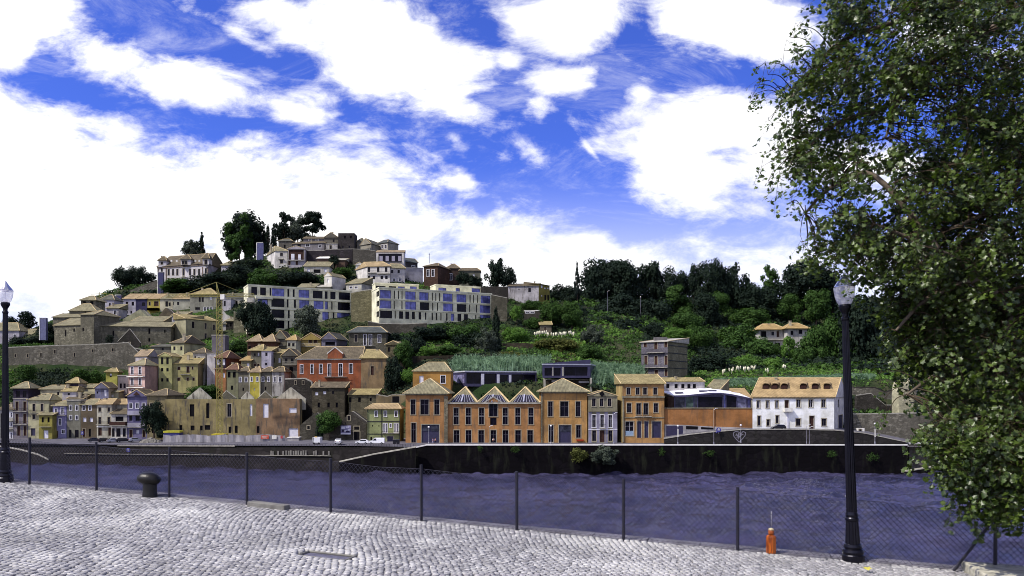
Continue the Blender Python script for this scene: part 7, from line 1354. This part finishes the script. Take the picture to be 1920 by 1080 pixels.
for pts in [[fork, P(1960, 60, 15.6), P(1850, 60, 15.2), P(1740, 118, 14.6), P(1690, 180, 14.2), P(1660, 260, 14)], [fork, P(1960, 560, 15), P(1900, 590, 14.2), P(1840, 520, 13.6), P(1760, 470, 13.4), P(1640, 420, 13.6)],
            [fork, P(1950, 300, 14.8), P(1880, 380, 14.2), P(1780, 430, 13.8)], [P(1850, 60, 15.2), P(1760, 30, 15), P(1650, 50, 14.8), P(1560, 90, 14.6), P(1480, 190, 14.4)], [P(1960, 60, 15.6), P(1800, -60, 15.4), P(1650, -80, 15.2), P(1560, -40, 15)],
            [P(1740, 118, 14.6), P(1660, 200, 14.4), P(1570, 230, 14.4), P(1500, 290, 14.3)], [P(1900, 590, 14.2), P(1860, 650, 13.6), P(1760, 700, 13.4), P(1700, 740, 13.2)], [P(1960, 560, 15), P(1930, 700, 13.8), P(1880, 820, 12.8), P(1850, 900, 12.4)], [P(1840, 520, 13.6), P(1740, 560, 13.4), P(1680, 620, 13.4)], [P(1760, 470, 13.4), P(1640, 330, 13.9), P(1560, 350, 14), P(1510, 400, 14)]]:
    LIMB += curve(pts, .13 if pts[0] is fork else .065, .02, limbs)
# leaf clusters on drooping twigs
clus = []; tw_ = MB()
def dens_at(px, py):
    return mnoise.noise(Vector((px/95, py/95, 1.7)))+.6*mnoise.noise(Vector((px/38, py/38, 5.1)))
tries = 0
while len(clus) < 1500 and tries < 40000:
    tries += 1; py = rt_.uniform(-60, 935); lx = leftx(py)+8; px = rt_.uniform(lx, 2060)
    if py > 900 and px > 1895 and rt_.random() < .4: continue
    lim = (-.12 if px < 1700 else -.30) if px < 1960 else -.1
    if 1600 < px < 1700 and 60 < py < 380: lim = .02
    if 1690 < px < 1790 and 120 < py < 330: lim = -.12
    if 1540 < px < 1600 and 470 < py < 560: lim = .3
    if 1600 < px < 1660 and 380 < py < 520: lim = -.05
    if 1668 < px < 1752 and 685 < py < 850: continue
    if dens_at(px, py) < lim: continue
    edge = min(1, (px-lx)/160); Y = 13.7+rt_.uniform(-1.0, 3.6)*edge+(.4 if py < 300 else 0)
    if py > 780: Y = min(Y, 12.2+rt_.random()*.9)
    clus.append((P(px, py, Y), edge))
extra = [(1418, 175), (1428, 150), (1440, 140), (1455, 165), (1462, 200), (1470, 95), (1482, 70), (1500, 50), (1432, 290), (1440, 340), (1500, 440), (1515, 470), (1555, 492), (1560, 505), (1480, 380), (1445, 225), (1786, 935), (1800, 955), (1820, 965), (1835, 975), (1905, 960), (1915, 915), (1775, 925), (1662, 780), (1655, 640), (1648, 700), (1660, 745), (1740, 860), (1415, 160), (1435, 118)]
for px, py in extra: clus.append((P(px, py, 12.6 if py > 800 else 13.8), 0))
LV = []; LF = []; LP = np.array([(x, y) for x, y in leafpoly(1)])
for (c_, e_) in clus:
    best = min(LIMB, key=lambda l: (l-c_).length_squared+(3 if l.z < c_.z-.2 else 0))
    mid_ = best.lerp(c_, .55)+Vector((0, 0, .12)); 
    if (best-c_).length < 3.2: curve([best, mid_, c_], .012, .004, tw_, 3)
    for tw in range(5 if e_ > .1 else 2):
        a0 = c_+Vector((rt_.gauss(0, .20 if e_ > .1 else .07), rt_.gauss(0, .22), rt_.gauss(0, .16))); dr = Vector((rt_.gauss(-.1, .5), rt_.gauss(0, .5), -rt_.uniform(.1, 1.0))).normalized(); Lt = rt_.uniform(.25, .6) if e_ > .1 else rt_.uniform(.15, .35)
        tw_.tube(c_, a0, .004, 3, .003); tw_.tube(a0, a0+dr*Lt, .003, 3, .0015); base_n = Vector((rt_.gauss(-.35, .5), rt_.gauss(-.35, .5), rt_.gauss(.7, .35))).normalized()
        for k in range(rt_.randint(11, 17) if e_ > .1 else rt_.randint(4, 8)):
            s_ = rt_.uniform(.042, .105)*(.85 if e_ < .1 else 1); nr = (base_n+Vector((rt_.gauss(0, .38), rt_.gauss(0, .38), rt_.gauss(0, .38)))).normalized(); sd_ = dr.cross(nr).normalized()*(1 if k % 2 else -1)
            dn_ = (dr*.5+sd_*.8+Vector((0, 0, -.7))).normalized(); u_ = nr.cross(dn_).normalized(); v_ = nr.cross(u_); cc_ = a0+dr*(Lt*rt_.random())+sd_*s_*.7+Vector((0, 0, -s_*.3)); f_ = rt_.uniform(.1, .5)
            LV.extend([cc_+u_*(x*s_)+v_*(y*s_)-nr*(abs(x)*s_*f_) for x, y in LP]); k0 = len(LV)-12
            LF.append((k0, k0+1, k0+2, k0+3, k0+4, k0+5, k0+6)); LF.append((k0+6, k0+7, k0+8, k0+9, k0+10, k0+11, k0))
limbs.build('limbs', flat('5b5146', .9, 0, .4, 2.5, 'plane_bark', bump=.5), ptree, smooth=True, uv=False); tw_.build('twigs', flat('3c3226', .9, 0, .3, 3, 'twig_bark'), ptree, uv=False)
M_PLANE = leafmat('plane_tree_leaf', (.009, .022, .003), (.085, .130, .018), .26, .42, 1.6, .5)
nF = len(LF); me = npmesh('leaves', [tuple(v-base_) for v in LV], np.array(LF, dtype=np.int32).ravel(), 7, M_PLANE, ptree)
# ---------------- vehicles, people, street things ----------------
def groundz(px, yu): return zroad(px)
M_TYRE = flat('101012', .85, key='tyre_rubber'); M_CGL = glass('14161e', .1, .05, .2, 'car_glass'); M_HUB = flat('8a8a90', .35, .7, key='hubcap'); M_RED = flat('7a1512', .35, key='tail_lamp'); M_HL = flat('d8d8dc', .2, key='headlamp')
def car(px, py, yu, yaw, label, body, kind='hatch', L=4.0, group=None):
    Y = yu*K; p = P(px, py, Y); root = empty('van' if kind == 'van' else 'car', (0, 0, 0), label, 'van' if kind == 'van' else 'car', group); l = L/2; W = .84
    if kind == 'van': prof = [(-l, .35), (-l, 1.75), (-l+.15, 1.85), (.45, 1.85), (.75, 1.75), (1.25, 1.12), (l-.15, .95), (l, .75), (l, .35)]; gl = [(.05, 1.15), (.05, 1.68), (.62, 1.68), (1.1, 1.15)]
    elif kind == 'hatch': prof = [(-l, .35), (-l, .85), (-l+.35, 1.3), (-l+.8, 1.45), (.2, 1.45), (.95, .98), (l-.3, .82), (l, .65), (l, .35)]; gl = [(-l+.5, .98), (-l+.75, 1.36), (.15, 1.36), (.75, .98)]
    else: prof = [(-l, .35), (-l, .85), (-l+.5, .95), (-l+1.1, 1.4), (.25, 1.42), (1.0, .95), (l-.3, .85), (l, .65), (l, .35)]; gl = [(-l+.85, .98), (-l+1.15, 1.32), (.2, 1.34), (.78, .98)]
    b_ = MB(); n_ = len(prof); i = 0
    for (yy, ins) in ((-W, .0), (-W, .0), (W, 0), (W, 0)): pass
    sh = lambda z: .0 if z < 1.0 else (z-1.0)*.28
    b_.v = [Vector((x, -W+sh(z), z)) for x, z in prof]+[Vector((x, W-sh(z), z)) for x, z in prof]
    b_.f = [tuple(range(n_)), tuple(range(2*n_-1, n_-1, -1))]+[(k, n_+k, n_+(k+1) % n_, (k+1) % n_) for k in range(n_)]
    b_.build('body', body, root); g = MB()
    for s in (-1, 1): g.extr([(x, s*(W-sh(z)+.004), z) for x, z in gl], (0, s*.012, 0))
    wx0, wx1 = prof[4 if kind != 'van' else 4], prof[5]
    g.extr([(wx0[0]+.06, -W*.78, wx0[1]-.03), (wx1[0]-.03, -W*.9, wx1[1]+.05), (wx1[0]-.03, W*.9, wx1[1]+.05), (wx0[0]+.06, W*.78, wx0[1]-.03)], (.03, 0, .03))
    if kind != 'van': rx0, rx1 = prof[2], prof[3]; g.extr([(rx0[0]-.02, -W*.8, rx0[1]-.02), (rx1[0]-.08, -W*.72, rx1[1]-.03), (rx1[0]-.08, W*.72, rx1[1]-.03), (rx0[0]-.02, W*.8, rx0[1]-.02)], (-.03, 0, .03))
    g.build('window', M_CGL, root)
    for wx in (-l+.75, l-.75):
        for s in (-1, 1):
            q = MB().tube((wx, s*(W-.17), .31), (wx, s*(W+.03), .31), .31, 14); wo = q.build('wheel', M_TYRE, root); MB().tube((wx, s*(W+.031), .31), (wx, s*(W+.045), .31), .18, 10).build('hubcap', M_HUB, wo)
    for s in (-1, 1): MB().box(l-.1, l+.02, s*.58-.16, s*.58+.16, .62, .78).build('headlight', M_HL, root); MB().box(-l-.02, -l+.1, s*.62-.12, s*.62+.12, .72, .92).build('tail_light', M_RED, root)
    MB().box(-l-.05, l+.05, -W+.05, W-.05, .28, .42).build('bumper', flat('202024', .7, key='bumper_plastic'), root)
    root.location = p; root.rotation_euler = (0, 0, R(yaw)); root.scale = (1.0,)*3; return root
CW = flat('d6d6da', .3, .0, .04, 1, 'white_car_paint'); CS = flat('9c9da6', .28, .5, .05, 1, 'silver_car_paint'); CK = flat('15151b', .25, .3, .05, 1, 'black_car_paint'); CG = flat('3a3b44', .28, .4, .05, 1, 'grey_car_paint')
g_ = 'cars parked by the left houses'
car(178, 828.5, 135, 30, 'dark parked car with pale roof edge, leftmost by the houses', CG, 'sedan', 4.2, g_); car(197, 829, 134.5, 35, 'black parked car second from the left', CK, 'hatch', 4.0, g_); car(213, 829.5, 134, 40, 'silver parked car between two black cars', CS, 'sedan', 4.2, g_); car(233, 829, 134.3, 20, 'large black parked car left of the last silver one', CK, 'hatch', 4.6, g_); car(255, 828.5, 134.5, 40, 'silver parked car nearest the rubble heap', CS, 'hatch', 4.2, g_)
car(635, 831.8, 119.6, 92, 'small white car seen end on under the billboard', CW, 'hatch', 3.6); car(679, 832.8, 118.8, 180, 'small white hatchback parked left of the white van', CW, 'hatch', 3.8); car(706.5, 832.8, 118.6, 180, 'white delivery van parked before the green house', CW, 'van', 4.6); car(1459.5, 805.3, 120, 180, 'dark car parked on the sloping street before the white house', CK, 'hatch', 4.1)
bt = empty('box_van', PU(593, 833.5, 121), 'white box van seen from behind, left of the billboard gable', 'van'); p = Vector(bt.location); MB().box(p.x-1.1, p.x+1.1, p.y, p.y+3, p.z+.45, p.z+2.1).hexa([(p.x-1.1, p.y, p.z+.46), (p.x-.9, p.y, p.z+.46), (p.x-.9, p.y+2, p.z+.46), (p.x-1.1, p.y+2, p.z+.46)], [(p.x-.9, p.y, p.z+2.09), (p.x-.7, p.y, p.z+2.09), (p.x-.7, p.y+2, p.z+2.09), (p.x-.9, p.y+2, p.z+2.09)]).build('body', CW, bt)
MB().box(p.x-.55, p.x+.15, p.y+.2, p.y+.6, p.z+2.103, p.z+2.35).build('roof_box', flat('c9a45a', .6, key='beacon_box'), bt); MB().tube((p.x-.9, p.y+.3, p.z+.4), (p.x-.6, p.y+.3, p.z+.4), .4, 12).build('wheel', M_TYRE, bt); MB().tube((p.x+.6, p.y+.3, p.z+.4), (p.x+.9, p.y+.3, p.z+.4), .4, 12).build('wheel', M_TYRE, bt); MB().box(p.x-1.05, p.x+1.05, p.y-.05, p.y-.004, p.z+.35, p.z+.55).build('bumper', flat('202024', .7, key='bumper_plastic'), bt)
# people
def person(px, py, yu, label, shirt, trousers, hgt=1.72, yaw=0, stride=.25, arm=.15):
    Y = yu*K; s = hgt/1.75; root = empty('person', P(px, py, Y), label, 'person')
    J = {'pel': (0, 0, .95), 'ch': (0, .02, 1.28), 'nk': (0, .02, 1.48), 'hd': (0, 0, 1.62), 'ht': (0, 0, 1.72), 'sl': (-.19, .02, 1.42), 'sr': (.19, .02, 1.42), 'el': (-.25, .05-arm, 1.14), 'er': (.25, .05+arm, 1.14), 'wl': (-.24, -.02-arm*1.6, .88), 'wr': (.24, .0+arm*.8, .88), 'kl': (-.11, -stride*.5, .5), 'kr': (.11, stride*.3, .5), 'al': (-.11, -stride, .08), 'ar': (.11, stride, .1), 'tl': (-.11, -stride-.2, .03), 'tr': (.11, stride-.2, .03), 'hl': (-.1, 0, .9), 'hr': (.1, 0, .9), 'fl': (-.24, -.06-arm*1.7, .76), 'fr': (.24, -.03+arm*.8, .76)}
    E = [('pel', 'ch'), ('ch', 'nk'), ('nk', 'hd'), ('hd', 'ht'), ('ch', 'sl'), ('ch', 'sr'), ('sl', 'el'), ('sr', 'er'), ('el', 'wl'), ('er', 'wr'), ('wl', 'fl'), ('wr', 'fr'), ('pel', 'hl'), ('pel', 'hr'), ('hl', 'kl'), ('hr', 'kr'), ('kl', 'al'), ('kr', 'ar'), ('al', 'tl'), ('ar', 'tr')]
    Rr = {'pel': .15, 'ch': .17, 'nk': .06, 'hd': .10, 'ht': .07, 'sl': .07, 'sr': .07, 'el': .05, 'er': .05, 'wl': .035, 'wr': .035, 'kl': .07, 'kr': .07, 'al': .05, 'ar': .05, 'tl': .04, 'tr': .04, 'hl': .10, 'hr': .10, 'fl': .03, 'fr': .03}
    def skinned(nm, keys, mm, grow=1.0):
        ks = [k for k in J if k in keys]; me = bpy.data.meshes.new(nm); me.from_pydata([tuple(c*s for c in J[k]) for k in ks], [(ks.index(a), ks.index(b)) for a, b in E if a in ks and b in ks], []); me.materials.append(mm); o = bpy.data.objects.new(nm, me); col.objects.link(o); o.parent = root
        sk = o.modifiers.new('skin', 'SKIN'); 
        for k, d_ in zip(ks, me.skin_vertices[0].data): d_.radius = (Rr[k]*s*grow,)*2; d_.use_root = (k == ks[0])
        o.modifiers.new('sub', 'SUBSURF').levels = 1; return o
    body = skinned('body', set(J), flat('9a6a50', .6, key='skin')); skinned('shirt', {'pel', 'ch', 'sl', 'sr', 'el', 'er'}, shirt, 1.12); skinned('trousers', {'pel', 'hl', 'hr', 'kl', 'kr', 'al', 'ar'}, trousers, 1.1)
    h_ = MB().lathe([(.03, 1.58), (.105, 1.62), (.112, 1.70), (.08, 1.77), (.01, 1.79)], n=12)
    for v in h_.v: v *= s; v.y += .02; v += Vector(root.location)
    h_.build('hair', flat('20160f', .9, key='hair'), root); root.rotation_euler = (0, 0, yaw); return root
person(925.2, 831.9, 118.5, 'person in white shirt and dark trousers walking before the middle warehouse door', flat('e4e4ea', .8, key='white_cloth'), flat('1c1c28', .9, key='dark_cloth'))
person(811.8, 832.4, 118.3, 'person in pale violet top left of the pair before navy garage', flat('8a84b0', .8, key='violet_cloth'), flat('9c98b0', .9, key='pale_cloth'), 1.7, .6); person(816.2, 832.4, 118.2, 'person in dark clothes right of the pair before navy garage', flat('5a5680', .8, key='blue_cloth'), flat('1c1c28', .9, key='dark_cloth'), 1.75, -.5)
# lamps and poles on the far quay
M_LP = flat('8b8a94', .5, .3, .1, 1, 'pale_post_paint')
def qlamp(px, top, base, yu, label, m=M_LP, kind='ball', r=.07):
    Y = yu*K; a, b_ = P(px, base, Y), P(px, top, Y); root = empty('lamp_post', a, label, 'lamp post'); H_ = b_.z-a.z
    q = MB().lathe([(r*2.6, 0), (r*2.4, .5), (r*1.2, .7), (r, H_*.5), (r*.8, H_-.45)], a, 8); q.build('pole', m, root)
    if kind == 'ball': MB().lathe([(.08, H_-.45), (.26, H_-.36), (.3, H_-.15), (.2, H_), (.02, H_+.05)], a, 12).build('lantern', flat('d9d6dc', .4, key='lantern_glass'), root)
    else: MB().tube((a.x, a.y, b_.z-.5), (a.x+.6, a.y-.2, b_.z-.05), .06, 5).box(a.x+.4, a.x+1.0, a.y-.35, a.y-.1, b_.z-.12, b_.z).build('lantern', flat('d9d6dc', .4, key='lantern_glass'), root)
qlamp(804, 799.5, 833, 116.6, 'pale lamp post before the navy garage of left warehouse'); qlamp(917.5, 797, 833, 116.6, 'lamp post before the middle orange warehouse', frm('8b8270'), 'arm'); qlamp(1033, 797, 833, 116.6, 'pale lamp post before the right orange warehouse'); qlamp(1151, 773, 833, 117, 'tall grey lamp post before the blue tiled house', frm('7c7a88'), 'arm'); qlamp(1271, 797, 833, 116.6, 'lamp post with white panel before the navy garage door'); qlamp(1389, 796, 830, 116.6, 'lamp post standing above the painted heart'); qlamp(1640.5, 793, 832, 116.6, 'lamp post before the dark terrace wall right of the big lamp'); qlamp(1512.5, 795, 832, 116.7, 'thin grey post before the white riverside house, left of two', frm('7c7a88'), 'arm', .05); qlamp(1517.5, 799, 832, 116.7, 'thin grey post before the white riverside house, right of two', frm('7c7a88'), 'arm', .05); qlamp(1338.5, 765, 833, 117, 'tall thin pole before the orange wall drainpipe', frm('7c7a88'), 'arm', .06)
for px in (1271, 1640.5): a = P(px, 819, 116.5*K); MB().box(a.x-.16, a.x+.16, a.y-.16, a.y-.1, a.z, a.z+2.2).build('banner', M_WHITE, [o for o in col.objects if o.name.startswith('lamp_post') and o.type == 'EMPTY' and abs(o.location.x-(px-960)/F*116.6*K) < .5][0])
qlamp(1139, 545, 590, 206, 'thin lamp post among the dark trees, left one', frm('7c7a88'), 'arm'); qlamp(1201, 556, 592, 206, 'thin lamp post among the dark trees, right one', frm('7c7a88'), 'ball')
def sign(px, py, base, yu, label, round_=True, r=.5):
    Y = yu*K; c = P(px, py, Y); root = empty('road_sign', c, label, 'sign'); q = MB(); M_SB = flat('34327e', .5, key='sign_blue')
    if round_: q.tube((c.x, c.y, c.z), (c.x, c.y+.05, c.z), r, 16)
    else: q.box(c.x-r, c.x+r, c.y, c.y+.05, c.z-r*1.3, c.z+r*1.3)
    q.build('plate', M_SB, root); MB().box(c.x-r*.5, c.x+r*.5, c.y-.02, c.y-.004, c.z-r*.2, c.z+r*.15).box(c.x-r*.2, c.x+r*.3, c.y-.02, c.y-.004, c.z+r*.25, c.z+r*.6).build('symbol', M_WHITE, root)
    if base: b_ = P(px, base, Y); MB().tube((c.x, c.y+.09, b_.z), (c.x, c.y+.09, c.z), .05, 6).build('pole', M_LP, root)
sign(154, 812, 826, 141, 'small blue sign on a pole before the brown house', False, .45); sign(1347.5, 806, 814, 118.7, 'round blue road sign before the orange wall', True, .7); sign(1343.5, 809.8, None, 118.6, 'small white and blue plate beside the round sign', False, .22)
c = PU(240.5, 844, Yb(240)-.4); lb = empty('lifebuoy', c, 'blue and white lifebuoy hanging on the left river wall', 'lifebuoy'); q = MB()
for k in range(14):
    a0, a1 = 6.283*k/14, 6.283*(k+1)/14; q.tube((c.x+.5*math.cos(a0), c.y, c.z+.5*math.sin(a0)), (c.x+.5*math.cos(a1), c.y, c.z+.5*math.sin(a1)), .14, 6)
q.build('ring', flat('3c3aa0', .5, key='lifebuoy_blue'), lb); MB().box(c.x-.25, c.x+.1, c.y-.02, c.y+.02, c.z-.1, c.z+.35).build('label_plate', M_WHITE, lb)
c = P(92.5, 868, 23*F/138); o = MB().lathe([(.55, -.5), (.6, .1), (.15, .2), (.12, 1.2), (.3, 1.25), (.3, 1.7), (.1, 1.8)], c, 12).build('mooring_buoy', M_IRON, loc=c); tag(o, 'small dark channel buoy floating near the left slipway', 'buoy')
c = P(158, 861.8, 23*F/131.8); o = MB().lathe([(.2, -.2), (.32, .1), (.3, .45), (.1, .6)], c, 10).build('float', M_WHITE, loc=c); tag(o, 'tiny white float on the water near the left river wall', 'float')
# hoarding of the building site
hb = empty('site_hoarding', PU(420, 828, 131), 'long sagging grey white tarpaulin hoarding before the ruined warehouse', 'hoarding'); q = MB(); q2 = MB(); HY = 130.5*K; prev = None
for i in range(60):
    px = 306+i*(534-306)/59; y0 = HY+.12*math.sin(i*1.3); top_ = 815.5+1.0*math.sin(i*.35)+(.8 if i % 9 == 4 else 0); a = ((px-960)/F*HY, y0, CZ+(HZ-829.5)/F*HY, CZ+(HZ-top_)/F*HY)
    if prev: q.hexa([(prev[0], prev[1], prev[2]), (a[0], a[1], a[2]), (a[0], a[1]+.03, a[2]), (prev[0], prev[1]+.03, prev[2])], [(prev[0], prev[1], prev[3]), (a[0], a[1], a[3]), (a[0], a[1]+.03, a[3]), (prev[0], prev[1]+.03, prev[3])])
    if i % 6 == 0: q2.tube((a[0], HY+.3, a[2]), (a[0], HY+.3, a[3]+.25), .06, 5)
    prev = a
q.build('tarpaulin', plaster('9b98a8', .35), hb); q2.build('post', M_LP, hb)
for (x0, x1, p0, p1, mm) in ((490, 504.5, 816, 823, flat('b2452c', .6, key='red_notice')), (510.5, 519, 816, 823, M_WHITE), (526.5, 530.5, 817, 822, flat('a23038', .6, key='crimson_notice'))): MB().box((x0-960)/F*HY, (x1-960)/F*HY, HY-.3, HY-.22, CZ+(HZ-p1)/F*HY, CZ+(HZ-p0)/F*HY).build('notice_board', mm, hb)
q = MB()
for (x0, x1, y_) in ((491.5, 502, 818), (492.5, 500, 819.6), (493, 501, 821.3)): q.box((x0-960)/F*HY, (x1-960)/F*HY, HY-.33, HY-.304, CZ+(HZ-y_)/F*HY-.05, CZ+(HZ-y_)/F*HY+.05)
q.build('print', M_WHITE, hb)
H('site_container', 'blue site container with yellow netting behind the hoarding', (307, 135), (336, 135), 811, 820, flat('2a2a66', .5, key='container_blue'), ('flat', .5, flat('a8a23a', .8, 0, .3, 1, 'yellow_netting')), depth=3, cat='container', foot=False)
H('site_cabin', 'white corrugated cabin at the right end of the hoarding', (539, 131), (560, 131), 821, 833, plaster('a9a6b2', .2), ('flat', .2, M_WHITE), depth=3, cat='cabin', foot=False)
# rubble
rb = MB(); rr = random.Random(4)
for k in range(260):
    t_ = rr.random(); a_ = rr.uniform(0, 6.28); rad = math.sqrt(rr.random()); x = (282-960)/F*133*K+math.cos(a_)*rad*3.4; y = 133*K+math.sin(a_)*rad*2; z = zroad(282)+1.5*(1-rad)**.8; s = rr.uniform(.15, .4); d1, d2 = rr.uniform(-.3, .3)*s, rr.uniform(-.3, .3)*s
    rb.hexa([(x-s, y-s, z-s-.4), (x+s, y-s+d1, z-s-.4), (x+s, y+s, z-s-.4), (x-s, y+s, z-s-.4)], [(x-s*.7, y-s*.6, z+s*.5+d2), (x+s*.8, y-s*.7, z+s*.4), (x+s*.6, y+s*.7, z+s*.6), (x-s*.6, y+s*.7, z+s*.4+d1)])
o = rb.build('rubble_heap', flat('7d7972', .9, 0, .3, 1, 'rubble'), loc=(0, 0, 0)); tag(o, 'heap of grey rubble between parked cars and the hoarding', 'rubble')
# waste bins
for px, lb_ in ((739.5, 'dark waste bin left of a pair by the green house'), (746, 'dark waste bin right of a pair by the green house')):
    p = PU(px, 832.3, 119); b_ = empty('waste_bin', p, lb_, 'bin'); MB().hexa([(p.x-.4, p.y, p.z), (p.x+.4, p.y, p.z), (p.x+.4, p.y+.7, p.z), (p.x-.4, p.y+.7, p.z)], [(p.x-.5, p.y-.05, p.z+1.1), (p.x+.5, p.y-.05, p.z+1.1), (p.x+.5, p.y+.8, p.z+1.1), (p.x-.5, p.y+.8, p.z+1.1)]).build('body', M_IRON, b_); MB().box(p.x-.53, p.x+.53, p.y-.1, p.y+.83, p.z+1.104, p.z+1.25).build('lid', flat('2c2b3a', .5, key='bin_lid'), b_)
# tower cranes
M_CR = flat('8d8440', .5, .1, .15, 1, 'crane_yellow')
def lattice(mb_, a, b_, w_, n_, r=.07):
    a, b_ = Vector(a), Vector(b_); d = (b_-a).normalized(); u = Vector((0, 1, 0)) if abs(d.y) < .9 else Vector((1, 0, 0)); v = d.cross(u).normalized(); u = v.cross(d).normalized(); cs_ = [(u*i+v*j)*w_/2 for i, j in ((1, 1), (-1, 1), (-1, -1), (1, -1))]
    for c_ in cs_: mb_.tube(a+c_, b_+c_, r*1.4, 4)
    for k in range(n_):
        p, q_ = a.lerp(b_, k/n_), a.lerp(b_, (k+1)/n_)
        for j in range(4): c0_, c1_ = cs_[j], cs_[(j+1) % 4]; mb_.tube(p+c0_, q_+c1_, r, 3); mb_.tube(q_+c0_, q_+c1_, r, 3)
CY = 132*K; cx = P(412, 812, CY); ct = P(412, 560, CY); cr = empty('tower_crane', (cx.x, cx.y, cx.z), 'yellow lattice tower crane rising before the ruined warehouse', 'crane')
q = MB(); lattice(q, (cx.x, cx.y, cx.z-1), (ct.x, ct.y, ct.z), 1.5, 26, .06); q.build('mast', M_CR, cr)
q = MB(); jl, jr = P(311, 557.5, CY), P(476, 555.5, CY); lattice(q, (jl.x, CY, jl.z+.4), (jr.x, CY, jr.z+.4), .8, 26, .05); q.build('jib', M_CR, cr)
q = MB(); ap = P(405.5, 529, CY); q.tube((ct.x-.6, CY, ct.z), ap, .12, 4); q.tube((ct.x+.3, CY, ct.z), ap, .12, 4); q.tube(ap, (P(340, 557, CY).x, CY, jl.z+.7), .045, 3); q.tube(ap, (P(462, 556, CY).x, CY, jr.z+.7), .045, 3)
for k in range(1, 6): f_ = k/6; q.tube(Vector((ct.x-.6, CY, ct.z)).lerp(ap, f_), Vector((ct.x+.3, CY, ct.z)).lerp(ap, f_), .06, 3)
q.build('apex_frame', M_CR, cr); p = P(418.5, 558, CY); MB().box(p.x-.6, p.x+.7, CY-1, CY+.4, p.z-.7, p.z+1.0).build('cab', M_WHITE, cr); p = P(470, 560, CY); MB().box(p.x-1.1, p.x+1.1, CY-.5, CY+.5, p.z-1.2, p.z+.2).build('counterweight', M_SLAB, cr); MB().box(cx.x-2, cx.x+2, CY-2, CY+2, cx.z-2, cx.z-.2).build('base', flat('b0a030', .7, 0, .3, 1, 'crane_base'), cr)
CY2 = 225*K; a = P(186, 600, CY2); t_ = P(186, 551, CY2); c2 = empty('tower_crane', a, 'thin distant crane jib above the monastery tower', 'crane'); q = MB().tube(a, P(186, 547, CY2), .2, 4); q.build('mast', M_CR, c2); MB().tube(P(171, 551.5, CY2), P(200, 550.5, CY2), .22, 4).build('jib', M_CR, c2)
